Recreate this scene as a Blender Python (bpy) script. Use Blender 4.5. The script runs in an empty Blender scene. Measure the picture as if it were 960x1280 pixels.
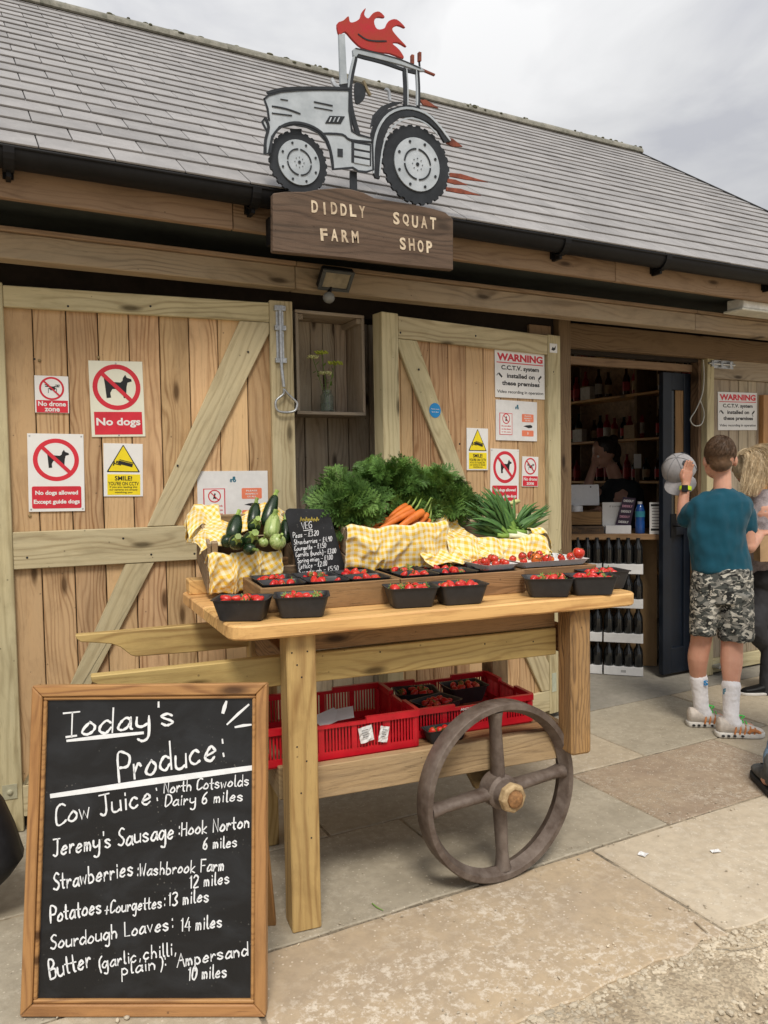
import bpy, bmesh, math, random
import numpy as np
from mathutils import Matrix, Vector, Euler, Quaternion
R = math.radians
sc = bpy.context.scene
col = sc.collection
random.seed(7)
rnd = random.uniform

# ---------------------------------------------------------------- camera
CAM = Vector((0, 0, 1.45))
_X = Vector((1830, -77, 960)).normalized()
_D = Vector((337, 20000, 960)); _D = (_D - _X * (_D @ _X)).normalized()
_Yv = _D.cross(_X)
if _Yv.z < 0: _Yv = -_Yv
# rows = world x, y, z written in camera (right, down, forward) axes
CM = Matrix((_X, _Yv, -_D))
right, down, fwd = CM.col[0].copy(), CM.col[1].copy(), CM.col[2].copy()
cam = bpy.data.cameras.new('camera'); camo = bpy.data.objects.new('camera', cam); col.objects.link(camo)
mw = Matrix.Identity(4)
for i, c in enumerate((right, -down, -fwd)):
    mw[0][i], mw[1][i], mw[2][i] = c
mw.translation = CAM
camo.matrix_world = mw
cam.sensor_fit = 'HORIZONTAL'; cam.sensor_width = 36; cam.lens = 36; cam.clip_end = 2000; cam.clip_start = 0.05
sc.camera = camo

# ---------------------------------------------------------------- sky, sun, exposure
SUN_EL, SUN_AZ = R(54), R(-112)          # azimuth measured from +x, counter-clockwise: light comes from the front left
world = bpy.data.worlds.new("World"); sc.world = world; world.use_nodes = True
wn, wl = world.node_tree.nodes, world.node_tree.links
wn.clear()
wo = wn.new('ShaderNodeOutputWorld'); bg = wn.new('ShaderNodeBackground')
sky = wn.new('ShaderNodeTexSky'); sky.sky_type = 'NISHITA'; sky.sun_disc = False
sky.sun_elevation = SUN_EL; sky.sun_rotation = math.pi / 2 - SUN_AZ
tc = wn.new('ShaderNodeTexCoord'); mp = wn.new('ShaderNodeMapping'); mp.inputs['Scale'].default_value = (1, 1, 2.2)
wl.new(tc.outputs['Generated'], mp.inputs['Vector'])
n1 = wn.new('ShaderNodeTexNoise'); n1.inputs['Scale'].default_value = 3.4; n1.inputs['Detail'].default_value = 7; n1.inputs['Roughness'].default_value = .52; n1.inputs['Distortion'].default_value = .35
wl.new(mp.outputs[0], n1.inputs['Vector'])
cr = wn.new('ShaderNodeValToRGB')
cr.color_ramp.elements[0].position = .36; cr.color_ramp.elements[0].color = (6.3, 6.35, 6.7, 1)
cr.color_ramp.elements[1].position = .66; cr.color_ramp.elements[1].color = (9.9, 9.85, 9.8, 1)
e = cr.color_ramp.elements.new(.5); e.color = (8.1, 8.1, 8.15, 1)
wl.new(n1.outputs['Fac'], cr.inputs['Fac'])
mx = wn.new('ShaderNodeMix'); mx.data_type = 'RGBA'; mx.inputs[0].default_value = .93
# an overcast dome: three times brighter overhead than at the horizon
sz = wn.new('ShaderNodeSeparateXYZ'); wl.new(tc.outputs['Generated'], sz.inputs[0])
ov = wn.new('ShaderNodeMapRange'); ov.inputs['From Min'].default_value = 0; ov.inputs['From Max'].default_value = 1; ov.inputs['To Min'].default_value = .36; ov.inputs['To Max'].default_value = 1.22
wl.new(sz.outputs[2], ov.inputs['Value'])
ml = wn.new('ShaderNodeVectorMath'); ml.operation = 'SCALE'; wl.new(cr.outputs[0], ml.inputs[0]); wl.new(ov.outputs[0], ml.inputs['Scale'])
wl.new(sky.outputs[0], mx.inputs[6]); wl.new(ml.outputs[0], mx.inputs[7])
wl.new(mx.outputs[2], bg.inputs['Color']); bg.inputs['Strength'].default_value = .1
wl.new(bg.outputs[0], wo.inputs['Surface'])
sun = bpy.data.lights.new('sun', 'SUN'); suno = bpy.data.objects.new('sun', sun); col.objects.link(suno)
sun.energy = 2.0; sun.angle = R(16); sun.color = (1, .93, .82)
sd = Vector((math.cos(SUN_AZ) * math.cos(SUN_EL), math.sin(SUN_AZ) * math.cos(SUN_EL), math.sin(SUN_EL)))
suno.rotation_euler = sd.to_track_quat('Z', 'Y').to_euler()
sc.view_settings.view_transform = 'Standard'; sc.view_settings.look = 'None'
sc.view_settings.exposure = 0.4; sc.view_settings.gamma = 1
sc.render.engine = 'CYCLES'
sc.cycles.max_bounces = 8; sc.cycles.diffuse_bounces = 4

# ---------------------------------------------------------------- measuring helpers (a photo pixel on a real plane)
def ray(px, py): return CM @ Vector((px - 480, py - 640, 960))
def onp(px, py, p, n):
    r = ray(px, py); n = Vector(n); p = Vector(p)
    return CAM + r * ((p - CAM).dot(n) / r.dot(n))
def wy(px, py, y): return onp(px, py, (0, y, 0), (0, 1, 0))
def wz(px, py, z=0): return onp(px, py, (0, 0, z), (0, 0, 1))
def wx(px, py, x): return onp(px, py, (x, 0, 0), (1, 0, 0))

def frame(o, u, w):
    u = Vector(u).normalized(); w = Vector(w); w = (w - u * w.dot(u)).normalized(); n = u.cross(w)
    M = Matrix.Identity(4)
    for i, c in enumerate((u, w, n)): M[0][i], M[1][i], M[2][i] = c
    M.translation = Vector(o); return M
def on(M, px, py, h=0):
    n = M.col[2].to_3d(); p = onp(px, py, M.translation + n * h, n); q = M.inverted() @ p
    return Vector((q.x, q.y))
def T(x, y, z): return Matrix.Translation((x, y, z))
def RX(a): return Matrix.Rotation(R(a), 4, 'X')
def RY(a): return Matrix.Rotation(R(a), 4, 'Y')
def RZ(a): return Matrix.Rotation(R(a), 4, 'Z')
I4 = Matrix.Identity(4)

# ---------------------------------------------------------------- object helpers
W = {}
def link(name, data, parent=None, M=I4):
    o = bpy.data.objects.new(name, data); col.objects.link(o)
    if parent is not None:
        o.parent = parent; o.matrix_basis = W[parent.name].inverted() @ M
    else: o.matrix_basis = M
    W[o.name] = M.copy()
    return o
def tag(o, label, cat, group=None):
    o['label'] = label; o['category'] = cat
    if group: o['group'] = group
    return o
def thing(name, label, cat, M=I4, group=None):
    if isinstance(M, (tuple, Vector)): M = Matrix.Translation(M)
    o = link(name, None, None, M); o.empty_display_size = .1
    return tag(o, label, cat, group)
def kind(o, k): o['kind'] = k; return o

class B:
    def __init__(s): s.v, s.f, s.m, s.uv = [], [], [], []
    def add(s, vs, fs, mi=0, M=None):
        b = len(s.v)
        if M is not None: vs = [M @ Vector(q) for q in vs]
        s.v += [tuple(q) for q in vs]; s.f += [tuple(b + i for i in f) for f in fs]; s.m += [mi] * len(fs)
        return s
    def box(s, a, b, M=None, mi=0):
        x0, y0, z0 = a; x1, y1, z1 = b
        vs = [(x0, y0, z0), (x1, y0, z0), (x1, y1, z0), (x0, y1, z0), (x0, y0, z1), (x1, y0, z1), (x1, y1, z1), (x0, y1, z1)]
        return s.add(vs, [(0, 3, 2, 1), (4, 5, 6, 7), (0, 1, 5, 4), (1, 2, 6, 5), (2, 3, 7, 6), (3, 0, 4, 7)], mi, M)
    def tube(s, pts, r, n=8, M=None, mi=0, cap=True, flat=1.0, up=None):
        pts = [Vector(p) for p in pts]; k = len(pts)
        if not hasattr(r, '__len__'): r = [r] * k
        vs, fs = [], []
        t0 = (pts[1] - pts[0]).normalized()
        a = Vector(up) if up is not None else (Vector((0, 0, 1)) if abs(t0.z) < .9 else Vector((1, 0, 0)))
        for i, p in enumerate(pts):
            t = (pts[min(i + 1, k - 1)] - pts[max(i - 1, 0)]).normalized()
            a = (a - t * a.dot(t)).normalized(); b = t.cross(a)
            for j in range(n):
                an = 2 * math.pi * j / n
                vs.append(p + (a * math.cos(an) * flat + b * math.sin(an)) * r[i])
        for i in range(k - 1):
            for j in range(n):
                j2 = (j + 1) % n
                fs.append((i * n + j, i * n + j2, (i + 1) * n + j2, (i + 1) * n + j))
        if cap: fs.append(tuple(range(n - 1, -1, -1))); fs.append(tuple((k - 1) * n + j for j in range(n)))
        return s.add(vs, fs, mi, M)
    def loft(s, rings, M=None, mi=0, cap=True):
        n = len(rings[0]); vs = [p for r in rings for p in r]; fs = []
        for i in range(len(rings) - 1):
            for j in range(n):
                j2 = (j + 1) % n; fs.append((i * n + j, i * n + j2, (i + 1) * n + j2, (i + 1) * n + j))
        if cap: fs.append(tuple(range(n - 1, -1, -1))); fs.append(tuple((len(rings) - 1) * n + j for j in range(n)))
        return s.add(vs, fs, mi, M)
    def ell(s, c, r, M=None, mi=0, nu=12, nv=8):
        if not hasattr(r, '__len__'): r = (r, r, r)
        vs = [(c[0], c[1], c[2] - r[2])]; fs = []
        for i in range(1, nv):
            th = math.pi * i / nv - math.pi / 2
            for j in range(nu):
                ph = 2 * math.pi * j / nu
                vs.append((c[0] + r[0] * math.cos(th) * math.cos(ph), c[1] + r[1] * math.cos(th) * math.sin(ph), c[2] + r[2] * math.sin(th)))
        vs.append((c[0], c[1], c[2] + r[2])); L = len(vs) - 1
        for j in range(nu):
            j2 = (j + 1) % nu
            fs.append((0, 1 + j2, 1 + j)); fs.append((L, L - nu + j, L - nu + j2))
            for i in range(nv - 2):
                a = 1 + i * nu; fs.append((a + j, a + j2, a + nu + j2, a + nu + j))
        return s.add(vs, fs, mi, M)
    def lathe(s, prof, n=16, M=None, mi=0, cap=True):
        return s.loft([[(r * math.cos(2 * math.pi * j / n), r * math.sin(2 * math.pi * j / n), z) for j in range(n)] for r, z in prof], M, mi, cap)
    def prism(s, pts, z0, z1, M=None, mi=0):
        n = len(pts); A = sum(pts[i][0] * pts[(i + 1) % n][1] - pts[(i + 1) % n][0] * pts[i][1] for i in range(n))
        if A < 0: pts = pts[::-1]
        vs = [(p[0], p[1], z0) for p in pts] + [(p[0], p[1], z1) for p in pts]
        fs = [tuple(range(n - 1, -1, -1)), tuple(range(n, 2 * n))] + [(i, (i + 1) % n, n + (i + 1) % n, n + i) for i in range(n)]
        return s.add(vs, fs, mi, M)
    def ring(s, r0, r1, z0, z1, n=40, M=None, mi=0, a0=0, a1=360):
        full = a1 - a0 >= 360; k = n if full else n + 1; vs, fs = [], []
        for i in range(k):
            a = R(a0 + (a1 - a0) * i / n); c, d = math.cos(a), math.sin(a)
            vs += [(r0 * c, r0 * d, z0), (r1 * c, r1 * d, z0), (r1 * c, r1 * d, z1), (r0 * c, r0 * d, z1)]
        for i in range(n):
            a, b = 4 * i, 4 * ((i + 1) % k)
            for j in range(4): fs.append((a + j, b + j, b + (j + 1) % 4, a + (j + 1) % 4))
        if not full: fs += [(0, 1, 2, 3), (4 * n + 3, 4 * n + 2, 4 * n + 1, 4 * n)]
        return s.add(vs, fs, mi, M)
    def build(s, name, mat, parent=None, M=None, smooth=False, bevel=0, seg=1, local=False, uv=None):
        """vertices are world coordinates unless local; M is the object's own frame"""
        if M is None:
            if parent is not None: M = W[parent.name]
            elif local: M = I4
            else:
                a = np.array([tuple(q) for q in s.v]); lo, hi = a.min(0), a.max(0)
                M = Matrix.Translation(((lo[0] + hi[0]) / 2, (lo[1] + hi[1]) / 2, lo[2]))
        vs = s.v
        if not local:
            A = np.array(M.inverted()); a = np.array([tuple(q) for q in s.v]); vs = (a @ A[:3, :3].T + A[:3, 3]).tolist()
        me = bpy.data.meshes.new(name); me.from_pydata(vs, [], s.f)
        for m in (mat if isinstance(mat, (list, tuple)) else [mat]): me.materials.append(m)
        if isinstance(mat, (list, tuple)): me.polygons.foreach_set('material_index', s.m)
        bm = bmesh.new(); bm.from_mesh(me)
        bmesh.ops.recalc_face_normals(bm, faces=bm.faces)
        if bevel:
            es = [e for e in bm.edges if len(e.link_faces) == 2 and e.calc_face_angle(0) > .5]
            bmesh.ops.bevel(bm, geom=es, offset=bevel, segments=seg, affect='EDGES', profile=.5, clamp_overlap=True)
        if smooth:
            for f in bm.faces: f.smooth = True
        bm.to_mesh(me); bm.free()
        if smooth and smooth != 2:
            try: me.set_sharp_from_angle(angle=R(smooth if smooth > 5 else 50))
            except Exception: pass
        return link(name, me, parent, M)

def board(name, parent, M, pts, n0, n1, mat, axis=None, bevel=.003):
    """a flat board: outline pts in frame M (u, w), from depth n0 to n1, own frame turned so that its grain runs along axis"""
    if axis is None:
        k = max(range(len(pts)), key=lambda i: (Vector(pts[i]) - Vector(pts[i - 1])).length); axis = Vector(pts[k]) - Vector(pts[k - 1])
    a = math.atan2(axis[1], axis[0]); c = sum((Vector(p) for p in pts), Vector((0, 0))) / len(pts)
    L = Matrix.Translation((c.x, c.y, (n0 + n1) / 2)) @ Matrix.Rotation(a, 4, 'Z')
    F = M @ L; Li = L.inverted()
    q = [(Li @ Vector((p[0], p[1], (n0 + n1) / 2))).to_2d() for p in pts]; h = (n1 - n0) / 2
    b = B(); b.prism([tuple(x) for x in q], -h, h)
    return b.build(name, mat, parent, F, bevel=bevel, local=True)
def rect(x0, y0, x1, y1): return [(x0, y0), (x1, y0), (x1, y1), (x0, y1)]
def plank3(name, parent, a, b, wdir, width, thick, mat, bevel=.003):
    """a plank from a to b (world), width along wdir, centred"""
    F = frame(a, Vector(b) - Vector(a), wdir); L = (Vector(b) - Vector(a)).length
    return B().box((0, -width / 2, -thick / 2), (L, width / 2, thick / 2)).build(name, mat, parent, F, bevel=bevel, local=True)

# ---------------------------------------------------------------- materials
def newmat(name):
    m = bpy.data.materials.new(name); m.use_nodes = True
    nt = m.node_tree; return m, nt, nt.nodes['Principled BSDF']
class N:
    """tiny node-graph helper"""
    def __init__(s, nt): s.nt = nt
    def n(s, t, **k):
        o = s.nt.nodes.new(t)
        for a, b in k.items():
            if a.startswith('i_'):
                key = a[2:]; key = int(key) if key.isdigit() else key.replace('_', ' ')
                s.set(o.inputs[key], b)
            else: setattr(o, a, b)
        return o
    def set(s, inp, v):
        if isinstance(v, bpy.types.NodeSocket): s.nt.links.new(v, inp)
        else: inp.default_value = v
    def math(s, op, a, b=0, c=0, clamp=False):
        o = s.n('ShaderNodeMath', operation=op, use_clamp=clamp)
        for i, v in enumerate((a, b, c)): s.set(o.inputs[i], v)
        return o.outputs[0]
    def noise(s, vec, scale, detail=3, rough=.5, dist=0, out='Fac'):
        o = s.n('ShaderNodeTexNoise', i_Scale=scale, i_Detail=detail, i_Roughness=rough, i_Distortion=dist)
        if vec is not None: s.set(o.inputs['Vector'], vec)
        return o.outputs[out]
    def map(s, vec, scale=(1, 1, 1), loc=(0, 0, 0), rot=(0, 0, 0)):
        o = s.n('ShaderNodeMapping'); s.set(o.inputs['Vector'], vec)
        s.set(o.inputs['Scale'], scale); s.set(o.inputs['Location'], loc); s.set(o.inputs['Rotation'], rot); return o.outputs[0]
    def ramp(s, fac, *st, interp='LINEAR'):
        o = s.n('ShaderNodeValToRGB'); s.set(o.inputs[0], fac); cr = o.color_ramp; cr.interpolation = interp
        while len(cr.elements) < len(st): cr.elements.new(.5)
        for e, (p, c) in zip(cr.elements, st):
            e.position = p; e.color = (c, c, c, 1) if not hasattr(c, '__len__') else (*c, 1)[:4]
        return o.outputs[0]
    def mix(s, fac, a, b, mode='MIX'):
        o = s.n('ShaderNodeMix', data_type='RGBA', blend_type=mode)
        s.set(o.inputs[0], fac)
        for i, v in ((6, a), (7, b)):
            s.set(o.inputs[i], v if isinstance(v, bpy.types.NodeSocket) else (*v, 1)[:4])
        return o.outputs[2]
    def bump(s, h, strength=.3, dist=.01, normal=None):
        o = s.n('ShaderNodeBump', i_Strength=strength, i_Distance=dist); s.set(o.inputs['Height'], h)
        if normal is not None: s.set(o.inputs['Normal'], normal)
        return o.outputs[0]
def objvec(g):
    """object coordinates shifted by a random amount per object"""
    t = g.n('ShaderNodeTexCoord').outputs['Object']; oi = g.n('ShaderNodeObjectInfo').outputs['Random']
    sh = g.n('ShaderNodeCombineXYZ'); g.set(sh.inputs[0], g.math('MULTIPLY', oi, 37.3)); g.set(sh.inputs[1], g.math('MULTIPLY', oi, 91.7)); g.set(sh.inputs[2], g.math('MULTIPLY', oi, 11.1))
    v = g.n('ShaderNodeVectorMath', operation='ADD'); g.set(v.inputs[0], t); g.set(v.inputs[1], sh.outputs[0])
    return v.outputs[0], oi, t

def wood(name, light, dark, weather=None, wamt=0, grain=1.0, knots=1.0, rough=.7, var=.25, ringf=55, bump=.35, spec=.25):
    m, nt, bs = newmat(name); g = N(nt); v, oi, t = objvec(g)
    sep = g.n('ShaderNodeSeparateXYZ'); g.set(sep.inputs[0], v)
    x, y, z = sep.outputs
    # knots: sparse cells in (x, y)
    vk = g.map(v, (1.25, 4.2, 3.5))
    vo = g.n('ShaderNodeTexVoronoi', feature='F1', voronoi_dimensions='2D'); g.set(vo.inputs['Vector'], vk); vo.inputs['Scale'].default_value = 1.0; vo.inputs['Randomness'].default_value = 1
    d = vo.outputs['Distance']
    kn = g.math('MULTIPLY', g.math('SUBTRACT', 1, g.math('MULTIPLY', d, 14), clamp=True), 1.6, clamp=True)      # 1 in the knot's middle
    halo = g.math('POWER', g.math('SUBTRACT', 1, g.math('MULTIPLY', d, 3.6), clamp=True), 2)
    warp = g.noise(g.map(v, (.9, 4, 4)), 1.6, 2, .5)
    yy = g.math('ADD', g.math('ADD', y, g.math('MULTIPLY', z, .8)), g.math('ADD', g.math('MULTIPLY', warp, .20 * grain), g.math('MULTIPLY', halo, .05 * knots)))
    fq = g.math('MULTIPLY_ADD', g.math('FRACT', g.math('MULTIPLY', oi, 13.7)), .7, .65)
    ph = g.math('MULTIPLY', g.math('MULTIPLY', yy, fq), ringf * 6.283)
    ph = g.math('ADD', ph, g.math('MULTIPLY', g.noise(g.map(v, (5, 40, 40)), 1.0, 3, .6), 2.2))
    s_ = g.math('MULTIPLY_ADD', g.math('SINE', ph), .5, .5)
    rmask = g.ramp(g.noise(g.map(v, (.8, 9, 9)), 1.5, 2, .5), (.35, .15), (.65, 1.0))
    ring = g.math('MULTIPLY', g.math('POWER', s_, 2.6), rmask)
    fib = g.noise(g.map(v, (3.5, 110, 110)), 2.2, 5, .68)
    fib2 = g.noise(g.map(v, (10, 260, 260)), 1.5, 2, .5)
    big = g.noise(g.map(v, (1.0, 7, 7)), 1.3, 4, .6)
    strk = g.noise(g.map(v, (.5, 30, 30)), 1.4, 3, .6)
    f = g.math('ADD', g.math('MULTIPLY', ring, .38), g.math('ADD', g.math('MULTIPLY', fib, .5), g.math('ADD', g.math('MULTIPLY', big, .4), g.math('MULTIPLY', strk, .35))))
    f = g.math('ADD', g.math('SUBTRACT', f, .19), g.math('MULTIPLY', g.math('SUBTRACT', oi, .5), var))
    c = g.ramp(f, (.25, light), (1.05, dark)) if False else g.mix(g.math('SMOOTH_MIN', g.math('MAXIMUM', g.math('MULTIPLY_ADD', g.math('ADD', f, g.math('MULTIPLY', halo, .25 * knots)), 2.2, -.92), 0), 1, .1), light, dark)
    if weather:
        wm = g.noise(g.map(v, (1.6, 9, 9)), 1.7, 5, .62)
        wf = g.math('MULTIPLY', g.math('SMOOTHSTEP', wm, .3, .75) if False else g.ramp(wm, (.32, 0.0), (.68, 1.0)), wamt)
        wf = g.math('ADD', wf, wamt * .35, clamp=True)
        wc = g.mix(fib, tuple(a * .75 for a in weather), tuple(min(1, a * 1.2) for a in weather))
        c = g.mix(wf, c, wc)
    c = g.mix(g.math('MULTIPLY', kn, .85 * knots, clamp=True), c, tuple(a * .28 for a in dark))
    crk = g.ramp(fib2, (.26, 1.0), (.36, 0.0))
    c = g.mix(g.math('MULTIPLY', crk, .35), c, tuple(a * .4 for a in dark))
    # the odd worm hole / nail mark
    nv = g.n('ShaderNodeTexVoronoi', feature='F1'); g.set(nv.inputs['Vector'], v); nv.inputs['Scale'].default_value = 14
    c = g.mix(g.math('MULTIPLY', g.math('LESS_THAN', nv.outputs['Distance'], .05), .5), c, (.03, .02, .015))
    stn = g.ramp(g.noise(g.map(v, (2.2, 5, 5), (7, 3, 1)), 1.6, 6, .65, .4), (.50, 0.0), (.70, 1.0))
    c = g.mix(g.math('MULTIPLY', stn, .32), c, tuple(a * .55 for a in dark))
    hue = g.n('ShaderNodeHueSaturation'); g.set(hue.inputs['Color'], c)
    g.set(hue.inputs['Value'], g.math('MULTIPLY_ADD', g.math('FRACT', g.math('MULTIPLY', oi, 7.77)), var * .8, 1 - var * .4))
    g.set(hue.inputs['Hue'], g.math('MULTIPLY_ADD', g.math('FRACT', g.math('MULTIPLY', oi, 3.31)), .010, .498))
    g.set(bs.inputs['Base Color'], hue.outputs[0])
    bs.inputs['Roughness'].default_value = rough; bs.inputs['Specular IOR Level'].default_value = spec
    h = g.math('ADD', g.math('MULTIPLY', fib, .5), g.math('ADD', g.math('MULTIPLY', ring, -.25), g.math('MULTIPLY', crk, -.6)))
    g.set(bs.inputs['Normal'], g.bump(h, bump, .004))
    return m

def plain(name, c, rough=.6, metal=0, var=.12, scale=30, bump=.1, spec=.4, c2=None, detail=5, bscale=None, trans=0, coat=0, sheen=0, ior=1.45, sub=0):
    m, nt, bs = newmat(name); g = N(nt); v, oi, t = objvec(g)
    n = g.noise(v, scale, detail, .6)
    n2 = g.noise(v, scale * .18, 3, .5)
    f = g.math('ADD', g.math('MULTIPLY', n, .5), g.math('MULTIPLY', n2, .5))
    c2 = c2 or tuple(max(0, a * (1 - 2.2 * var)) for a in c)
    hi = tuple(min(1, a * (1 + var)) for a in c)
    g.set(bs.inputs['Base Color'], g.mix(g.ramp(f, (.35, 0.0), (.65, 1.0)), c2, hi))
    g.set(bs.inputs['Roughness'], g.math('MULTIPLY_ADD', n, .2, rough - .1))
    bs.inputs['Metallic'].default_value = metal; bs.inputs['Specular IOR Level'].default_value = spec
    bs.inputs['Transmission Weight'].default_value = trans; bs.inputs['Coat Weight'].default_value = coat; bs.inputs['IOR'].default_value = ior
    bs.inputs['Sheen Weight'].default_value = sheen
    if sub: bs.inputs['Subsurface Weight'].default_value = sub; bs.inputs['Subsurface Radius'].default_value = (.02, .006, .003)
    if bump: g.set(bs.inputs['Normal'], g.bump(g.noise(v, bscale or scale * 2, 4, .6), bump, .003))
    return m

M_ = {}
M_['plank'] = wood('door_plank_wood', (.62, .40, .215), (.27, .13, .05), weather=(.47, .35, .22), wamt=.25, var=.38, ringf=40, bump=.4)
M_['frame'] = wood('treated_frame_wood', (.56, .475, .29), (.27, .20, .10), weather=(.47, .42, .28), wamt=.4, var=.15, ringf=38, bump=.35)
M_['beam'] = wood('weathered_beam_wood', (.36, .27, .175), (.13, .085, .05), weather=(.31, .255, .18), wamt=.5, var=.15, ringf=40)
M_['fascia'] = wood('fascia_wood', (.31, .205, .125), (.16, .09, .05), weather=(.25, .185, .125), wamt=.3, var=.2, ringf=40)
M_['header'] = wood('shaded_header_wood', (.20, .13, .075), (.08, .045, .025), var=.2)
M_['cart'] = wood('yellow_cart_wood', (.56, .385, .15), (.28, .155, .05), weather=(.42, .31, .15), wamt=.25, var=.15, ringf=30, bump=.3, rough=.55)
M_['top'] = wood('oiled_tabletop_wood', (.74, .44, .175), (.36, .155, .05), var=.12, ringf=26, bump=.2, rough=.45, spec=.4)
M_['old'] = wood('old_brown_wood', (.30, .165, .075), (.095, .046, .02), weather=(.24, .165, .10), wamt=.2, var=.2, ringf=60, bump=.6)
M_['oldgrey'] = wood('grey_brown_plank', (.42, .285, .15), (.16, .095, .045), weather=(.37, .29, .19), wamt=.35, var=.2, ringf=50, bump=.6)
M_['post'] = wood('rough_orange_post', (.46, .25, .10), (.11, .05, .022), weather=(.30, .20, .12), wamt=.4, var=.2, ringf=55, bump=1.0, grain=1.6)
M_['crate'] = wood('crate_wood', (.34, .22, .125), (.14, .08, .045), weather=(.27, .215, .16), wamt=.45, var=.35, ringf=45, bump=.5)
M_['greycrate'] = wood('grey_crate_wood', (.44, .34, .24), (.16, .10, .065), weather=(.44, .40, .34), wamt=.5, var=.3, ringf=45, bump=.5)
M_['darkplank'] = wood('dark_brown_plank', (.15, .115, .08), (.055, .038, .026), weather=(.13, .12, .10), wamt=.4, var=.4, ringf=40)
M_['signw'] = wood('dark_stained_sign_wood', (.105, .068, .047), (.03, .019, .013), weather=(.24, .18, .13), wamt=.18, var=.1, ringf=40, knots=.6, bump=.5)
M_['bframe'] = wood('varnished_frame_wood', (.42, .205, .075), (.20, .08, .028), weather=(.33, .20, .11), wamt=.15, var=.12, ringf=45, bump=.25, rough=.5, spec=.4)
M_['greypost'] = wood('grey_board', (.42, .33, .23), (.16, .11, .07), weather=(.42, .37, .29), wamt=.5, var=.25, ringf=40)
M_['ply'] = wood('counter_ply', (.34, .21, .11), (.22, .125, .06), var=.1, ringf=8, knots=.3)
M_['black'] = plain('black_plastic', (.008, .008, .009), .5, var=.2, spec=.25, bump=.05)
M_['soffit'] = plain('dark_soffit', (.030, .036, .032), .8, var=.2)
M_['inner'] = plain('dark_inner_wall', (.50, .38, .27), .9, var=.2)
M_['shade'] = plain('board_in_shade', (.03, .022, .017), .9, var=.2)  # near-black colour carries the shade behind the doors and under the eaves
M_['navy'] = plain('navy_door_paint', (.007, .012, .022), .42, var=.15, spec=.5)
M_['white'] = plain('white_sign_face', (.76, .76, .75), .4, var=.03, scale=12, bump=.02)
M_['cream'] = plain('cream_sign_face', (.74, .74, .62), .4, var=.03, scale=12, bump=.02)
M_['red'] = plain('sign_red', (.62, .03, .05), .4, var=.08, scale=15, bump=.02)
M_['yellow'] = plain('sign_yellow', (.85, .68, .02), .4, var=.05, scale=15, bump=.02)
M_['ink'] = plain('print_black', (.018, .018, .02), .45, var=.1, bump=.02)
M_['orange'] = plain('print_orange', (.78, .22, .12), .45, var=.05, bump=.02)
M_['bluep'] = plain('print_blue', (.02, .24, .56), .4, var=.05, bump=.02)
M_['teal'] = plain('print_teal', (.03, .15, .22), .4, var=.05, bump=.02)
M_['galv'] = plain('galvanised_steel', (.52, .54, .56), .42, metal=.85, var=.2, scale=60, bump=.1)
M_['paper'] = plain('paper', (.72, .72, .72), .7, var=.05, bump=.02)
# ================================================================ GROUND
def slabmat(name, a, b, patch, pamt, ridge=0, wet=(.16, .15, .12)):
    m, nt, bs = newmat(name); g = N(nt); v, oi, t = objvec(g)
    n1 = g.noise(v, 3.2, 5, .6); n2 = g.noise(v, 22, 5, .65); n3 = g.noise(v, 130, 3, .6)
    c = g.mix(g.ramp(n1, (.35, 0.0), (.65, 1.0)), a, b)
    c = g.mix(g.math('MULTIPLY', g.ramp(n2, (.35, 1.0), (.6, 0.0)), .35), c, tuple(q * .62 for q in a))
    pm = g.math('MULTIPLY', g.ramp(g.noise(v, 34, 7, .78, .15), (.50, 0.0), (.60, 1.0)), g.ramp(g.noise(v, 2.6, 3, .5), (.36, 0.0), (.58, 1.0)))
    c = g.mix(g.math('MULTIPLY', pm, pamt), c, patch)
    h = g.math('ADD', g.math('MULTIPLY', n2, .5), g.math('MULTIPLY', n3, .25))
    if ridge:
        w = g.noise(g.map(v, (16, 26, 16)), 1.0, 2, .5, 1.6)
        rg = g.math('MULTIPLY', g.ramp(g.math('ABSOLUTE', g.math('SUBTRACT', w, .52)), (0.0, 1.0), (.022, 0.0)), g.ramp(g.noise(v, 4, 2, .5), (.42, 0.0), (.58, 1.0)))
        c = g.mix(g.math('MULTIPLY', rg, .75), c, patch); h = g.math('ADD', h, g.math('MULTIPLY', rg, ridge))
    sp = g.n('ShaderNodeTexVoronoi', feature='F1'); g.set(sp.inputs['Vector'], v); sp.inputs['Scale'].default_value = 38
    grit = g.math('LESS_THAN', sp.outputs['Distance'], .13)
    c = g.mix(g.math('MULTIPLY', grit, .5), c, tuple(min(1, q * 1.25) for q in patch))
    g.set(bs.inputs['Base Color'], c); bs.inputs['Roughness'].default_value = .85; bs.inputs['Specular IOR Level'].default_value = .2
    g.set(bs.inputs['Normal'], g.bump(g.math('ADD', h, g.math('MULTIPLY', grit, .3)), .55, .006))
    return m
SL = [slabmat('sandstone_orange', (.42, .335, .24), (.48, .375, .25), (.66, .59, .49), .85),
      slabmat('sandstone_pale', (.49, .41, .305), (.55, .47, .355), (.64, .58, .48), .5),
      slabmat('sandstone_grey', (.335, .295, .225), (.40, .355, .275), (.52, .47, .38), .4),
      slabmat('sandstone_ridged', (.31, .235, .17), (.37, .29, .205), (.62, .55, .45), .45, ridge=.8),
      slabmat('sandstone_buff', (.40, .335, .245), (.45, .385, .285), (.56, .50, .41), .5)]
CONC = slabmat('smooth_concrete', (.27, .25, .21), (.32, .295, .25), (.3, .29, .27), .2)
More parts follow.
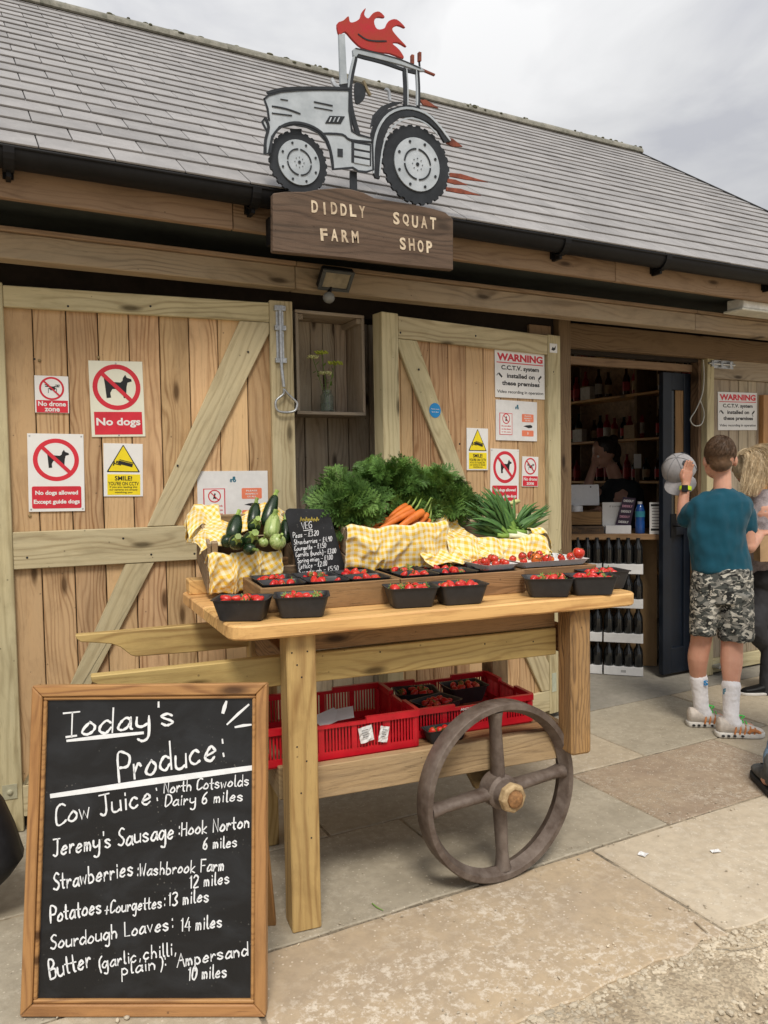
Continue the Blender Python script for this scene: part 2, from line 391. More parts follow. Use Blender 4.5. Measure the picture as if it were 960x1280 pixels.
def gravelmat():
    m, nt, bs = newmat('pale_gravel_soil'); g = N(nt); v = g.n('ShaderNodeTexCoord').outputs['Object']
    vo = g.n('ShaderNodeTexVoronoi', feature='F1'); g.set(vo.inputs['Vector'], v); vo.inputs['Scale'].default_value = 150
    n = g.noise(v, 9, 6, .65)
    c = g.mix(g.ramp(n, (.35, 0.0), (.65, 1.0)), (.33, .26, .175), (.50, .42, .30))
    hs = g.n('ShaderNodeHueSaturation'); g.set(hs.inputs['Color'], c); 
    g.set(hs.inputs['Value'], g.math('MULTIPLY_ADD', g.n('ShaderNodeSeparateXYZ', i_0=vo.outputs['Color']).outputs[0], .6, .7))
    g.set(bs.inputs['Base Color'], hs.outputs[0]); bs.inputs['Roughness'].default_value = .95
    g.set(bs.inputs['Normal'], g.bump(g.math('ADD', g.math('MULTIPLY', g.noise(v, 260, 4, .7), .6), n), .7, .008))
    return m
GRAV = gravelmat()
# ground sheet: fine near the path, coarse out to the horizon
gb = B(); xs = [-300, -60, -12, -4] + [i * .05 for i in range(-40, 101)] + [8, 20, 70, 300]; ys = [-300, -60, -10, -3] + [i * .05 for i in range(0, 33)] + [2.2, 4, 10, 40, 300]
nx = len(xs)
for y in ys:
    for x in xs:
        z = -.028
        if -2 < x < 5 and 0 <= y < 1.62: z = -.024 + .010 * math.sin(x * 3.1 + y * 2) * math.sin(y * 5.3 + 1) + rnd(-.003, .003) + (.014 if y > 1.4 else 0)
        gb.v.append((x, y, z))
for j in range(len(ys) - 1):
    for i in range(nx - 1): gb.f.append((j * nx + i, j * nx + i + 1, (j + 1) * nx + i + 1, (j + 1) * nx + i)); gb.m.append(0)
kind(gb.build('gravel_track', GRAV, M=I4, smooth=2), 'structure')

# loose stones on the gravel, thickest along the edge of the slabs
PEB = plain('gravel_stone', (.52, .45, .34), .85, var=.3, scale=9, bump=.3, c2=(.27, .235, .18))
pb = B(); rr = random.Random(3)
ico = [(0, 0, 1), (.89, 0, .45), (.28, .85, .45), (-.72, .53, .45), (-.72, -.53, .45), (.28, -.85, .45), (.72, .53, -.45), (-.28, .85, -.45), (-.89, 0, -.45), (-.28, -.85, -.45), (.72, -.53, -.45), (0, 0, -1)]
icf = [(0, 1, 2), (0, 2, 3), (0, 3, 4), (0, 4, 5), (0, 5, 1), (1, 6, 2), (2, 7, 3), (3, 8, 4), (4, 9, 5), (5, 10, 1), (6, 7, 2), (7, 8, 3), (8, 9, 4), (9, 10, 5), (10, 6, 1), (11, 7, 6), (11, 8, 7), (11, 9, 8), (11, 10, 9), (11, 6, 10)]
def stone(b, x, y, z, r, rr):
    a = rr.uniform(0, 6.28); sx, sy, sz = rr.uniform(.7, 1.3), rr.uniform(.5, 1), rr.uniform(.35, .7); c, s = math.cos(a), math.sin(a)
    vs = []
    for p in ico:
        k = r * rr.uniform(.8, 1.15); q = (p[0] * sx * k, p[1] * sy * k)
        vs.append((x + q[0] * c - q[1] * s, y + q[0] * s + q[1] * c, z + p[2] * sz * k))
    b.add(vs, icf)
for i in range(17000):
    x = rr.uniform(-1.2, 5); e = rr.random()
    y = 1.59 - abs(rr.gauss(0, .10)) if e < .4 else rr.uniform(.5, 1.58)
    r = min(.02, .0028 + abs(rr.gauss(0, .0045)))
    stone(pb, x, y, -.013 + r * .35, r, rr)
for i in range(900):                       # grit kicked up onto the slabs
    x = rr.uniform(-.6, 4.4); y = rr.choice([rr.uniform(1.6, 3.4), 1.62 + abs(rr.gauss(0, .1)), 2.2 + rr.gauss(0, .03)])
    stone(pb, x, y, .002, abs(rr.gauss(0, .0022)) + .0012, rr)
kind(pb.build('gravel_stones', PEB, M=I4), 'stuff')

pave = link('pavement', None, None, T(0, 0, 0)); pave['kind'] = 'structure'
B().box((-3.2, 1.6, -.06), (7, 3.6, -.006)).build('mortar_bed', plain('sandy_mortar', (.30, .25, .18), .95, var=.3, scale=60, bump=.5), pave)
rowsA = [(-3.1, 0), (-1.8, 1), (-.62, 4), (.62, 0), (2.03, 1), (3.35, 4), (4.6, 0), (6, 1), (6.9, 1)]
rowsB = [(-3.1, 4), (-2, 0), (-.95, 2), (.28, 2), (1.52, 2), (2.455, 3), (3.45, 4), (4.5, 2), (5.6, 1), (6.9, 1)]
rowsC = [(-3.1, 2), (-1.7, 4), (-.4, 2), (.55, 4), (1.2, 2), (2.1, 4), (2.95, 2), (3.9, 4), (5.1, 4), (6.0, 2), (6.9, 1)]
def slabrow(rows, y0, y1, rough_front=False):
    for (xa, k), (xb, _) in zip(rows, rows[1:]):
        g_ = .006; q = []; nn = 14; rr = random.Random(int(xa * 100) + int(y0 * 10))
        def wob(): return rr.uniform(-.003, .003)
        for i in range(nn + 1): q.append((xa + g_ + (xb - xa - 2 * g_) * i / nn, y0 + g_ + (rr.uniform(-.018, .012) if rough_front else wob())))
        for i in range(1, 5): q.append((xb - g_ + wob(), y0 + (y1 - y0) * i / 5))
        for i in range(nn + 1): q.append((xb - g_ - (xb - xa - 2 * g_) * i / nn, y1 - g_ + wob()))
        for i in range(1, 5): q.append((xa + g_ + wob(), y1 - (y1 - y0) * i / 5))
        dz = rr.uniform(-.003, .0)
        M = T((xa + xb) / 2, (y0 + y1) / 2, dz); q = [(a - (xa + xb) / 2, b - (y0 + y1) / 2) for a, b in q]
        B().prism(q, -.04, 0).build('flagstone', SL[k], pave, M, bevel=.004, local=True)
slabrow(rowsA, 1.585, 2.2, True); slabrow(rowsB, 2.2, 2.8); slabrow(rowsC, 2.8, 3.5)
kind(B().box((-1.5, 3.507, -.05), (6.4, 9.4, -.003)).build('shop_floor', CONC), 'structure')

# ================================================================ BARN
barn = thing('farm_shop_barn', 'long timber farm shop with grey slate roof and black gutter', 'farm building', (2.5, 3.6, 0))
YE, ZE, YR = 3.0, 2.612, 6.1; SLP = math.atan2(4.75 - ZE, 3.0); LEN = (YR - YE) / math.cos(SLP); ZR = ZE + LEN * math.sin(SLP)
XL, XR = -1.3, 6.32
RF = frame((0, YE, ZE), (1, 0, 0), (0, math.cos(SLP), math.sin(SLP)))
roofm = plain('roof_deck', (.03, .03, .03), .9)
roof = B().box((XL + .02, .03, -.06), (XR - .02, LEN, -.004), RF).build('roof', roofm, barn)
B().box((XL, YR, ZR - .05), (XR, YR + .02, ZR - .02)).build('rear_roof_slope', roofm, barn)
bk = B(); bk.add([(XL, YR, ZR), (XR, YR, ZR), (XR, 9.25, ZE), (XL, 9.25, ZE), (XL, YR, ZR - .05), (XR, YR, ZR - .05), (XR, 9.25, ZE - .05), (XL, 9.25, ZE - .05)], [(0, 1, 2, 3), (7, 6, 5, 4), (0, 4, 5, 1), (1, 5, 6, 2), (2, 6, 7, 3), (3, 7, 4, 0)])
bk.build('rear_roof', roofm, barn)
def slatemat():
    m, nt, bs = newmat('grey_slate'); g = N(nt); v, oi, t = objvec(g); geo = g.n('ShaderNodeNewGeometry')
    n = g.noise(v, 7, 6, .65); f = g.noise(v, 60, 4, .6)
    r = g.math('FRACT', g.math('ADD', g.math('MULTIPLY', oi, 5.3), g.math('MULTIPLY', geo.outputs['Random Per Island'], 7.1)))
    c = g.mix(g.ramp(n, (.3, 0.0), (.7, 1.0)), (.215, .208, .207), (.30, .29, .287))
    c = g.mix(g.math('MULTIPLY', g.ramp(f, (.55, 0.0), (.72, 1.0)), .25), c, (.43, .42, .41))
    hs = g.n('ShaderNodeHueSaturation'); g.set(hs.inputs['Color'], c); g.set(hs.inputs['Value'], g.math('MULTIPLY_ADD', r, .26, .87))
    g.set(bs.inputs['Base Color'], hs.outputs[0]); bs.inputs['Roughness'].default_value = .62; bs.inputs['Specular IOR Level'].default_value = .35
    g.set(bs.inputs['Normal'], g.bump(g.math('ADD', n, g.math('MULTIPLY', f, .4)), .25, .004)); return m
SLATE = slatemat()
EX, TW = .178, .256
cells = []
for r_ in range(int(LEN / EX) + 1):
    off = (.5 * (r_ % 2)) * TW + .01; x = XL - off
    while x < XR:
        a, b_ = max(x, XL), min(x + TW, XR)
        if b_ - a > .02:
            s0 = r_ * EX - .012; s1 = min(s0 + EX + .03, LEN); cells.append((r_, a, b_, s0, s1))
        x += TW
def inview(c):
    p = RF @ Vector(((c[1] + c[2]) / 2, (c[3] + c[4]) / 2, 0)); d = p - CAM
    z = d @ fwd; px = 480 + 960 * (d @ right) / z if z > 0 else -9999; py = 640 + 960 * (d @ down) / z
    return -60 < px < 1020 and -60 < py, z
iv = sorted([c for c in cells if inview(c)[0]], key=lambda c: inview(c)[1]); near = set(iv[:300])
rest = B(); smesh = {}
rs = random.Random(5)
for c in cells:
    r_, a, b_, s0, s1 = c; w_, l_ = b_ - a - .004, s1 - s0
    yaw = rs.gauss(0, .002); dn = rs.uniform(0, .0015)
    M = RF @ T((a + b_) / 2, s0, .012 + dn) @ Matrix.Rotation(yaw, 4, 'Z') @ Matrix.Rotation(-math.atan2(.010, l_), 4, 'X')
    if c in near:
        k = (round(w_, 4), round(l_, 4))
        if k not in smesh:
            o = B().box((-w_ / 2, 0, -.004), (w_ / 2, l_, .004)).build('slate', SLATE, roof, M, bevel=.0015, local=True); smesh[k] = o.data
        else: link('slate', smesh[k], roof, M)
    else: rest.box((-w_ / 2, 0, -.004), (w_ / 2, l_, .004), M)
kind(rest.build('slates', SLATE, roof), 'stuff')
RID = plain('ridge_tile', (.23, .22, .19), .85, var=.35, scale=25, bump=.4, c2=(.12, .12, .095))
x = XL
while x < XR:
    x2 = min(x + .45, XR)
    prof = [(.075 * math.cos(R(a)), .065 * math.sin(R(a))) for a in range(-15, 200, 20)] + [(.06 * math.cos(R(a)), .05 * math.sin(R(a))) for a in range(195, -20, -20)]
    M = Matrix.Translation((x, YR, ZR - .005)); q = [[(0, p[0], p[1]) for p in prof], [(x2 - x + .012, p[0] * .97, p[1] * .97) for p in prof]]
    B().loft(q, M).build('ridge_tile', RID, roof, M, smooth=True); x = x2
# moss on the ridge
mb = B()
for i in range(70):
    xx = rnd(XL, XR); a = R(rnd(60, 170)); mb.ell((xx, YR + .07 * math.cos(a) - .005, ZR + .06 * math.sin(a)), (rnd(.01, .03), .012, .008), nu=7, nv=5)
kind(mb.build('ridge_moss', plain('moss', (.13, .13, .08), .95, var=.3), roof), 'stuff')
B().box((XR - .03, .0, -.05), (XR + .004, LEN, .022), RF).build('verge_trim', roofm, roof)

# gutter, brackets, fascia, soffit, beam
gp = [(.052 * math.cos(R(a)), .058 * math.sin(R(a))) for a in range(180, 361, 18)] + [(.047 * math.cos(R(a)), .053 * math.sin(R(a))) for a in range(360, 179, -18)]
GY, GZ = 3.037, 2.604
gut = B().loft([[(x, GY + p[0], GZ + p[1]) for p in gp] for x in (XL, XR)]).build('gutter', M_['black'], barn, smooth=True)
B().tube([(XL, GY - .05, GZ), (XR, GY - .05, GZ)], .007, 8).build('gutter_lip', M_['black'], gut, smooth=True)
for x in (.13, 1.02, 1.9, 2.62, 3.32, 4.25, 5.2):
    b = B(); o_ = [(1.16 * p[0], 1.16 * p[1] - .002) for p in gp[:11]]
    b.loft([[(x - .018, GY + p[0], GZ + p[1]) for p in o_ + [(q[0] * .93, q[1] * .93) for q in o_[::-1]]], [(x + .018, GY + p[0], GZ + p[1]) for p in o_ + [(q[0] * .93, q[1] * .93) for q in o_[::-1]]]])
    b.box((x - .018, 3.085, GZ - .075), (x + .018, 3.1, GZ - .0)); b.box((x - .008, GY + .0, GZ - .085), (x + .008, 3.098, GZ - .055))
    b.build('gutter_bracket', M_['black'], gut)
for a, b_ in ((XL, -.5), (-.5, .955), (.955, 3.05), (3.05, 4.9), (4.9, XR)):
    plank3('fascia_board', barn, (a + .0015, 3.115, 2.532), (b_ - .0015, 3.115, 2.532), (0, 0, 1), .135, .03, M_['fascia'])
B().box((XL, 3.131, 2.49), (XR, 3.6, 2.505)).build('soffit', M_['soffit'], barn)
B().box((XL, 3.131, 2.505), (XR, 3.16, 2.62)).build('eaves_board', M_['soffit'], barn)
for a, b_ in ((XL, 1.3), (1.3, 3.9), (3.9, XR)):
    plank3('beam', barn, (a + .001, 3.34, 2.3515), (b_ - .001, 3.34, 2.3515), (0, 0, 1), .099, .08, M_['beam'], bevel=.004)
    plank3('beam_ledge', barn, (a + .001, 3.333, 2.411), (b_ - .001, 3.333, 2.411), (0, 0, 1), .019, .100, M_['fascia'])
# dark wall behind the doors, boarded where the gap between the doors shows it
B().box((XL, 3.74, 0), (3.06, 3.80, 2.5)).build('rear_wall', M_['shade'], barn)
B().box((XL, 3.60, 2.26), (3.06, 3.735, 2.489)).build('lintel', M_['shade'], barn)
x = 1.13
for w_ in (.115, .125, .12, .13, .12, .125, .12):
    plank3('wall_plank', barn, (x + w_ / 2, 3.715, 0), (x + w_ / 2, 3.715, 2.255), (1, 0, 0), w_ - .006, .03, M_['greypost']); x += w_
for (x0, x1, z0, z1) in ((XL, -.05, 0, 2.3), ):
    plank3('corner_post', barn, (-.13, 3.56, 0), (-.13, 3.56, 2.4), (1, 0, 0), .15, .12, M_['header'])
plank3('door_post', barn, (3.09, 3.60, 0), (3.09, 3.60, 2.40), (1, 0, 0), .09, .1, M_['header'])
plank3('door_post', barn, (2.93, 3.60, 0), (2.93, 3.60, 2.31), (1, 0, 0), .16, .04, M_['fascia'])
hz0, hz1 = wy(830, 443, 3.66).z, wy(830, 415, 3.66).z
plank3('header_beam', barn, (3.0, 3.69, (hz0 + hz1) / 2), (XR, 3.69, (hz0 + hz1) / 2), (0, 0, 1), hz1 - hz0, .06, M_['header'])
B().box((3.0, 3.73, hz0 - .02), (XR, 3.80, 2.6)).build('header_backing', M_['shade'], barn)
plank3('lintel_strip', barn, (3.14, 3.80, hz0 - .055), (4.44, 3.80, hz0 - .055), (0, 0, 1), .05, .04, M_['fascia'])
# inside shell
INN = M_['inner']
B().box((XL, 9.2, 0), (1.6, 9.26, 2.6)).box((5.2, 9.2, 0), (XR, 9.26, 2.6)).box((1.6, 9.2, 2.35), (5.2, 9.26, 2.6)).build('back_wall', INN, barn)   # unseen opening added at the back to let sky light into the shop
SHX = 5.85
B().box((SHX + .02, 3.8, 0), (XR - .05, 9.2, 2.6)).build('side_wall', INN, barn)
B().box((XL, 3.8, 0), (XL + .05, 9.2, 2.6)).build('end_wall', INN, barn)
for xx in (XL + .02, XR - .07):
    b = B(); b.add([(xx, 3.15, 2.5), (xx, 9.2, 2.5), (xx, YR, ZR - .08), (xx + .04, 3.15, 2.5), (xx + .04, 9.2, 2.5), (xx + .04, YR, ZR - .08)], [(0, 1, 2), (5, 4, 3), (0, 3, 4, 1), (1, 4, 5, 2), (2, 5, 3, 0)]); b.build('gable', INN, barn)
B().box((2.96, 3.8, 0), (3.04, 5.0, 2.6)).build('partition', INN, barn)

# right-hand boarded wall with its frame
RW = frame((4.47, 3.70, 0), (1, 0, 0), (0, 0, 1))
pA = [on(RW, *p) for p in ((881, 446), (890, 446), (960, 462))]; s1 = pA[1].x; zt = pA[0].y; 
board('wall_stile', barn, RW, rect(0, .0, s1, zt), -.05, .02, M_['frame'])
zr_ = on(RW, 905, 474).y
board('wall_rail', barn, RW, rect(s1 + .001, zr_, XR - 4.47, zt), -.04, .012, M_['greypost'])
x = s1 + .002
while x < XR - 4.47 - .1:
    board('wall_board', barn, RW, rect(x, .11, x + .093, zr_ - .001), -.04, rnd(-.012, -.006), M_['oldgrey' if x > .9 else 'greypost']); x += .097
board('base_rail', barn, RW, rect(s1 + .001, .012, XR - 4.47, .11), -.04, .012, M_['frame'])
# window with timber frame at the right edge
wx0, wz1 = on(RW, 950, 494); wf = barn
bw = B(); bw.box((wx0, 1.2, -.02), (wx0 + .05, wz1, .03), RW).box((wx0 + .05, wz1 - .05, -.02), (wx0 + .6, wz1, .03), RW).box((wx0 + .6, 1.2, -.02), (wx0 + .65, wz1, .03), RW).box((wx0, 1.15, -.02), (wx0 + .65, 1.2, .04), RW)
wfr = bw.build('window_frame', M_['bframe'], barn, frame(RW @ Vector((wx0, 1.2, 0)), (0, 0, 1), (1, 0, 0)))
B().box((wx0 + .05, 1.2, -.012), (wx0 + .6, wz1 - .05, .012), RW).build('window_pane', plain('greenish_glass', (.05, .07, .05), .08, spec=.6, var=.1, bump=0), barn)
# galvanised bolt lying along the rail
hb = thing('door_bolt', 'galvanised sliding bolt fixed across the top of the right-hand boarded wall', 'bolt', RW @ T(0, 0, .0))
p0, p1 = on(RW, 882, 450), on(RW, 914, 462)
hw, hh = p1.x - p0.x, .055; F = RW @ T(p0.x, (on(RW, 900, 456).y) - .028, .013)
B().box((0, 0, 0), (hw, .022, .004), F).box((0, .033, 0), (hw, .055, .004), F).build('back_plate', M_['galv'], hb)
B().tube([(.0, .028, .014), (hw, .028, .014)], .008, 8, F).build('bar', M_['galv'], hb, smooth=True)
for q in (.1, .45, .8): B().box((hw * q, .006, 0), (hw * q + .02, .05, .022), F).build('keeper', M_['galv'], hb, bevel=.003)

# ================================================================ BARN DOORS
def nails(name, par, M, pts, r=.004, h=0, mat=None):
    b = B()
    for p in pts: b.ell((p[0], p[1], h), (r, r, r * .5), M, nu=7, nv=4)
    return kind(b.build(name, mat or M_['ink'], par), 'stuff')
LD = frame((.11, 3.472, 0), (1.185, -.133, 0), (0, 0, 1))
ld = thing('barn_door', 'left boarded barn door with long diagonal brace and four warning signs', 'door', LD)
DH = 2.238
x = 0; ws = []
jx = [on(LD, p, 420, -.02).x for p in (2, 41, 83, 122.5, 161, 199, 236, 272, 308, 340)]
for a, b_ in zip(jx, jx[1:]): board('door_plank', ld, LD, rect(a + .002, .07, b_ - .002, DH - .01), -.045, -.02 + rnd(-.002, .002), M_['plank'])
LW = on(LD, 365, 381).x; st = on(LD, 336, 379).x
board('stile', ld, LD, rect(-.145, .0, -.001, DH + .01), -.05, .006, M_['frame'])
board('stile', ld, LD, rect(st + .001, .05, LW, DH + .012), -.045, .006, M_['frame'])
rb = on(LD, 170, 393).y
board('top_rail', ld, LD, rect(0, rb, st, DH), -.0195, .004, M_['frame'])
m1, m0 = on(LD, 130, 661).y, on(LD, 130, 706).y
board('middle_rail', ld, LD, rect(0, m0, st, m1), -.0195, .004, M_['frame'])
board('bottom_rail', ld, LD, rect(0, .06, st, .19), -.0195, .004, M_['frame'])
def brace(par, M, a, b_, c, d, mat, n1=.001):   # px corners: left top, right top, right bottom, left bottom
    q = [tuple(on(M, *p)) for p in (a, b_, c, d)]
    return board('brace', par, M, q, -.0175, n1, mat, axis=(q[0][0] - q[3][0], q[0][1] - q[3][1]))
t0, t1 = on(LD, 300, 409), on(LD, 334, 410); b0, b1 = on(LD, 184, 659), on(LD, 218, 657)
board('brace', ld, LD, [(t0.x, rb - .002), (st - .001, rb - .002), (st - .001, rb - .05), (b1.x, m1 + .002), (b0.x, m1 + .002)], -.019, .001, M_['frame'], axis=(t0.x - b0.x, t0.y - b0.y))
c0, c1 = on(LD, 157, 711), on(LD, 193, 709); d0, d1 = on(LD, 25, 985), on(LD, 38, 1005)
board('brace', ld, LD, [(c0.x, m0 - .002), (c1.x, m0 - .002), (d1.x + .04, .192), (.002, .192), (.002, d0.y)], -.019, .001, M_['frame'], axis=(c0.x - d0.x, c0.y - d0.y))
nails('screw_heads', ld, LD, [tuple(on(LD, *p)) for p in ((43, 449), (85, 383), (188, 383), (154, 673), (189, 693), (34, 697), (243, 692), (310, 440), (222, 582))], .005, .004)
nails('coach_bolts', ld, LD, [tuple(on(LD, *p)) for p in ((49, 450), (37, 645), (123, 446))], .007, -.018, plain('brass_bolt', (.30, .22, .11), .5, metal=.5))
B().box((-.075, .145, .006), (-.02, .205, .010), LD).ell((-.047, .175, .012), (.012, .012, .008), LD).build('bolt_plate', plain('painted_plate', (.42, .40, .28), .6), ld)

RD = frame((1.760, 3.350, 0), (1.262, .165, 0), (0, 0, 1))
rd = thing('barn_door', 'middle boarded barn door with brace leaning the other way and round blue sticker', 'door', RD)
RWd = on(RD, 699.5, 421).x; sl = on(RD, 497, 394).x; sr = on(RD, 684, 430).x
jx = [sl] + [on(RD, p, 470, -.02).x for p in (500.5, 515.5, 537, 560, 582.5, 604.5, 626, 647, 666)] + [sr]
DR = 2.236
for a, b_ in zip(jx, jx[1:]):
    if b_ - a > .01: board('door_plank', rd, RD, rect(a + .002, .06, b_ - .002, DR - .01), -.045, -.02 + rnd(-.002, .002), M_['plank'])
board('stile', rd, RD, rect(0, .03, sl - .001, DR + .01), -.075, .006, M_['frame'])
board('stile', rd, RD, rect(sr + .001, .03, RWd, DR + .005), -.045, .006, M_['frame'])
rb = on(RD, 590, 433).y
board('top_rail', rd, RD, rect(sl, rb, sr, DR), -.0195, .004, M_['frame'])
board('middle_rail', rd, RD, rect(sl, 1.08, sr, 1.22), -.0195, .004, M_['frame'])
board('bottom_rail', rd, RD, rect(sl, .05, sr, .17), -.0195, .004, M_['frame'])
a0, a1 = on(RD, 500, 420), on(RD, 521, 424); e0 = on(RD, 558, 581); e1 = on(RD, 580, 588)
sp = (e0 - a0) / (e0.y - a0.y); q = lambda p, y: (p.x + sp.x * (y - p.y), y)
board('brace', rd, RD, [(sl + .001, rb - .002), (q(a1, rb)[0], rb - .002), q(a1, 1.222), q(a0, 1.222), (sl + .001, rb - .04)], -.019, .001, M_['frame'], axis=(sp.x, sp.y))
l1 = on(RD, 650, 830); 
board('brace', rd, RD, [(q(l1, 1.078)[0] - .02, 1.078), (q(l1, 1.078)[0] + .09, 1.078), (sr - .001, .33), (sr - .001, .172), (sr - .06, .172)], -.019, .001, M_['frame'], axis=(sp.x, sp.y))
nails('screw_heads', rd, RD, [tuple(on(RD, *p)) for p in ((500, 416), (594, 420), (523, 462), (691, 465), (574, 555), (579, 614))], .006, .004)
B().box((sr + .015, .16, .006), (sr + .05, .27, .009), RD).build('bottom_plate', plain('painted_plate', (.42, .45, .35), .6), rd)
# ================================================================ LETTERING
GL = {
'a':"89 5a 28 16 35 66 88|8a 86 95",'b':"1f 15|19 4a 78 76 45 15",'c':"79 4a 18 16 45 76",'d':"79 4a 18 16 45 77|8f 85",'e':"17 78 79 5a 28 16 45 76",
'f':"7e 5f 3d 35|0a 6a",'g':"79 4a 18 16 45 78|8a 82 60 31",'h':"1f 15|18 4a 78 75",'i':"2a 25|2c 2d",'j':"4a 42 20 01|4c 4d",'k':"1f 15|7a 17 75",'l':"2f 26 45",
'm':"1a 15|18 3a 48 45|48 6a 88 85",'n':"1a 15|18 4a 78 75",'o':"5a 28 16 45 76 88 5a",'p':"1a 10|19 4a 78 76 45 16",'q':"79 4a 18 16 45 78|8a 80 91",'r':"1a 15|17 4a 69",'s':"79 4a 19 38 67 76 45 16",
't':"3e 36 55|0a 6a",'u':"1a 16 45 76|8a 85",'v':"1a 45 7a",'w':"0a 25 49 65 8a",'y':"1a 17 46 77|8a 82 50 21",'x':"1a 75|7a 15",
'T':"0f 9f|5f 55|25 85",'P':"15 1f 6f 9d 7a 1a",'C':"9e 6f 2d 17 35 76 97",'J':"1f 9f|6f 67 45 16",'N':"15 1f 85 8f",'D':"1f 15 56 99 8d 5f 1f",'S':"8e 5f 2d 3b 79 87 55 16",
'H':"1f 15|8f 85|1a 8a",'W':"0f 25 4c 75 9f",'F':"1f 15|1f 8f|1a 7a",'L':"2f 25 85",'B':"15 1f 6f 7c 1a|1a 8a 86 55 15",'A':"05 5f 95|2a 8a",'V':"0f 55 9f",'E':"8f 1f 15 85|1a 7a",'G':"9e 5f 1c 17 45 86 8a 5a",
'0':"5f 2d 17 45 77 8c 5f",'1':"3d 5f 55",'2':"1d 4f 8d 6a 15 85",'3':"1e 5f 8d 5a 87 45 16",'4':"6f 18 98|7c 75",'5':"8f 2f 1b 6b 87 55 16",'6':"7f 3c 17 45 77 5a 28",'8':"5a 2c 5f 8d 5a 17 45 87 5a",'9':"8c 5f 2c 5a 8c 75",
'£':"8e 5f 3d 36 15|35 95|1a 7a",'-':"19 89",':':"3b 3c|36 37",'(':"6f 3c 37 52",')':"3f 6c 67 42",',':"36 24",'.':"35 36","'":"3f 3d",'+':"18 88|5b 45",' ':""}
STRAIGHT = set("TNHFLAVEWvwkx1+-'£4")
WID = {'i': .45, 'l': .55, 'j': .6, "'": .4, ',': .45, '.': .4, ':': .55, '1': .75, ' ': .6, '(': .6, ')': .6, 'm': 1.1, 't': .75, 'r': .8, 'f': .75, 'W': 1.15}
def crom(pts, n=5):
    if len(pts) < 3: return pts
    P = [pts[0]] + pts + [pts[-1]]; out = []
    for i in range(1, len(P) - 2):
        for k in range(n):
            t = k / n; a, b, c, d = P[i - 1:i + 3]
            out.append(tuple(.5 * ((2 * b[j]) + (c[j] - a[j]) * t + (2 * a[j] - 5 * b[j] + 4 * c[j] - d[j]) * t * t + (3 * b[j] - a[j] - 3 * c[j] + d[j]) * t ** 3) for j in (0, 1)))
    return out + [pts[-1]]
def ribbon(b, pts, w, z0, z1, M, rr=None):
    """flat rounded stroke on plane z0..z1 of M"""
    n = len(pts); vs = []; L, Rr = [], []
    for i, p in enumerate(pts):
        a = Vector(pts[max(i - 1, 0)]); c = Vector(pts[min(i + 1, n - 1)]); t = (c - a)
        t = t.normalized() if t.length > 1e-9 else Vector((1, 0)); nn = Vector((-t.y, t.x))
        ww = w * (.5 if rr is None else .5 * rr.uniform(.68, 1.25)); q = Vector(p)
        if i == 0: q = q - t * w * .3
        if i == n - 1: q = q + t * w * .3
        L.append(q + nn * ww * (.7 if i in (0, n - 1) else 1)); Rr.append(q - nn * ww * (.7 if i in (0, n - 1) else 1))
    for q in L + Rr: vs.append((q.x, q.y, z1))
    for q in L + Rr: vs.append((q.x, q.y, z0))
    f = []
    for i in range(n - 1):
        f += [(i, n + i, n + i + 1, i + 1), (2 * n + i, i, i + 1, 2 * n + i + 1), (n + i, 3 * n + i, 3 * n + i + 1, n + i + 1)]
    f += [(0, 2 * n, 3 * n, n), (n - 1, 2 * n - 1, 4 * n - 1, 3 * n - 1)]
    b.add(vs, f, 0, M)
def script(b, M, text, A, Bp, xh, w, rr, slant=.12, z=.0):
    """handwriting from plane point A to Bp; xh the x-height in metres; the letters are set so that the line fills A..B"""
    A, Bp = Vector(A), Vector(Bp); d = Bp - A; L = d.length; d.normalize(); up = Vector((-d.y, d.x))
    tot = sum(WID.get(c, 1) for c in text); ad = L / tot; x = 0
    for c in text:
        wd = WID.get(c, 1) * ad; dy = rr.uniform(-.08, .08) * xh
        for st in GL[c].split('|'):
            if not st: continue
            P = []
            for k in st.split():
                gx, gy = int(k[0]) / 10, (int(k[1], 16) - 5) / 5
                gx *= ad * .98; gy = gy * xh * (1 if gy <= 1 else 1) + dy
                jx = rr.uniform(-.02, .02) * ad; jy = rr.uniform(-.03, .03) * xh
                P.append((x + gx + gy * slant + jx, gy + jy))
            if c not in STRAIGHT: P = crom(P, 4)
            P = [tuple(A + d * p[0] + up * p[1]) for p in P]
            ribbon(b, P, w * .74, z, z + .0012, M, rr)
        x += wd
def text(name, par, M, s, cx, cy, w=None, h=None, mat=None, z=.0, bold=0, th=.0006, align='C'):
    """print: centre (cx, cy) in frame M, fitted to width w and cap height h"""
    cu = bpy.data.curves.new(name, 'FONT'); cu.body = s; cu.size = 1; cu.offset = bold; cu.resolution_u = 3
    o = bpy.data.objects.new(name, cu); me = bpy.data.meshes.new_from_object(o); bpy.data.objects.remove(o)
    a = np.zeros(len(me.vertices) * 3); me.vertices.foreach_get('co', a); a = a.reshape(-1, 3)
    lo, hi = a.min(0), a.max(0); c = (lo + hi) / 2; sx = w / (hi[0] - lo[0]) if w else h / (hi[1] - lo[1]); sy = h / (hi[1] - lo[1]) if h else sx
    if not w: sx = sy
    a = (a - c) * [sx, sy, 1]; a[:, 2] = 0; fs = [tuple(p.vertices) for p in me.polygons]
    b = B(); b.add([(x + cx, y + cy, z + th) for x, y, _ in a], fs, 0, M)
    nv = len(a); b.add([(x + cx, y + cy, z) for x, y, _ in a], [f[::-1] for f in fs], 0, M)
    ec = {}
    for f in fs:
        for i in range(len(f)):
            k = (f[i], f[(i + 1) % len(f)]); ec[k] = 1
    for (i, j) in list(ec):
        if (j, i) not in ec: b.f.append((i, i + nv, j + nv, j)); b.m.append(0)
    return b.build(name, mat, par)

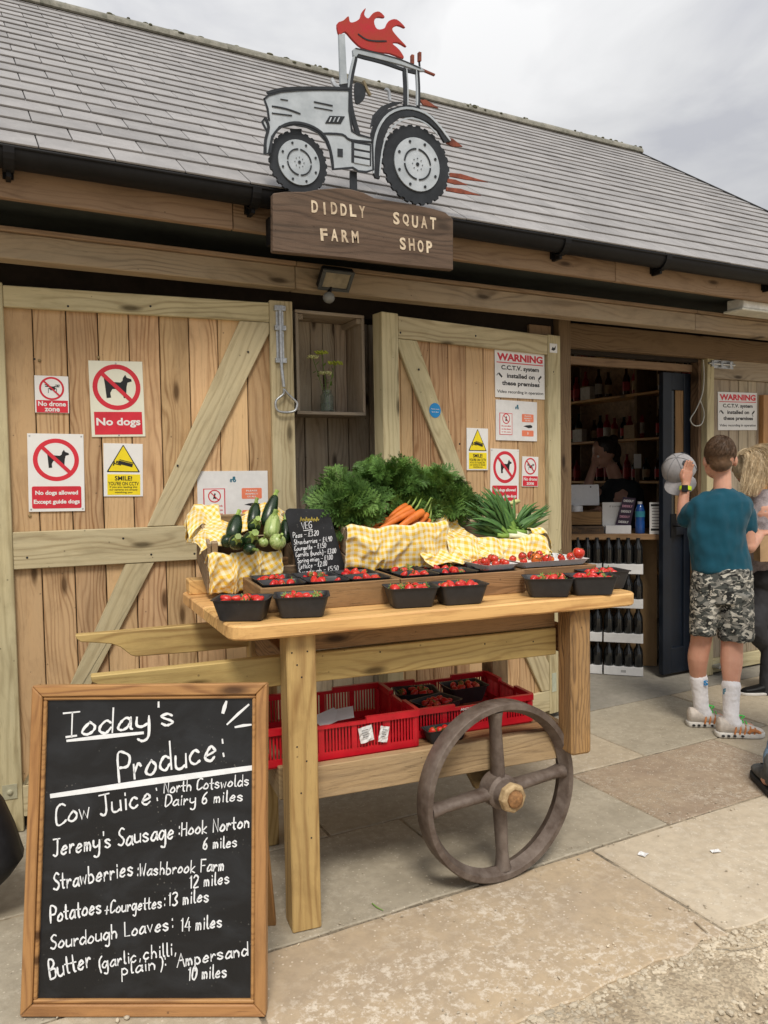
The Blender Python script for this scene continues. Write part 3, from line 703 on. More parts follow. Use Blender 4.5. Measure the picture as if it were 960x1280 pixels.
# ================================================================ THE CART
CA = R(-7); UX = Vector((math.cos(CA), math.sin(CA), 0)); VX = Vector((-math.sin(CA), math.cos(CA), 0))
CT = Matrix.Identity(4)
for i, c in enumerate((UX, VX, Vector((0, 0, 1)))): CT[0][i], CT[1][i], CT[2][i] = c
CT.translation = Vector((.823, 2.244, 0))
CTi = CT.inverted()
def cv(px, py, v): q = CTi @ onp(px, py, CT @ Vector((0, v, 0)), VX); return (q.x, q.z)
def cz(px, py, z): q = CTi @ wz(px, py, z); return (q.x, q.y)
def vf(v): return CT @ T(0, v, 0) @ RX(90)      # frame: x = u, y = z(up), normal toward the viewer
cart = thing('market_cart', 'wooden produce barrow with one big iron wheel, thick plank top and lower shelf', 'cart', CT)
LG = lambda n, u0, u1, v0, v1, z0, z1, m, bv=.004: B().box((z0, -(u1 - u0) / 2, -(v1 - v0) / 2), (z1, (u1 - u0) / 2, (v1 - v0) / 2)).build(n, m, cart, frame(CT @ Vector(((u0 + u1) / 2, (v0 + v1) / 2, 0)), (0, 0, 1), UX), bevel=bv, local=True)
LG('leg', .003, .098, 0, .095, 0, .958, M_['cart']); LG('leg', .003, .098, .60, .695, 0, .958, M_['cart'])
LG('post', 1.05, 1.135, 0, .095, .418, .958, M_['post'], .009); LG('post', 1.05, 1.135, .60, .695, .418, .958, M_['oldgrey'], .007)
F1 = vf(.097); F2 = vf(.597)
a = cv(395, 815, .097); b_ = cv(395, 852.5, .097); t_ = cv(113, 845.5, .097); zt, zb = a[1], b_[1]
board('rail', cart, F1, [(t_[0], t_[1] + .0), (1.049, zt), (1.049, zb), (-.2, zb), (t_[0] + .12, zb + .02), (t_[0] + .004, t_[1] - .02)], -.04, 0, M_['cart'], axis=(1, 0))
h_ = [cv(x / 3.368, 700 + y / 3.368, .64) for x, y in ((316, 318), (842, 272))]; hb_ = [cv(x / 3.368, 700 + y / 3.368, .64) for x, y in ((322, 333), (340, 346), (420, 350), (470, 354), (505, 366), (530, 385), (552, 402), (575, 407), (842, 386))]
board('handle', cart, vf(.64), [h_[0], (1.049, h_[0][1] + .01), (1.049, h_[0][1] - .09)] + hb_[::-1], -.04, 0, M_['cart'], axis=(1, 0))
LG2 = lambda n, u0, u1, v0, v1, z0, z1, m, bv=.003: B().box((0, -(z1 - z0) / 2, -(v1 - v0) / 2), (u1 - u0, (z1 - z0) / 2, (v1 - v0) / 2)).build(n, m, cart, frame(CT @ Vector((u0, (v0 + v1) / 2, (z0 + z1) / 2)), UX, (0, 0, 1)), bevel=bv, local=True)
LG2('apron', .0985, 1.0495, .105, .137, zt + .004, .958, M_['old'])
LG3 = lambda n, v0, v1, u0, u1, z0, z1, m, bv=.003: B().box((0, -(z1 - z0) / 2, -(u1 - u0) / 2), (v1 - v0, (z1 - z0) / 2, (u1 - u0) / 2)).build(n, m, cart, frame(CT @ Vector(((u0 + u1) / 2, v0, (z0 + z1) / 2)), VX, (0, 0, 1)), bevel=bv, local=True)
LG3('side_rail', .0965, .598, .02, .06, zb, zt, M_['old']); LG3('side_rail', .0965, .598, 1.08, 1.12, zb, zt, M_['old'])
z0, z1 = cv(398, 999, .097)[1], cv(398, 958, .097)[1]
LG2('lower_plank', .03, 1.049, .097, .137, z0, z1, M_['oldgrey']); LG2('lower_plank', .03, 1.049, .60, .64, z0, z1, M_['oldgrey'])
LG3('lower_side_plank', .1375, .598, .0, .04, z0, z1, M_['oldgrey']); LG3('lower_side_plank', .1375, .598, 1.09, 1.125, z0, z1, M_['oldgrey'])
SZ = z1 - .012
for i in range(4): LG2('shelf_board', .041, 1.089, .139 + i * .115, .139 + i * .115 + .108, SZ - .022, SZ, M_['old'])
ZT = 1.005
fl = cz(284, 781, ZT); bl = cz(229, 741, ZT); 
TL_ = .958
def rc(pts, r, k=5):
    out = []
    n = len(pts)
    for i, p in enumerate(pts):
        p = Vector(p); a = (Vector(pts[i - 1]) - p).normalized(); c = (Vector(pts[(i + 1) % n]) - p).normalized()
        rad = r[i] if hasattr(r, '__len__') else r
        if rad <= 0: out.append(tuple(p)); continue
        for j in range(k + 1):
            t = j / k; q = p + a * rad * (1 - t) ** 2 + c * rad * t ** 2; out.append(tuple(q))
    return out
ul = lambda v: fl[0] + (bl[0] - fl[0]) * (v - fl[1]) / (bl[1] - fl[1])
vs_ = [-.045, .155, .355, .555, .77]
for i in range(4):
    v0, v1 = vs_[i] + .0015, vs_[i + 1] - .0015
    q = [(ul(v0), v0), (1.315, v0), (1.315, v1), (ul(v1), v1)]
    q = rc(q, [.07 if i == 0 else 0, .06 if i == 0 else 0, .05 if i == 3 else 0, .03 if i == 3 else 0])
    board('tabletop_board', cart, CT, q, TL_, ZT, M_['top'], axis=(1, 0), bevel=.006)
kb = cz(234, 741, ZT)
LG3('end_block', .66, .76, kb[0], kb[0] + .11, ZT, ZT + .055, M_['top'])
# wheel
WV = .02; wl_, wr_ = cv(530, 1000, WV), cv(719.5, 968, WV); wt_, wb_ = cv(628, 880.5, WV), cv(624, 1101, WV)
wu = cv(631, 990, WV)[0]; WR = .5 * (wt_[1] - .0); wzc = WR
IRON = plain('rusty_cast_iron', (.165, .135, .115), .6, metal=.3, var=.35, scale=28, bump=.5, c2=(.085, .058, .045), bscale=90)
def wf(v): return CT @ T(wu, v, wzc) @ RZ(7) @ RX(90)
wheel = link('wheel', None, cart, wf(WV))
WF = wf(WV)
b = B(); prof = []
n = 72; ri, ro = WR - .029, WR
rings = []
for i in range(n):
    a = 2 * math.pi * i / n; c, s = math.cos(a), math.sin(a)
    rings.append([(r * c, r * s, z) for r, z in ((ri + .006, 0), (ro - .004, .0), (ro, -.005), (ro, -.07), (ro - .004, -.075), (ri + .006, -.075), (ri, -.06), (ri - .012, -.0375), (ri, -.012))])
rings.append(rings[0])
b.loft(rings, WF, cap=False); rim = b.build('rim', IRON, wheel, smooth=40)
for k in range(4):
    a = R(3 + 90 * k); L = WR - .03
    ri_ = []
    for t in (.06, .12, .2, .5, .8, .93, 1.0):
        h = .042 - .010 * t if t < .9 else .034 + .02 * (t - .9) / .1; d = .046 - .012 * t if t < .9 else .044
        if t < .1: h = .04
        r = L * t
        ri_.append([(r, h * .5 * math.cos(q) * (1 + .15 * abs(math.sin(2 * q))), -.036 + (d * .75) * math.sin(q)) for q in [2 * math.pi * j / 10 for j in range(10)]])
    # central web
    B().loft(ri_, WF @ Matrix.Rotation(a, 4, 'Z')).build('spoke', IRON, wheel, smooth=60)
B().lathe([(.05, -.075), (.062, -.07), (.062, -.01), (.05, .0), (.046, .03), (.04, .032)], 28, WF).build('hub', IRON, wheel, smooth=40)
NUT = plain('old_yellow_hub_nut', (.42, .32, .18), .65, var=.35, scale=50, bump=.5, c2=(.22, .13, .06))
hn = B().lathe([(.049, .028), (.052, .032), (.052, .052), (.047, .058), (.034, .060), (.030, .055)], 8, WF).build('hub_nut', NUT, wheel, bevel=.002)
B().lathe([(.030, .05), (.030, .066), (.024, .071), (.0, .072)], 16, WF).build('axle_end', plain('rust_orange', (.33, .17, .07), .8, var=.3, scale=70, bump=.5), hn, smooth=40)
B().tube([CT @ Vector((wu, .095, wzc)), CT @ Vector((wu, .70, wzc))], .022, 12).build('axle', IRON, cart, smooth=40)
for v in (.15, .60):
    B().prism([(wu - .09, z0 - .001), (wu + .09, z0 - .001), (wu + .045, wzc - .03), (wu - .045, wzc - .03)], -.03, 0, vf(v)).build('axle_bracket', plain('brass_bracket', (.22, .15, .07), .6, metal=.4) if v < .2 else M_['old'], cart, bevel=.003)
nails('nail_heads', cart, vf(0), [(.02, .90), (.036, .86), (.05, .82), (.07, .9), (.03, .6), (.06, .55), (.04, .45), (.07, .3)], .003, .0005)
nails('rail_nails', cart, vf(.097), [(.35, .85), (.75, .84), (.95, .83)], .003, .0005)

# ================================================================ BIG CHALKBOARD
BA, BB = wz(28, 1268), wz(333, 1268)
bu = (BB - BA).normalized(); lean = R(9); bback = Vector((-bu.y, bu.x, 0))
BF = frame(BA, bu, bback * math.sin(lean) + Vector((0, 0, 1)) * math.cos(lean))
cb = thing('chalkboard', "large black chalkboard in a varnished wooden frame headed Today's Produce", 'chalkboard', BF)
BW, BH = on(BF, 333, 1268).x, (on(BF, 47, 857).y + on(BF, 340, 853).y) / 2
i0, i1 = on(BF, 48, 1243), on(BF, 320, 875); fw = .031
pv = lambda *a: [tuple(x) for x in a]
bfm = M_['bframe']
board('frame_rail', cb, BF, pv((0, 0), (BW, 0), (BW - fw, fw), (fw, fw)), -.02, .016, bfm, axis=(1, 0))
board('frame_rail', cb, BF, pv((0, BH), (BW, BH), (BW - fw, BH - fw), (fw, BH - fw)), -.02, .016, bfm, axis=(1, 0))
board('frame_stile', cb, BF, pv((0, .001), (fw - .0005, fw + .0005), (fw - .0005, BH - fw - .0005), (0, BH - .001)), -.02, .016, bfm, axis=(0, 1))
board('frame_stile', cb, BF, pv((BW, .001), (BW - fw + .0005, fw + .0005), (BW - fw + .0005, BH - fw - .0005), (BW, BH - .001)), -.02, .016, bfm, axis=(0, 1))
b = B(); e_ = fw + .0005; k_ = .010   # inner moulding
for (x0, y0, x1, y1) in ((e_, e_, BW - e_, e_ + k_), (e_, BH - e_ - k_, BW - e_, BH - e_), (e_, e_ + k_, e_ + k_, BH - e_ - k_), (BW - e_ - k_, e_ + k_, BW - e_, BH - e_ - k_)):
    b.box((x0, y0, -.015), (x1, y1, .010), BF)
b.build('moulding', bfm, cb, bevel=.003)
def cbmat():
    m, nt, bs = newmat('chalkboard_black'); g = N(nt); v, oi, t = objvec(g)
    sm = g.noise(g.map(v, (3, 5, 3)), 2.0, 5, .6, .6)
    c = g.mix(g.ramp(sm, (.42, 0.0), (.75, 1.0)), (.006, .0065, .008), (.022, .025, .030))
    dst = g.n('ShaderNodeTexVoronoi', feature='F1'); g.set(dst.inputs['Vector'], v); dst.inputs['Scale'].default_value = 75
    sp = g.math('MULTIPLY', g.math('LESS_THAN', dst.outputs['Distance'], .16), g.ramp(g.noise(v, 9, 3, .5), (.55, 0.0), (.66, 1.0)))
    c = g.mix(g.math('MULTIPLY', sp, .22), c, (.35, .34, .30))
    g.set(bs.inputs['Base Color'], c); bs.inputs['Roughness'].default_value = .42; bs.inputs['Specular IOR Level'].default_value = .5
    g.set(bs.inputs['Normal'], g.bump(g.noise(v, 200, 2), .05, .002)); return m
CBM = cbmat()
B().box((e_ + .001, e_ + .001, -.014), (BW - e_ - .001, BH - e_ - .001, 0), BF).build('slate_panel', CBM, cb)
CH = plain('chalk_pen_white', (.80, .82, .84), .8, var=.06, scale=60, bump=.05)
rr = random.Random(11)
cp = lambda x, y: on(BF, x / 2.743, 830 + y / 2.743)
pxm = (cp(500, 600) - cp(500, 600 + 2.743)).length    # metres per photo pixel on the board
def line(name, s, a, b__, xh, w):
    b = B(); script(b, BF, s, cp(*a), cp(a[0] + (b__[0] - a[0]) * .975, b__[1]), xh * .88 * pxm, w * pxm, rr); return b.build(name, CH, cb)
def stroke(name, *sg):
    b = B()
    for p, q, w in sg: ribbon(b, [tuple(cp(*p)), tuple((cp(*p) + cp(*q)) / 2 + Vector((0, .001))), tuple(cp(*q))], w * pxm, 0, .0014, BF, rr)
    return b.build(name, CH, cb)
line('lettering', "Today's", (215, 252), (620, 205), 17.5, 4.2)
line('lettering', "Produce:", (405, 402), (790, 322), 20, 4.2)
stroke('underline', ((232, 263), (490, 236), 4.6)); stroke('underline', ((178, 452), (870, 355), 7.2))
stroke('chalk_tick', ((776, 130), (765, 166), 5)); stroke('chalk_tick', ((852, 140), (780, 206), 4)); stroke('chalk_tick', ((808, 216), (860, 208), 4))
for s, a, b__, xh, w in (("Cow Juice:", (190, 555), (560, 470), 14.5, 3.4), ("North Cotswolds", (560, 443), (866, 415), 8, 2.3), ("Dairy 6 miles", (565, 486), (845, 468), 8, 2.3),
    ("Jeremy's Sausage", (180, 658), (612, 594), 12, 3.0), (":Hook Norton", (608, 590), (866, 560), 9, 2.8), ("6 miles", (695, 636), (820, 624), 8, 2.4),
    ("Strawberries", (182, 775), (470, 722), 11.5, 2.9), (":Washbrook Farm", (466, 728), (780, 705), 8.5, 2.4), ("12 miles", (645, 768), (795, 750), 8.5, 2.5),
    ("Potatoes", (172, 886), (358, 850), 11, 3.0), ("+Courgettes:", (358, 856), (575, 832), 8.5, 2.4), ("13 miles", (572, 830), (725, 812), 9, 2.6),
    ("Sourdough Loaves:", (172, 978), (610, 906), 9.5, 2.6), ("14 miles", (615, 918), (770, 900), 9, 2.6),
    ("Butter", (170, 1080), (322, 1036), 12.5, 3.0), ("(garlic,", (335, 1046), (490, 1016), 8.5, 2.4), ("chilli,", (492, 1014), (610, 994), 9, 2.4), ("plain):", (415, 1066), (580, 1036), 8.5, 2.4),
    ("Ampersand", (608, 1038), (862, 996), 9, 2.6), ("10 miles", (640, 1084), (785, 1072), 9, 2.5)):
    line('lettering', s, a, b__, xh, w)
# folding rear frame of the board
for s in (.06, BW - .06):
    top = BF @ Vector((s, BH - .06, -.022)); foot = BF @ Vector((s, 0, 0)) + bback * .42; foot.z = 0
    plank3('rear_leg', cb, foot, top, bu, .035, .02, bfm)
plank3('rear_leg_rail', cb, BF @ Vector((.08, .25, 0)) + bback * .30, BF @ Vector((BW - .08, .25, 0)) + bback * .30, (0, 0, 1), .035, .018, bfm)
# ================================================================ SIGNS ON THE DOORS
def smooth_closed(p, k=4):
    n = len(p); out = []
    for i in range(n):
        a, b, c, d = p[i - 1], p[i], p[(i + 1) % n], p[(i + 2) % n]
        for j in range(k):
            t = j / k
            out.append(tuple(.5 * (2 * b[q] + (c[q] - a[q]) * t + (2 * a[q] - 5 * b[q] + 4 * c[q] - d[q]) * t * t + (3 * b[q] - a[q] - 3 * c[q] + d[q]) * t ** 3) for q in (0, 1)))
    return out
class Sign:
    def __init__(s, label, P, tl, tr, br, bl, face='white', cat='sign', h=-.0185, th=.004, round_=0, group=None, name='sign'):
        F0 = P @ T(0, 0, h); c = [on(F0, *p) for p in (tl, tr, br, bl)]
        s.w = ((c[1] - c[0]).length + (c[2] - c[3]).length) / 2; s.h = ((c[0] - c[3]).length + (c[1] - c[2]).length) / 2
        u = ((c[1] - c[0]) + (c[2] - c[3])).normalized(); cen = (c[0] + c[1] + c[2] + c[3]) / 4
        o = cen - u * s.w / 2 - Vector((-u.y, u.x)) * s.h / 2
        s.F = F0 @ T(o.x, o.y, 0) @ Matrix.Rotation(math.atan2(u.y, u.x), 4, 'Z'); s.F0 = s.F
        s.o = thing(name, label, cat, s.F, group); s.z = th
        q = rc(rect(0, 0, s.w, s.h), round_) if round_ else rect(0, 0, s.w, s.h)
        s.plate = B().prism(q, 0, th, s.F).build('plate', M_[face], s.o, bevel=.0006)
    def X(s, x, y): return (x * s.w, y * s.h)
    def block(s, name, mat, x0, y0, x1, y1, r=0, z=None, par=None):
        q = rect(x0 * s.w, y0 * s.h, x1 * s.w, y1 * s.h); q = rc(q, r) if r else q
        z = s.z if z is None else z
        return B().prism(q, z, z + .0006, s.F).build(name, M_[mat], par or s.o)
    def txt(s, t, x, y, w, h, mat, z=None, bold=.02):
        z = (s.z if z is None else z); return text('lettering', s.o, s.F, t, x * s.w, y * s.h, w * s.w, h * s.h, M_[mat], z, bold)
    def ringsym(s, cx, cy, r, t, mat='red', z=None):
        z = s.z if z is None else z; C = s.F @ T(cx * s.w, cy * s.h, z)
        b = B().ring(r - t, r, 0, .0006, 40, C).box((-r + t * .5, -t * .42, .0012), (r - t * .5, t * .42, .0018), C @ RZ(-45)); return b.build('prohibition_ring', M_[mat], s.o)
    def poly(s, name, mat, pts, cx, cy, sx, sy=None, z=None, sm=False):
        sy = sy or sx; z = s.z if z is None else z; q = [(cx * s.w + (p[0] - .5) * sx, cy * s.h + (p[1] - .5) * sy) for p in pts]
        return B().prism(smooth_closed(q, 3) if sm else q, z, z + .0006, s.F).build(name, M_[mat], s.o)
DOG = [(.0, 1.0), (.07, .98), (.12, .80), (.36, .74), (.60, .72), (.68, .80), (.70, .93), (.79, 1.08), (.84, .95), (1.0, .88), (1.02, .78), (.86, .72), (.82, .52), (.80, .22), (.84, .02), (.70, .0), (.66, .30), (.56, .42), (.30, .42), (.22, .24), (.24, .02), (.08, .0), (.06, .30), (.04, .6)]
def drone(s, cx, cy, r):
    b = B(); C = s.F @ T(cx * s.w, cy * s.h, s.z)
    b.prism([(-.35 * r, -.1 * r), (-.2 * r, .14 * r), (.2 * r, .14 * r), (.35 * r, -.1 * r), (.15 * r, -.28 * r), (-.15 * r, -.28 * r)], 0, .0006, C)
    for q in (-1, 1):
        b.box((min(q * .15 * r, q * .7 * r), .08 * r, 0), (max(q * .15 * r, q * .7 * r), .18 * r, .0006), C).box((q * .52 * r - .22 * r, .26 * r, 0), (q * .52 * r + .22 * r, .34 * r, .0006), C)
        b.box((q * .52 * r - .04 * r, .18 * r, 0), (q * .52 * r + .04 * r, .26 * r, .0006), C); b.box((q * .4 * r - .03 * r, -.55 * r, 0), (q * .4 * r + .03 * r, -.05 * r, .0006), C)
    b.build('drone_symbol', M_['ink'], s.o)
def screws(s, pts):
    b = B()
    for x, y in pts: b.ell((x * s.w, y * s.h, s.z), (.004, .004, .002), s.F, nu=8, nv=4)
    b.build('screw', M_['galv'], s.o)
def nodogs(s, small=True):
    r = .36 * s.w
    s.poly('dog_symbol', 'ink', DOG, .50, .665, r * 1.15, r * .95, sm=False); s.ringsym(.5, .665, r * 1.12, r * .2)
s = Sign('cream No dogs sign with thick red ring, highest sign on the left door', LD, (110.5, 451), (178.5, 452), (181, 546), (114.5, 546), 'cream')
r = .445 * s.w; s.poly('dog_symbol', 'ink', DOG, .52, .655, r * 1.15, r * .95); s.ringsym(.5, .655, r, r * .2)
s.block('red_panel', 'red', .06, .03, .95, .33); s.txt('No dogs', .505, .185, .82, .13, 'white', z=s.z + .0008, bold=.03); screws(s, ((.5, .97), (.5, .02)))
s = Sign('small No drone zone sign with red ring, leftmost on the left door', LD, (42, 469), (85, 471), (86.7, 516.5), (45, 516), 'white')
drone(s, .52, .68, .3 * s.w); s.ringsym(.5, .66, .37 * s.w, .06 * s.w); s.block('red_panel', 'red', .04, .01, .97, .34)
s.txt('No drone', .5, .245, .82, .13, 'white', z=s.z + .0008, bold=.03); s.txt('zone', .5, .085, .45, .1, 'white', z=s.z + .0008, bold=.03)
def guide(s):
    r = .41 * s.w; s.poly('dog_symbol', 'ink', DOG, .53, .67, r * .95, r * .8); s.ringsym(.5, .665, r, r * .2)
    s.block('red_panel', 'red', .06, .04, .94, .325, r=.008); s.txt('No dogs allowed', .5, .235, .76, .07, 'white', z=s.z + .0008, bold=.035); s.txt('Except guide dogs', .5, .12, .82, .07, 'white', z=s.z + .0008, bold=.035)
    screws(s, ((.04, .03), (.96, .03), (.04, .97), (.96, .97)))
s = Sign('white No dogs allowed Except guide dogs sign, low on the left door', LD, (33, 542), (103.5, 542.5), (107, 639), (37, 639.5)); guide(s)
def smile(s):
    t = lambda k: [(.5, .985 - .0 - k * .03), (.93 - k * .05, .46 + k * .018), (.07 + k * .05, .46 + k * .018)]
    F = s.F
    B().prism(rc([s.X(*p) for p in t(0)], .006), s.z, s.z + .0006, F).build('warning_triangle', M_['ink'], s.o)
    B().prism(rc([s.X(*p) for p in t(1)], .004), s.z + .0007, s.z + .0012, F).build('triangle_face', M_['yellow'], s.o)
    C = F @ T(.55 * s.w, .615 * s.h, s.z + .0014) @ RZ(-14); w = s.w
    b = B(); b.box((-.19 * w, -.04 * w, 0), (.19 * w, .05 * w, .0006), C).box((-.17 * w, .065 * w, 0), (.21 * w, .085 * w, .0006), C).box((-.24 * w, -.03 * w, 0), (-.2 * w, .03 * w, .0006), C).box((-.30 * w, -.12 * w, 0), (-.27 * w, .0 * w, .0006), C).box((-.27 * w, -.07 * w, 0), (-.10 * w, -.045 * w, .0006), C)
    b.build('camera_symbol', M_['ink'], s.o)
    s.block('yellow_panel', 'yellow', .09, .03, .93, .42); z = s.z + .0008
    s.txt('SMILE!', .5, .345, .44, .085, 'ink', z=z, bold=.02); s.txt("YOU'RE ON CCTV", .5, .245, .78, .07, 'ink', z=z, bold=.01)
    for i, t_ in enumerate(('If you are reading this', 'our cameras are already', 'watching you')): s.txt(t_, .5, .175 - i * .05, (.70, .72, .45)[i], .040, 'ink', z=z, bold=.01)
s = Sign('yellow SMILE CCTV sign with camera triangle, on the left door below the cream sign', LD, (128, 554), (177, 555), (180, 620.5), (131, 620.5)); smile(s)
def tractor_logo(s, cx, cy, k):
    C = s.F @ T(cx * s.w, cy * s.h, s.z); b = B()
    b.ring(.12 * k, .34 * k, 0, .0006, 16, C @ T(.30 * k, -.2 * k, 0)).ring(.08 * k, .24 * k, 0, .0006, 16, C @ T(-.42 * k, -.3 * k, 0)).prism([(-.6 * k, .12 * k), (-.6 * k, -.08 * k), (.1 * k, -.1 * k), (.5 * k, .2 * k), (.45 * k, .62 * k), (-.05 * k, .62 * k), (-.1 * k, .14 * k)], 0, .0005, C)
    b.build('tractor_logo', M_['teal'], s.o)
def notice(s, full):
    tractor_logo(s, .5, .84, .07 * s.w); s.block('box_outline', 'red', .08, .14, .385, .68); s.block('box_face', 'white', .095, .155, .37, .665, z=s.z + .0007)
    b = B().ring(.075 * s.w, .09 * s.w, 0, .0005, 24, s.F @ T(.235 * s.w, .54 * s.h, s.z + .0014)).box((-.08 * s.w, -.006 * s.w, 0), (.08 * s.w, .006 * s.w, .0005), s.F @ T(.235 * s.w, .54 * s.h, s.z + .002) @ RZ(-45)); b.build('prohibition_ring', M_['red'], s.o)
    q = [(.2, 0), (.45, .1), (.8, 0), (.62, .5), (.75, .9), (.5, 1), (.35, .6)]; s.poly('climber_symbol', 'ink', q, .235, .54, .075 * s.w, .085 * s.w, z=s.z + .0013)
    s.block('orange_panel', 'orange', .62, .48, .91, .68, r=.006); s.block('orange_panel', 'orange', .62, .12, .91, .27, r=.006)
    z = s.z + .0008; s.txt('PLEASE', .765, .63, .16, .03, 'white', z=z); s.txt('RESPECT', .765, .57, .18, .03, 'white', z=z); s.txt('US ALL', .765, .52, .13, .03, 'white', z=z)
    s.poly('hand_symbol', 'ink', [(0, .5), (.3, .8), (.8, 1), (1, .7), (1, .2), (.6, 0), (.3, .3)], .765, .37, .22 * s.w, .06 * s.w)
    for i, t_ in enumerate(('Do not climb', 'on the fence', 'or the gates')): s.txt(t_, .235, .36 - i * .075, .22, .035, 'red', z=s.z + .0014)
    s.txt('i', .765, .195, .02, .06, 'white', z=z, bold=.04)
s = Sign('white notice with tractor logo and orange panel, on the left door behind the courgettes', LD, (246, 589.5), (334, 588), (335.5, 655), (247.5, 657), 'paper', 'notice'); notice(s, 1)
def warning(s):
    s.txt('WARNING', .5, .865, .92, .16, 'red', bold=.045); s.block('red_line', 'red', .03, .735, .97, .755)
    s.txt('C.C.T.V. system', .5, .63, .76, .125, 'ink', bold=.03); s.txt('installed on', .51, .475, .56, .10, 'ink', bold=.03); s.txt('these premises', .51, .30, .76, .125, 'ink', bold=.03); s.txt('Video recording in operation', .5, .12, .93, .085, 'ink', bold=.012)
    for q, a in ((.1, -40), (.9, 40)):
        C = s.F @ T(q * s.w, .47 * s.h, s.z) @ RZ(a); B().box((-.04 * s.w, -.012 * s.w, 0), (.04 * s.w, .016 * s.w, .0006), C).box((-.055 * s.w, -.05 * s.w, 0), (-.045 * s.w, .0, .0006), C).build('camera_symbol', M_['ink'], s.o)
s = Sign('white WARNING C.C.T.V. sign with red heading, on the middle door', RD, (618.5, 437.5), (680, 443), (680.3, 500), (618, 496)); warning(s)
s = Sign('white notice with small tractor logo, on the middle door under its warning sign', RD, (619, 499.5), (670.7, 502.7), (670.7, 552), (619.8, 550), 'paper', 'notice'); notice(s, 0)
s = Sign('narrow yellow SMILE CCTV sign with camera triangle, on the middle door', RD, (583, 535), (609.5, 535.7), (609.5, 588), (583, 587.5)); smile(s)
s = Sign('white No dogs allowed sign on the middle door, standing above the leeks', RD, (612, 561), (647.4, 561.5), (648.5, 629), (613, 628.5)); guide(s)
s = Sign('smallest No drone zone sign, at the right side of the middle door', RD, (652, 570.7), (672, 571), (672.3, 608.6), (652.3, 607.8)); drone(s, .52, .68, .3 * s.w); s.ringsym(.5, .68, .37 * s.w, .06 * s.w); s.block('red_panel', 'red', .04, .02, .97, .35)
s.txt('No drone', .5, .25, .82, .11, 'white', z=s.z + .0008, bold=.02); s.txt('zone', .5, .10, .45, .09, 'white', z=s.z + .0008, bold=.02)
s = Sign('white WARNING sign on the grey boards right of the shop doorway', RW, (897, 490), (945.5, 491), (946, 538), (897, 537.5), h=-.005); warning(s)
c = on(RD, 543.4, 513); rx = abs(on(RD, 550.5, 513).x - c.x)
F = RD @ T(c.x, c.y, .0022); st_ = thing('sticker', 'round blue sticker with white lettering on the diagonal brace', 'sticker', F)
B().lathe([(0, 0), (rx, 0), (rx, .001), (0, .001)], 32, F, cap=False).build('disc', M_['bluep'], st_)
text('lettering', st_, F, 'Please keep', 0, .006, rx * 1.4, .006, M_['white'], .0012, .01); text('lettering', st_, F, 'door shut', 0, -.008, rx * 1.2, .006, M_['white'], .0012, .01)
s = Sign('tiny white square sticker at the top right corner of the middle door', RD, (687, 429), (696.3, 430), (696.3, 441.5), (687, 440.5), cat='sticker', h=.0065, th=.0015, name='sticker')
s.poly('smudge_logo', 'ink', [(0, .2), (.3, .7), (.6, .5), (1, .9), (.9, .3), (.5, .1)], .5, .5, s.w * .6)

# ---- bolt with long handle on the left door
F = LD @ T(0, 0, .0065); p0, p1 = on(F, 342, 381), on(F, 357.5, 454)
bt = thing('bolt_handle', 'long galvanised door bolt with loop handle hanging on the left door', 'bolt', F @ T((p0.x + p1.x) / 2, p0.y, 0))
cx = (p0.x + p1.x) / 2; ww = p1.x - p0.x
B().box((cx - ww * .35, p1.y, 0), (cx + ww * .35, p0.y, .004), F).build('back_plate', M_['galv'], bt, bevel=.001)
for t in (.02, .36, .92):
    b = B(); y = p0.y + (p1.y - p0.y) * t; b.box((cx - ww * .5, y - .022, .0), (cx + ww * .5, y, .018), F)
    for q in (-.4, .4): b.ell((cx + ww * q, y - .011, .018), (.004, .004, .002), F, nu=7, nv=4)
    b.build('keeper', M_['galv'], bt, bevel=.004, seg=2)
ry = on(F, 355, 487).y; rb_ = on(F, 355, 516).y; rl, rr_ = on(F, 343, 505).x, on(F, 370, 505).x; rm = (rl + rr_) / 2
pts = [(cx, p0.y - .01, .014), (cx, p1.y, .016), (cx + .003, (p1.y + ry) / 2, .02), (cx + .008, ry + .01, .02)]
loop = [(cx + .008, ry, .02), (rm + .012, ry - .025, .02), (rr_ - .006, ry - .055, .02), (rr_, rb_ + .035, .02), (rr_ - .012, rb_ + .008, .02), (rm, rb_, .02), (rl + .012, rb_ + .006, .02), (rl, rb_ + .03, .02), (rl + .006, ry - .05, .02), (rm - .012, ry - .022, .02), (cx + .006, ry + .002, .02)]
def cr3(P, k=4):
    P = [Vector(p) for p in P]; Q = [P[0]] + P + [P[-1]]; out = []
    for i in range(1, len(Q) - 2):
        a, b, c, d = Q[i - 1:i + 3]
        for j in range(k):
            t = j / k; out.append(.5 * ((2 * b) + (c - a) * t + (2 * a - 5 * b + 4 * c - d) * t * t + (3 * b - a - 3 * c + d) * t ** 3))
    return out + [P[-1]]
B().tube(cr3(pts), .0075, 10, F).build('rod', M_['galv'], bt, smooth=True); B().tube(cr3(loop), .0055, 8, F).build('loop', M_['galv'], bt, smooth=True)

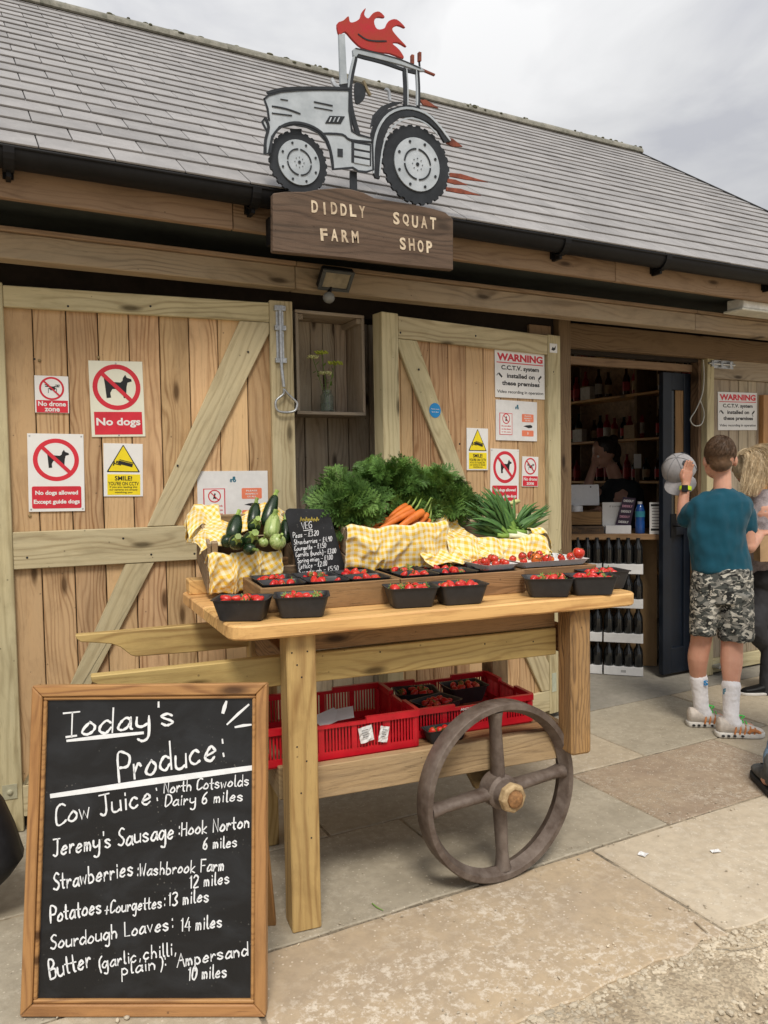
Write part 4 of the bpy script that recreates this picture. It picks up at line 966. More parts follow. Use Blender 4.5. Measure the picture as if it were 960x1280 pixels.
# ================================================================ SHOP SIGN AND TRACTOR
SF = frame((0, 2.925, 0), (1, 0, 0), (0, 0, 1))
tp = lambda x, y: tuple(on(SF, 300 + x / 3, y / 3))
c = on(SF, 452, 330)
sg = thing('shop_sign', 'dark carved farm shop name board topped by a silver cutout tractor with red flames', 'sign', SF @ T(c.x, c.y, 0))
q = [tp(*p) for p in ((120, 728), (165, 722), (240, 722), (300, 712), (360, 708), (410, 712), (460, 725), (500, 745), (560, 755), (640, 768), (720, 785), (765, 798), (795, 825), (795, 1015), (600, 996), (400, 972), (250, 958), (120, 946))]
nb = board('name_board', sg, SF, q, -.02, .012, M_['signw'], axis=(1, 0), bevel=.004)
LET = plain('weathered_cream_paint', (.62, .53, .40), .7, var=.2, scale=60, bump=.3, c2=(.38, .29, .2))
for s_, x0, y0, x1, y1, hh in (('DIDDLY', 257, 777, 470, 800, 46), ('SQUAT', 563, 822, 735, 845, 46), ('FARM', 290, 882, 446, 895, 46), ('SHOP', 588, 918, 720, 930, 46)):
    a, b_ = Vector(tp(x0, y0)), Vector(tp(x1, y1)); hgt = (Vector(tp(x0, y0 - hh / 2)) - Vector(tp(x0, y0 + hh / 2))).length; n_ = len(s_)
    d = b_ - a; ang = math.atan2(d.y, d.x)
    for i, ch in enumerate(s_):
        wl_ = d.length / n_ * (.66 if ch != 'I' else .2); cc = a + d * ((i + .5) / n_)
        F = SF @ T(cc.x, cc.y, .0125) @ Matrix.Rotation(ang + rnd(-.03, .03), 4, 'Z'); text('carved_letter', nb, F, ch, 0, rnd(-.003, .003), wl_, hgt, LET, 0, .03, .0015)
for x_ in (165, 740):
    a = tp(x_, 830); B().box((a[0] - .02, a[1] - .06, -.16), (a[0] + .02, a[1] + .05, -.021), SF).build('bracket', M_['black'], sg)
SIL = plain('silver_painted_metal', (.46, .50, .54), .5, metal=.25, var=.15, scale=14, bump=.1, c2=(.31, .35, .38))
DRK = plain('dark_painted_metal', (.022, .026, .032), .5, var=.2, spec=.4, bump=.05)
RED = plain('red_flame_paint', (.33, .014, .022), .55, var=.25, scale=22, bump=.05, c2=(.30, .045, .015))
RST = plain('rusty_red_metal', (.26, .07, .04), .7, var=.3)
def tpoly(name, pts, z0, z1, mat, par, sm=False):
    q = [tp(*p) for p in pts]; q = smooth_closed(q, 3) if sm else q
    return B().prism(q, z0, z1, SF).build(name, mat, par, bevel=.0008)
def trib(name, pts, w, z0, z1, mat, par, close=False):
    q = [tp(*p) for p in pts]
    if close: q.append(q[0])
    b = B(); ribbon(b, crom(q, 3) if len(q) > 2 and not close else q, w / 3 * .0036, z0, z1, SF); return b.build(name, mat, par)
body = [(88, 375), (105, 360), (150, 347), (220, 341), (300, 339), (405, 342), (406, 420), (416, 495), (440, 508), (492, 522), (496, 640), (470, 648), (440, 645), (420, 632), (345, 638), (335, 570), (318, 530), (290, 500), (250, 480), (200, 470), (145, 480), (118, 515), (105, 578), (88, 582), (90, 540), (100, 500), (80, 460), (92, 445), (106, 455), (100, 410)]
tb = tpoly('tractor_body', body, -.004, .008, SIL, sg)
trib('outline', body, 7, .008, .011, DRK, tb, True)
trib('outline', [(100, 352), (160, 338), (260, 334), (405, 336)], 9, .006, .012, DRK, tb)
trib('outline', [(92, 448), (104, 480), (92, 530), (92, 580)], 9, .0085, .012, DRK, tb); trib('outline', [(110, 575), (118, 520), (150, 480), (200, 464), (255, 474), (300, 500), (325, 535), (340, 590), (345, 638)], 8, .009, .013, DRK, tb)
for l, w in ((((118, 402), (170, 412), (222, 430)), 5), (((118, 428), (190, 437)), 5), (((276, 386), (342, 400)), 6), (((276, 406), (342, 418)), 4), (((310, 504), (380, 508), (410, 528), (490, 536)), 7), (((150, 376), (175, 380)), 4)): trib('slot', l, w, .0085, .011, DRK, tb)
tpoly('vent', [(315, 466), (332, 438), (390, 440), (374, 468)], .0085, .011, DRK, tb)
for i in range(3): tpoly('vent_bar', [(328 + i * 15, 462), (336 + i * 15, 444), (341 + i * 15, 444), (333 + i * 15, 462)], .0113, .013, SIL, tb)
tpoly('hatch', [(362, 560), (382, 562), (382, 592), (362, 590)], .0085, .011, DRK, tb)
tpoly('ladder_opening', [(414, 530), (488, 543), (488, 626), (414, 612)], .0085, .010, DRK, tb)
for i in range(3): tpoly('rung', [(424, 541 + i * 27), (482, 551 + i * 27), (482, 571 + i * 27), (424, 560 + i * 27)], .0103, .012, SIL, tb)
cabp = sg
roofp = tpoly('cab_roof', [(420, 190), (430, 183), (520, 203), (600, 225), (675, 256), (690, 270), (672, 270), (600, 246), (440, 206), (432, 218), (422, 212)], -.004, .010, SIL, sg)
trib('outline', [(430, 186), (520, 206), (600, 229), (672, 260)], 4, .0103, .012, DRK, roofp)
trib('cab_frame', [(434, 205), (418, 280), (410, 335), (414, 400), (428, 460), (442, 505)], 16, -.004, .007, DRK, sg)
trib('cab_frame', [(428, 205), (411, 280), (403, 335)], 6, -.003, .009, SIL, sg)
trib('cab_frame', [(442, 212), (530, 234), (612, 262), (668, 276)], 9, -.004, .007, DRK, sg)
for x0, x1 in ((614, 618), (664, 668)): trib('cab_frame', [(x0, 260), (x1, 330), (x1, 400)], 11, -.0035, .0075, DRK, sg)
for x0, x1 in ((622, 626), (658, 662)): trib('cab_frame', [(x0, 262), (x1, 330), (x1, 396)], 5, -.0025, .009, SIL, sg)
trib('cab_frame', [(614, 394), (670, 408)], 10, -.004, .006, DRK, sg)
tpoly('seat', [(428, 318), (446, 314), (466, 330), (468, 360), (455, 384), (432, 388)], -.002, .006, DRK, sg, True)
trib('steering_wheel', [(462, 308), (472, 335), (486, 358)], 9, -.002, .010, plain('dull_brass', (.22, .18, .11), .5, metal=.4), sg)
trib('mirror', [(545, 336), (556, 345), (560, 378)], 8, -.002, .010, M_['galv'], sg); trib('mirror', [(343, 300), (352, 318), (366, 330)], 12, -.002, .010, M_['galv'], sg)
tpoly('exhaust', [(368, 132), (390, 132), (399, 316), (374, 320)], -.004, .009, SIL, sg); tpoly('exhaust_base', [(350, 330), (372, 318), (402, 314), (402, 338), (350, 338)], -.005, .007, DRK, sg)
for x_, y_ in ((644, 226), (671, 216)): trib('beacon', [(x_, y_ - 12), (x_, y_ + 12)], 14, -.004, .012, RST, sg); trib('beacon_stalk', [(x_, y_ + 10), (x_ + 2, y_ + 34)], 5, -.004, .006, DRK, sg)
trib('rear_light', [(680, 262), (726, 282)], 8, -.004, .008, RST, sg)
fen = tpoly('rear_fender', [(500, 655), (492, 560), (490, 500), (505, 452), (540, 415), (600, 398), (660, 403), (720, 437), (760, 488), (787, 533), (764, 535), (740, 492), (700, 457), (650, 437), (600, 442), (560, 472), (538, 520), (528, 590), (522, 672), (506, 668)], -.0065, .0062, DRK, sg)
trib('fender_edge', [(497, 650), (498, 560), (515, 485), (555, 430), (620, 408), (690, 426), (740, 470), (784, 528)], 8, .0064, .010, SIL, fen); trib('fender_edge', [(520, 660), (530, 570), (552, 500), (600, 455), (650, 448), (700, 470), (738, 510)], 5, .0064, .0095, SIL, fen)
tpoly('inner_fender', [(488, 480), (498, 432), (528, 400), (572, 383), (612, 383), (560, 404), (515, 440), (500, 470)], -.006, .004, DRK, sg)
def twheel(cx, cy, l, r, t, bt, rl, rr__):
    C = Vector(tp(cx, cy)); ro = (abs(tp(r, cy)[0] - tp(l, cy)[0]) + abs(tp(cx, t)[1] - tp(cx, bt)[1])) / 4; ri = abs(tp(rr__, cy)[0] - tp(rl, cy)[0]) / 2 * 1.03
    F = SF @ T(C.x, C.y, 0); k = 26; q = []
    for i in range(k):
        a = 2 * math.pi * i / k
        for f, d in ((1.0, .0), (1.0, .45), (.955, .6), (.955, .9)): an = a + d * 2 * math.pi / k; q.append((ro * f * math.cos(an), ro * f * math.sin(an)))
    w = B().prism(q, -.012, .0, F @ T(0, 0, -.008)).build('tractor_tyre', DRK, sg)
    w2 = B().lathe([(0, 0), (ri, 0), (ri, .006), (0, .006)], 40, F @ T(0, 0, -.0075), cap=False).build('tractor_rim', SIL, sg)
    b = B()
    for i in range(8): a = R(45 * i + 22); b.lathe([(0, 0), (ri * .055, 0), (ri * .055, .002), (0, .002)], 10, F @ T(ri * .86 * math.cos(a), ri * .86 * math.sin(a), 0), cap=False)
    for i in range(8): a = R(45 * i); b.lathe([(0, 0), (ri * .02, 0), (ri * .02, .002), (0, .002)], 8, F @ T(ri * .22 * math.cos(a), ri * .22 * math.sin(a), 0), cap=False)
    b.lathe([(0, 0), (ri * .07, 0), (ri * .07, .002), (0, .002)], 12, F, cap=False)
    for a0 in (5, 95, 185, 275): b.ring(ri * .54, ri * .60, 0, .002, 12, F, a0=a0, a1=a0 + 80)
    b.build('wheel_holes', DRK, w2)
twheel(223, 608, 118, 328, 482, 728, 147, 297); twheel(666, 616, 543, 790, 466, 768, 583, 747)
tpoly('wheel_support', [(190, 480), (235, 480), (232, 500), (195, 500)], -.012, -.007, DRK, sg)
tpoly('flame', [(362, 92), (385, 80), (404, 64), (410, 86), (430, 84), (448, 70), (455, 48), (469, 34), (463, 58), (478, 72), (497, 52), (520, 47), (540, 68), (512, 67), (500, 85), (512, 112), (540, 108), (555, 82), (585, 76), (617, 107), (588, 97), (568, 112), (585, 138), (622, 178), (592, 163), (568, 165), (595, 190), (611, 222), (560, 203), (510, 198), (455, 182), (420, 152), (392, 122), (370, 134)], -.004, .008, RED, sg, True)
trib('flame_line', [(440, 132), (470, 152), (505, 158), (545, 158)], 5, .0085, .010, DRK, sg)
for pts in ([(676, 372), (700, 372), (748, 404), (690, 392)], [(775, 512), (800, 518), (838, 548), (800, 548), (776, 535)], [(790, 646), (830, 650), (935, 682), (850, 672), (790, 660)], [(782, 668), (810, 672), (858, 692), (810, 690), (780, 682)], [(776, 700), (830, 706), (908, 732), (830, 724), (776, 714)]): tpoly('flame_streak', pts, -.012, -.004, RST, sg)
for x_, y_ in ((90, 690),): pass
B().box((tp(430, 640)[0] - .015, tp(430, 745)[1], -.02), (tp(430, 640)[0] + .015, tp(430, 640)[1], -.009), SF).build('support_bar', DRK, sg)

# ================================================================ CRATE SHELF, JAR OF FLOWERS
gc = thing('wall_crate', 'old grey wooden crate fixed on the wall as a little shelf', 'crate', (1.56, 3.6, 1.752))
GM = M_['greycrate']; X0, X1, Z0, Z1, Y0, Y1 = 1.372, 1.744, 1.752, 2.255, 3.50, 3.697
H = lambda n, a, b_, wd, w, t: plank3(n, gc, a, b_, wd, w, t, GM, .002)
ym = (Y0 + Y1) / 2; dd = Y1 - Y0
H('top_board', (X0, ym, Z1 - .008), (X1, ym, Z1 - .008), (0, 1, 0), dd, .016); H('bottom_board', (X0, ym, Z0 + .008), (X1, ym, Z0 + .008), (0, 1, 0), dd, .016)
H('side_board', (X0 + .008, ym, Z0 + .0165), (X0 + .008, ym, Z1 - .0165), (0, 1, 0), dd, .016); H('side_board', (X1 - .008, ym, Z0 + .0165), (X1 - .008, ym, Z1 - .0165), (0, 1, 0), dd, .016)
for i in range(5): w = (X1 - X0 - .034) / 5; H('back_board', (X0 + .017 + w * (i + .5), Y1 - .008, Z0 + .017), (X0 + .017 + w * (i + .5), Y1 - .008, Z1 - .017), (1, 0, 0), w - .003, .012)
H('corner_batten', (X0 + .03, Y0 + .005, Z1 - .032), (X0 + .03, Y1 - .02, Z1 - .032), (1, 0, 0), .026, .026); H('corner_batten', (X1 - .03, Y0 + .005, Z1 - .032), (X1 - .03, Y1 - .02, Z1 - .032), (1, 0, 0), .026, .026)
GLS = plain('clear_jar_glass', (.75, .82, .76), .04, var=.02, bump=0, trans=.92, ior=1.3)
jp = wy(409, 512, 3.58); jz = Z0 + .0165; jr = .034
jar = thing('flower_jar', 'small clear glass jar holding flowers inside the wall crate', 'jar', (jp.x, 3.58, jz))
B().lathe([(jr * .9, 0), (jr, .006), (jr, .085), (jr * .7, .098), (jr * .72, .115), (jr * .66, .115), (jr * .64, .098), (jr * .92, .083), (jr * .92, .01), (0.001, .008)], 20, T(jp.x, 3.58, jz)).build('glass', GLS, jar, smooth=40)
B().lathe([(jr * .9, .0105), (jr * .9, .05), (0.001, .05)], 16, T(jp.x, 3.58, jz)).build('water', plain('water', (.6, .68, .6), .03, trans=.9, var=.02, bump=0, ior=1.33), jar, smooth=40)
FLW = plain('lime_flower', (.62, .72, .10), .7, var=.25, scale=80); STM = plain('green_stem', (.18, .32, .07), .6, var=.2)
for i, (px, py, s_, yy) in enumerate(((391, 447, .030, 3.57), (402, 441, .036, 3.60), (419, 454, .038, 3.56), (406, 467, .034, 3.555))):
    h = wy(px, py, yy); fl = thing('cut_flower', ('pale flower at the far left of the jar', 'tallest dull green flower behind the others in the jar', 'bright lime flower at the right of the jar', 'low cream flower at the front of the jar')[i], 'flower', (jp.x, 3.58, jz + .02), 'flowers in the glass jar')
    B().tube(cr3([(jp.x + rnd(-.01, .01), 3.58, jz + .02), (jp.x + (h.x - jp.x) * .3, 3.578, jz + .12), (h.x, h.y, h.z)]), .0016, 6).build('stem', STM, fl)
    b = B(); rr = random.Random(i)
    for k in range(60):
        a = rr.uniform(0, 6.28); q = math.sqrt(rr.random()) * s_; b.ell((h.x + q * math.cos(a), h.y + q * math.sin(a) * .8, h.z + rr.uniform(0, .012) - q * .15), (.0055, .0055, .004), nu=5, nv=3)
    b.build('flower_head', FLW if i in (1, 2) else plain('cream_flower', (.72, .74, .36), .7, var=.2, scale=80), fl)
    b = B()
    for k in range(6):
        t = rr.uniform(.3, .9); c0 = Vector((jp.x, 3.58, jz + .05)).lerp(h, t); d = Vector((rr.uniform(-1, 1), rr.uniform(-1, 1), rr.uniform(-.2, .8))).normalized() * .035; n_ = d.cross(Vector((0, 0, 1))).normalized() * .006
        b.add([c0, c0 + d * .5 + n_, c0 + d, c0 + d * .5 - n_], [(0, 1, 2, 3)])
    b.build('leaf', STM, fl)

# ================================================================ FLOODLIGHT, BATTEN, ROPE
p = wy(420, 350, 3.24); fl = thing('floodlight', 'small black floodlight with sensor under the eaves beam', 'lamp', (p.x, 3.26, p.z))
F = frame(p, (1, 0, 0), (0, -.7, .7)); a = .078; LB = B().box((-a, -.052, -.03), (a, .052, .0), F).build('housing', M_['black'], fl, bevel=.006)
b = B().box((-a, -.052, .0), (a, -.038, .012), F).box((-a, .038, .0), (a, .052, .012), F).box((-a, -.038, .0), (-a + .016, .038, .012), F).box((a - .016, -.038, .0), (a, .038, .012), F); b.build('bezel', plain('grey_bezel', (.07, .075, .075), .4), fl, bevel=.002)
B().box((-a + .017, -.037, .0005), (a - .017, .037, .006), F).build('lens', plain('lamp_lens', (.32, .28, .2), .2, var=.15), fl)
B().box((p.x - .03, p.y + .01, p.z - .0), (p.x - .02, 3.298, p.z + .03)).box((p.x + .02, p.y + .01, p.z), (p.x + .03, 3.298, p.z + .03)).box((p.x - .05, 3.27, p.z - .02), (p.x + .04, 3.2985, p.z + .05)).build('bracket', M_['black'], fl, bevel=.002)
p2 = wy(411, 372, 3.26); B().ell((p2.x, 3.26, p2.z), (.028, .026, .026), nu=16, nv=10).build('sensor', plain('grey_sensor', (.22, .23, .23), .35), fl, smooth=2)
B().tube([(p2.x, 3.265, p2.z + .01), (p.x - .01, 3.27, p.z - .01)], .01, 8).build('sensor_arm', M_['black'], fl, smooth=True)
q0, q1 = wy(916, 372, 3.2), wy(916, 386, 3.2)
bt = thing('strip_light', 'white strip light fitting under the eaves at the right edge', 'lamp', (q0.x + .6, 3.2, 2.43))
B().box((q0.x + .02, 3.14, 2.425), (q0.x + 1.25, 3.26, 2.4895)).build('housing', plain('white_light_body', (.78, .78, .74), .4), bt, bevel=.006)
B().box((q0.x, 3.13, 2.41), (q0.x + 1.27, 3.27, 2.4248)).build('diffuser', plain('cream_diffuser', (.66, .66, .58), .4), bt, bevel=.004)
# cobweb-free cable along gutter corner
rp = [wy(*p_, 3.66) for p_ in ((879, 450), (880, 470), (878, 492), (870, 512), (863, 524), (868, 532), (877, 530), (880, 516), (875, 500))]
tag(B().tube(cr3(rp), .004, 8).build('rope_loop', plain('pale_rope', (.5, .5, .46), .8), smooth=True), 'pale loop of rope hanging beside the dark blue shop door', 'rope')
# ================================================================ PRODUCE
def rrect(w, d, r, k=3):
    out = []
    for cx, cy, a0 in ((w / 2 - r, d / 2 - r, 0), (-w / 2 + r, d / 2 - r, 90), (-w / 2 + r, -d / 2 + r, 180), (w / 2 - r, -d / 2 + r, 270)):
        for i in range(k + 1): a = R(a0 + 90 * i / k); out.append((cx + r * math.cos(a), cy + r * math.sin(a)))
    return out
PUN = plain('black_recycled_plastic', (.030, .030, .033), .45, var=.15, scale=40, bump=.08, spec=.45)
def punnet_mesh(w=.135, d=.092, h=.070, wt=.172, dt=.125):
    b = B(); lv = [(w * .9, d * .86, 0), (w, d, .003), (w + (wt - w) * .9, d + (dt - d) * .9, h - .004), (wt + .006, dt + .006, h - .003), (wt + .007, dt + .007, h), (wt - .004, dt - .004, h - .001), (wt - .012, dt - .012, h - .008), (w - .006, d - .006, .006)]
    rings = []
    for i, (a, c, z) in enumerate(lv):
        q = rrect(a, c, .016 if i else .01); ring = []
        for x, y in q:
            zz = z
            if z > h * .8: zz = z - .007 * math.cos(math.pi * x / wt) ** 2 * (abs(y) / (dt / 2)) - .004 * math.cos(math.pi * y / dt) ** 2
            ring.append((x, y, zz))
        rings.append(ring)
    b.loft(rings); return b
pm_ = [None]
def punnet(label, M, group='black punnets of strawberries', mat=None):
    if pm_[0] is None:
        o = punnet_mesh().build('punnet', PUN, None, M, smooth=35, local=True); pm_[0] = o.data
    else: o = link('punnet', pm_[0], None, M)
    return tag(o, label, 'punnet', group)
def berrymat():
    m, nt, bs = newmat('strawberry_red'); g = N(nt); v, oi, t = objvec(g)
    vo = g.n('ShaderNodeTexVoronoi', feature='F1'); g.set(vo.inputs['Vector'], t); vo.inputs['Scale'].default_value = 230
    sd = g.math('LESS_THAN', vo.outputs['Distance'], .16)
    sp = g.n('ShaderNodeSeparateXYZ'); g.set(sp.inputs[0], t)
    c = g.mix(g.ramp(oi, (0, 0.0), (1, 1.0)), (.50, .008, .012), (.62, .03, .018))
    c = g.mix(g.ramp(sp.outputs[2], (.0075, 0.0), (.014, 1.0)), c, (.70, .16, .07))
    c = g.mix(g.math('MULTIPLY', sd, .7), c, (.70, .38, .08))
    g.set(bs.inputs['Base Color'], c); bs.inputs['Roughness'].default_value = .3; bs.inputs['Specular IOR Level'].default_value = .5
    bs.inputs['Subsurface Weight'].default_value = .15; bs.inputs['Subsurface Radius'].default_value = (.006, .002, .001)
    g.set(bs.inputs['Normal'], g.bump(g.math('MULTIPLY', g.ramp(vo.outputs['Distance'], (.1, 0.0), (.4, 1.0)), 1.0), .35, .001)); return m
BER, CAL = berrymat(), plain('berry_calyx_green', (.20, .33, .07), .6, var=.3, scale=60)
bmesh_ = []
for k in range(3):
    R_ = random.Random(40 + k); w = .0125 + .0015 * k
    o = B().lathe([(.001, -.018), (w * .35, -.0165), (w * .68, -.010), (w * .95, -.001), (w, .006), (w * .8, .011), (w * .4, .0135), (.001, .0135)], 12).build('strawberry', BER, None, I4, smooth=2, local=True)
    c = B(); n = 8
    for i in range(n):
        a = 2 * math.pi * i / n + R_.uniform(-.2, .2); l = w * R_.uniform(1.0, 1.55); wd = .26
        c.add([(0, 0, .0145), (l * .55 * math.cos(a - wd), l * .55 * math.sin(a - wd), .0155), (l * math.cos(a), l * math.sin(a), .012 + R_.uniform(0, .007)), (l * .55 * math.cos(a + wd), l * .55 * math.sin(a + wd), .0155), (l * .5 * math.cos(a), l * .5 * math.sin(a), .0135)], [(0, 1, 2, 3), (0, 3, 2, 4), (0, 4, 2, 1)])
    c.tube([(0, 0, .013), (.002, .001, .022)], .0011, 5)
    co = c.build('calyx', CAL, o, I4, local=True); bmesh_.append((o.data, co.data))
    for q in (co, o): bpy.data.objects.remove(q)
def berry(M, label, group, calyx=True, s=1.0):
    k = random.randrange(3); M = M @ Matrix.Scale(s, 4)
    o = link('strawberry', bmesh_[k][0], None, M); tag(o, label, 'strawberry', group)
    if calyx: link('calyx', bmesh_[k][1], o, M)
def rrot(): return Euler((rnd(0, 6.28), rnd(0, 6.28), rnd(0, 6.28))).to_matrix().to_4x4()
def fill(M, label, n, seed, w=.15, d=.10, z=.048, group=None):
    random.seed(seed); P = []
    group = group or label.replace('strawberry', 'strawberries', 1)
    tries = 0
    while len(P) < n and tries < 3000:
        tries += 1; x, y = rnd(-w / 2 + .018, w / 2 - .018), rnd(-d / 2 + .014, d / 2 - .014)
        lim = .025 if tries < 1500 else .019
        if all((x - a) ** 2 + (y - c) ** 2 > lim ** 2 for a, c in P): P.append((x, y))
    for x, y in P:
        hz = z + .016 * math.cos(x / w * 2.6) * math.cos(y / d * 2.6) + rnd(-.003, .004)
        # lay berries mostly on their sides, cap to one side
        Mm = M @ T(x, y, hz) @ RZ(rnd(0, 360)) @ RX(rnd(50, 150)) @ RZ(rnd(0, 360))
        berry(Mm, label, group, random.random() < .9, rnd(.85, 1.2))
    # lower layer seen between
    for k in range(max(3, n // 2)):
        Mm = M @ T(rnd(-w / 2 + .022, w / 2 - .022), rnd(-d / 2 + .018, d / 2 - .018), z - .020) @ rrot(); berry(Mm, label, group, False, .95)
FP = [((275, 776), (325, 777), 'leftmost punnet on the tabletop edge'), ((350, 773), (405, 771), 'second punnet from the left on the tabletop edge'), ((490, 761), (545, 758), 'left punnet of the middle pair on the tabletop edge'),
      ((558, 757), (603, 754), 'right punnet of the middle pair on the tabletop edge'), ((662, 746), (713, 747), 'left punnet of the three at the right end of the tabletop'), ((719, 744.5), (768, 743.5), 'middle punnet of the three at the right end of the tabletop')]
for i, (a, c, lb) in enumerate(FP):
    A_, C_ = Vector(cz(*a, ZT + .002)), Vector(cz(*c, ZT + .002)); u = (C_ - A_); ang = math.atan2(u.y, u.x); ang = max(ang, R(-24)); m = (A_ + C_) / 2 + Vector((-math.sin(ang), math.cos(ang))) * .045
    m.y = max(m.y, .012)
    M = CT @ T(m.x, m.y, ZT + .0005) @ Matrix.Rotation(ang, 4, 'Z')
    punnet('black punnet of strawberries, ' + lb, M); fill(M, 'strawberry in the ' + lb, 10, 10 + i)
M = CT @ T(1.262, .105, ZT + .0005) @ RZ(-4); lb = 'rear right punnet at the right end of the tabletop'
punnet('black punnet of strawberries, ' + lb, M); fill(M, 'strawberry in the ' + lb, 9, 29)

# low wooden trays
def tray(label, u0, u1, v0, v1, z0, h, mat='crate'):
    t = thing('wooden_tray', label, 'tray', CT @ T((u0 + u1) / 2, (v0 + v1) / 2, z0), 'low wooden trays on the tabletop')
    w = .014; m = M_[mat]
    pl = lambda n, a, c, wd, ww, tt: plank3(n, t, CT @ Vector(a), CT @ Vector(c), wd, ww, tt, m, .002)
    zc = z0 + h / 2; Z = (0, 0, 1)
    pl('front_board', (u0, v0, zc), (u1, v0, zc), Z, h, w); pl('back_board', (u0, v1, zc), (u1, v1, zc), Z, h, w)
    pl('end_board', (u0 + w / 2, v0 + w / 2 + .001, zc), (u0 + w / 2, v1 - w / 2 - .001, zc), Z, h - .002, w); pl('end_board', (u1 - w / 2, v0 + w / 2 + .001, zc), (u1 - w / 2, v1 - w / 2 - .001, zc), Z, h - .002, w)
    pl('base_board', (u0 + w + .001, (v0 + v1) / 2, z0 + .006), (u1 - w - .001, (v0 + v1) / 2, z0 + .006), VX, v1 - v0 - w - .004, .01)
V0, V1 = .150, .452
tray('long low wooden tray of strawberry punnets below the small veg chalkboard', -.045, .445, V0, V1, ZT + .0005, .082, 'old')
tray('low wooden tray of strawberry punnets below the carrots', .449, .945, V0, V1, ZT + .0005, .082, 'old')
tray('low wooden tray carrying the tomatoes at the right', .949, 1.285, V0 + .03, V1, ZT + .0005, .082, 'old')
k = 0
for ti, (u0, u1, nm) in enumerate(((-.03, .43, 'left'), (.464, .93, 'middle'))):
    for r_ in range(2):
        for c in range(3):
            u = u0 + (u1 - u0) * (c + .5) / 3; v = V0 + .016 + .066 + r_ * .136; k += 1
            lb = ('%s tray, %s row, %s punnet' % (nm, ('front', 'back')[r_], ('left', 'middle', 'right')[c]))
            M = CT @ T(u, v, ZT + .020) @ RZ(rnd(-2, 2)) @ Matrix.Diagonal((.83, 1, 1, 1))
            punnet('black punnet of strawberries in the ' + lb, M, 'punnets in the wooden trays'); fill(M, 'strawberry in the ' + lb, 6, 60 + k, w=.14)

# tomatoes on white card trays
random.seed(5)
TOM = plain('tomato_red', (.58, .035, .012), .18, var=.12, scale=20, bump=.0, spec=.6, coat=.3, sub=.1); TOMO = plain('tomato_orange', (.72, .16, .015), .2, var=.12, scale=20, bump=0, spec=.6, coat=.3)
VINE = plain('tomato_vine', (.10, .075, .03), .8, var=.3)
for lb, (u0, u1) in (('left', (.80, .94)), ('right', (.965, 1.27))):
    vv = .285 if lb == 'left' else .30
    b = B(); b.loft([[(x, y, z) for x, y in rrect(w, d, .012)] for w, d, z in ((u1 - u0 - .03, .22, 0), (u1 - u0, .25, .022), (u1 - u0 + .004, .254, .022), (u1 - u0 - .006, .245, .020), (u1 - u0 - .034, .215, .004))], CT @ T((u0 + u1) / 2, vv + .02, ZT + .083))
    tag(b.build('card_tray', M_['paper']), 'white card tray of tomatoes, %s one of the two beside the leeks' % lb, 'tray', 'white card trays')
spots = [(.815, .20, .016, 0), (.84, .235, .016, 0), (.86, .195, .015, 0), (.875, .235, .017, 0), (.905, .20, .015, 0), (.84, .275, .015, 0), (.885, .275, .016, 0), (.92, .25, .014, 0), (.995, .22, .015, 0), (1.02, .27, .017, 0), (1.05, .22, .022, 1), (1.095, .215, .019, 0), (1.06, .27, .018, 0), (1.10, .27, .017, 0), (1.13, .24, .014, 1), (1.15, .20, .013, 0), (1.175, .23, .013, 0), (1.20, .20, .013, 0), (1.235, .205, .024, 0), (1.235, .26, .017, 0), (1.0, .31, .015, 0), (1.12, .31, .016, 0)]
for i, (u, v, r_, k) in enumerate(spots):
    M = CT @ T(u, v + .015, ZT + .089 + r_ + (.012 if i % 3 == 0 else 0)) @ Euler((rnd(-.6, .6), rnd(-.6, .6), rnd(0, 6))).to_matrix().to_4x4()
    b = B(); b.lathe([(.001, -r_ * .92), (r_ * .6, -r_ * .82), (r_ * .96, -r_ * .3), (r_, .1 * r_), (r_ * .85, r_ * .6), (r_ * .4, r_ * .86), (.001, r_ * .80)], 14)
    o = b.build('tomato', TOMO if k else TOM, None, M, smooth=2, local=True)
    gp = 'tomatoes in the left card tray' if u < .95 else 'tomatoes in the right card tray'
    lb = 'small red tomato heaped in the left card tray' if u < .95 else ('small red tomato in the right card tray' if not k else 'orange tomato in the right card tray')
    if r_ == .024: lb = 'biggest shiny red tomato at the right end of the tomatoes'; gp = None
    tag(o, lb, 'tomato', gp)
    c = B()
    for q in range(5): a = R(72 * q); c.tube([(0, 0, r_ * .82), (r_ * .5 * math.cos(a), r_ * .5 * math.sin(a), r_ * .86), (r_ * .75 * math.cos(a), r_ * .75 * math.sin(a), r_ * .80)], [.0016, .0013, .0004], 4)
    c.build('calyx', VINE, o, M, local=True)
for i in range(4):
    u = .99 + i * .045; b = B(); pts = cr3([CT @ Vector((u + rnd(-.01, .01) + .02 * j, .18 + .03 * j + rnd(-.008, .008), ZT + .118 + rnd(-.004, .01))) for j in range(4)]); b.tube(pts, .0018, 5)
    for p in pts[::3]: b.tube([p, p + Vector((rnd(-.015, .015), rnd(-.015, .015), rnd(.0, .02)))], .0012, 4)
    tag(b.build('tomato_stalk', VINE), 'dry brown tomato stalk lying over the right card tray', 'stalk', 'dry tomato stalks')

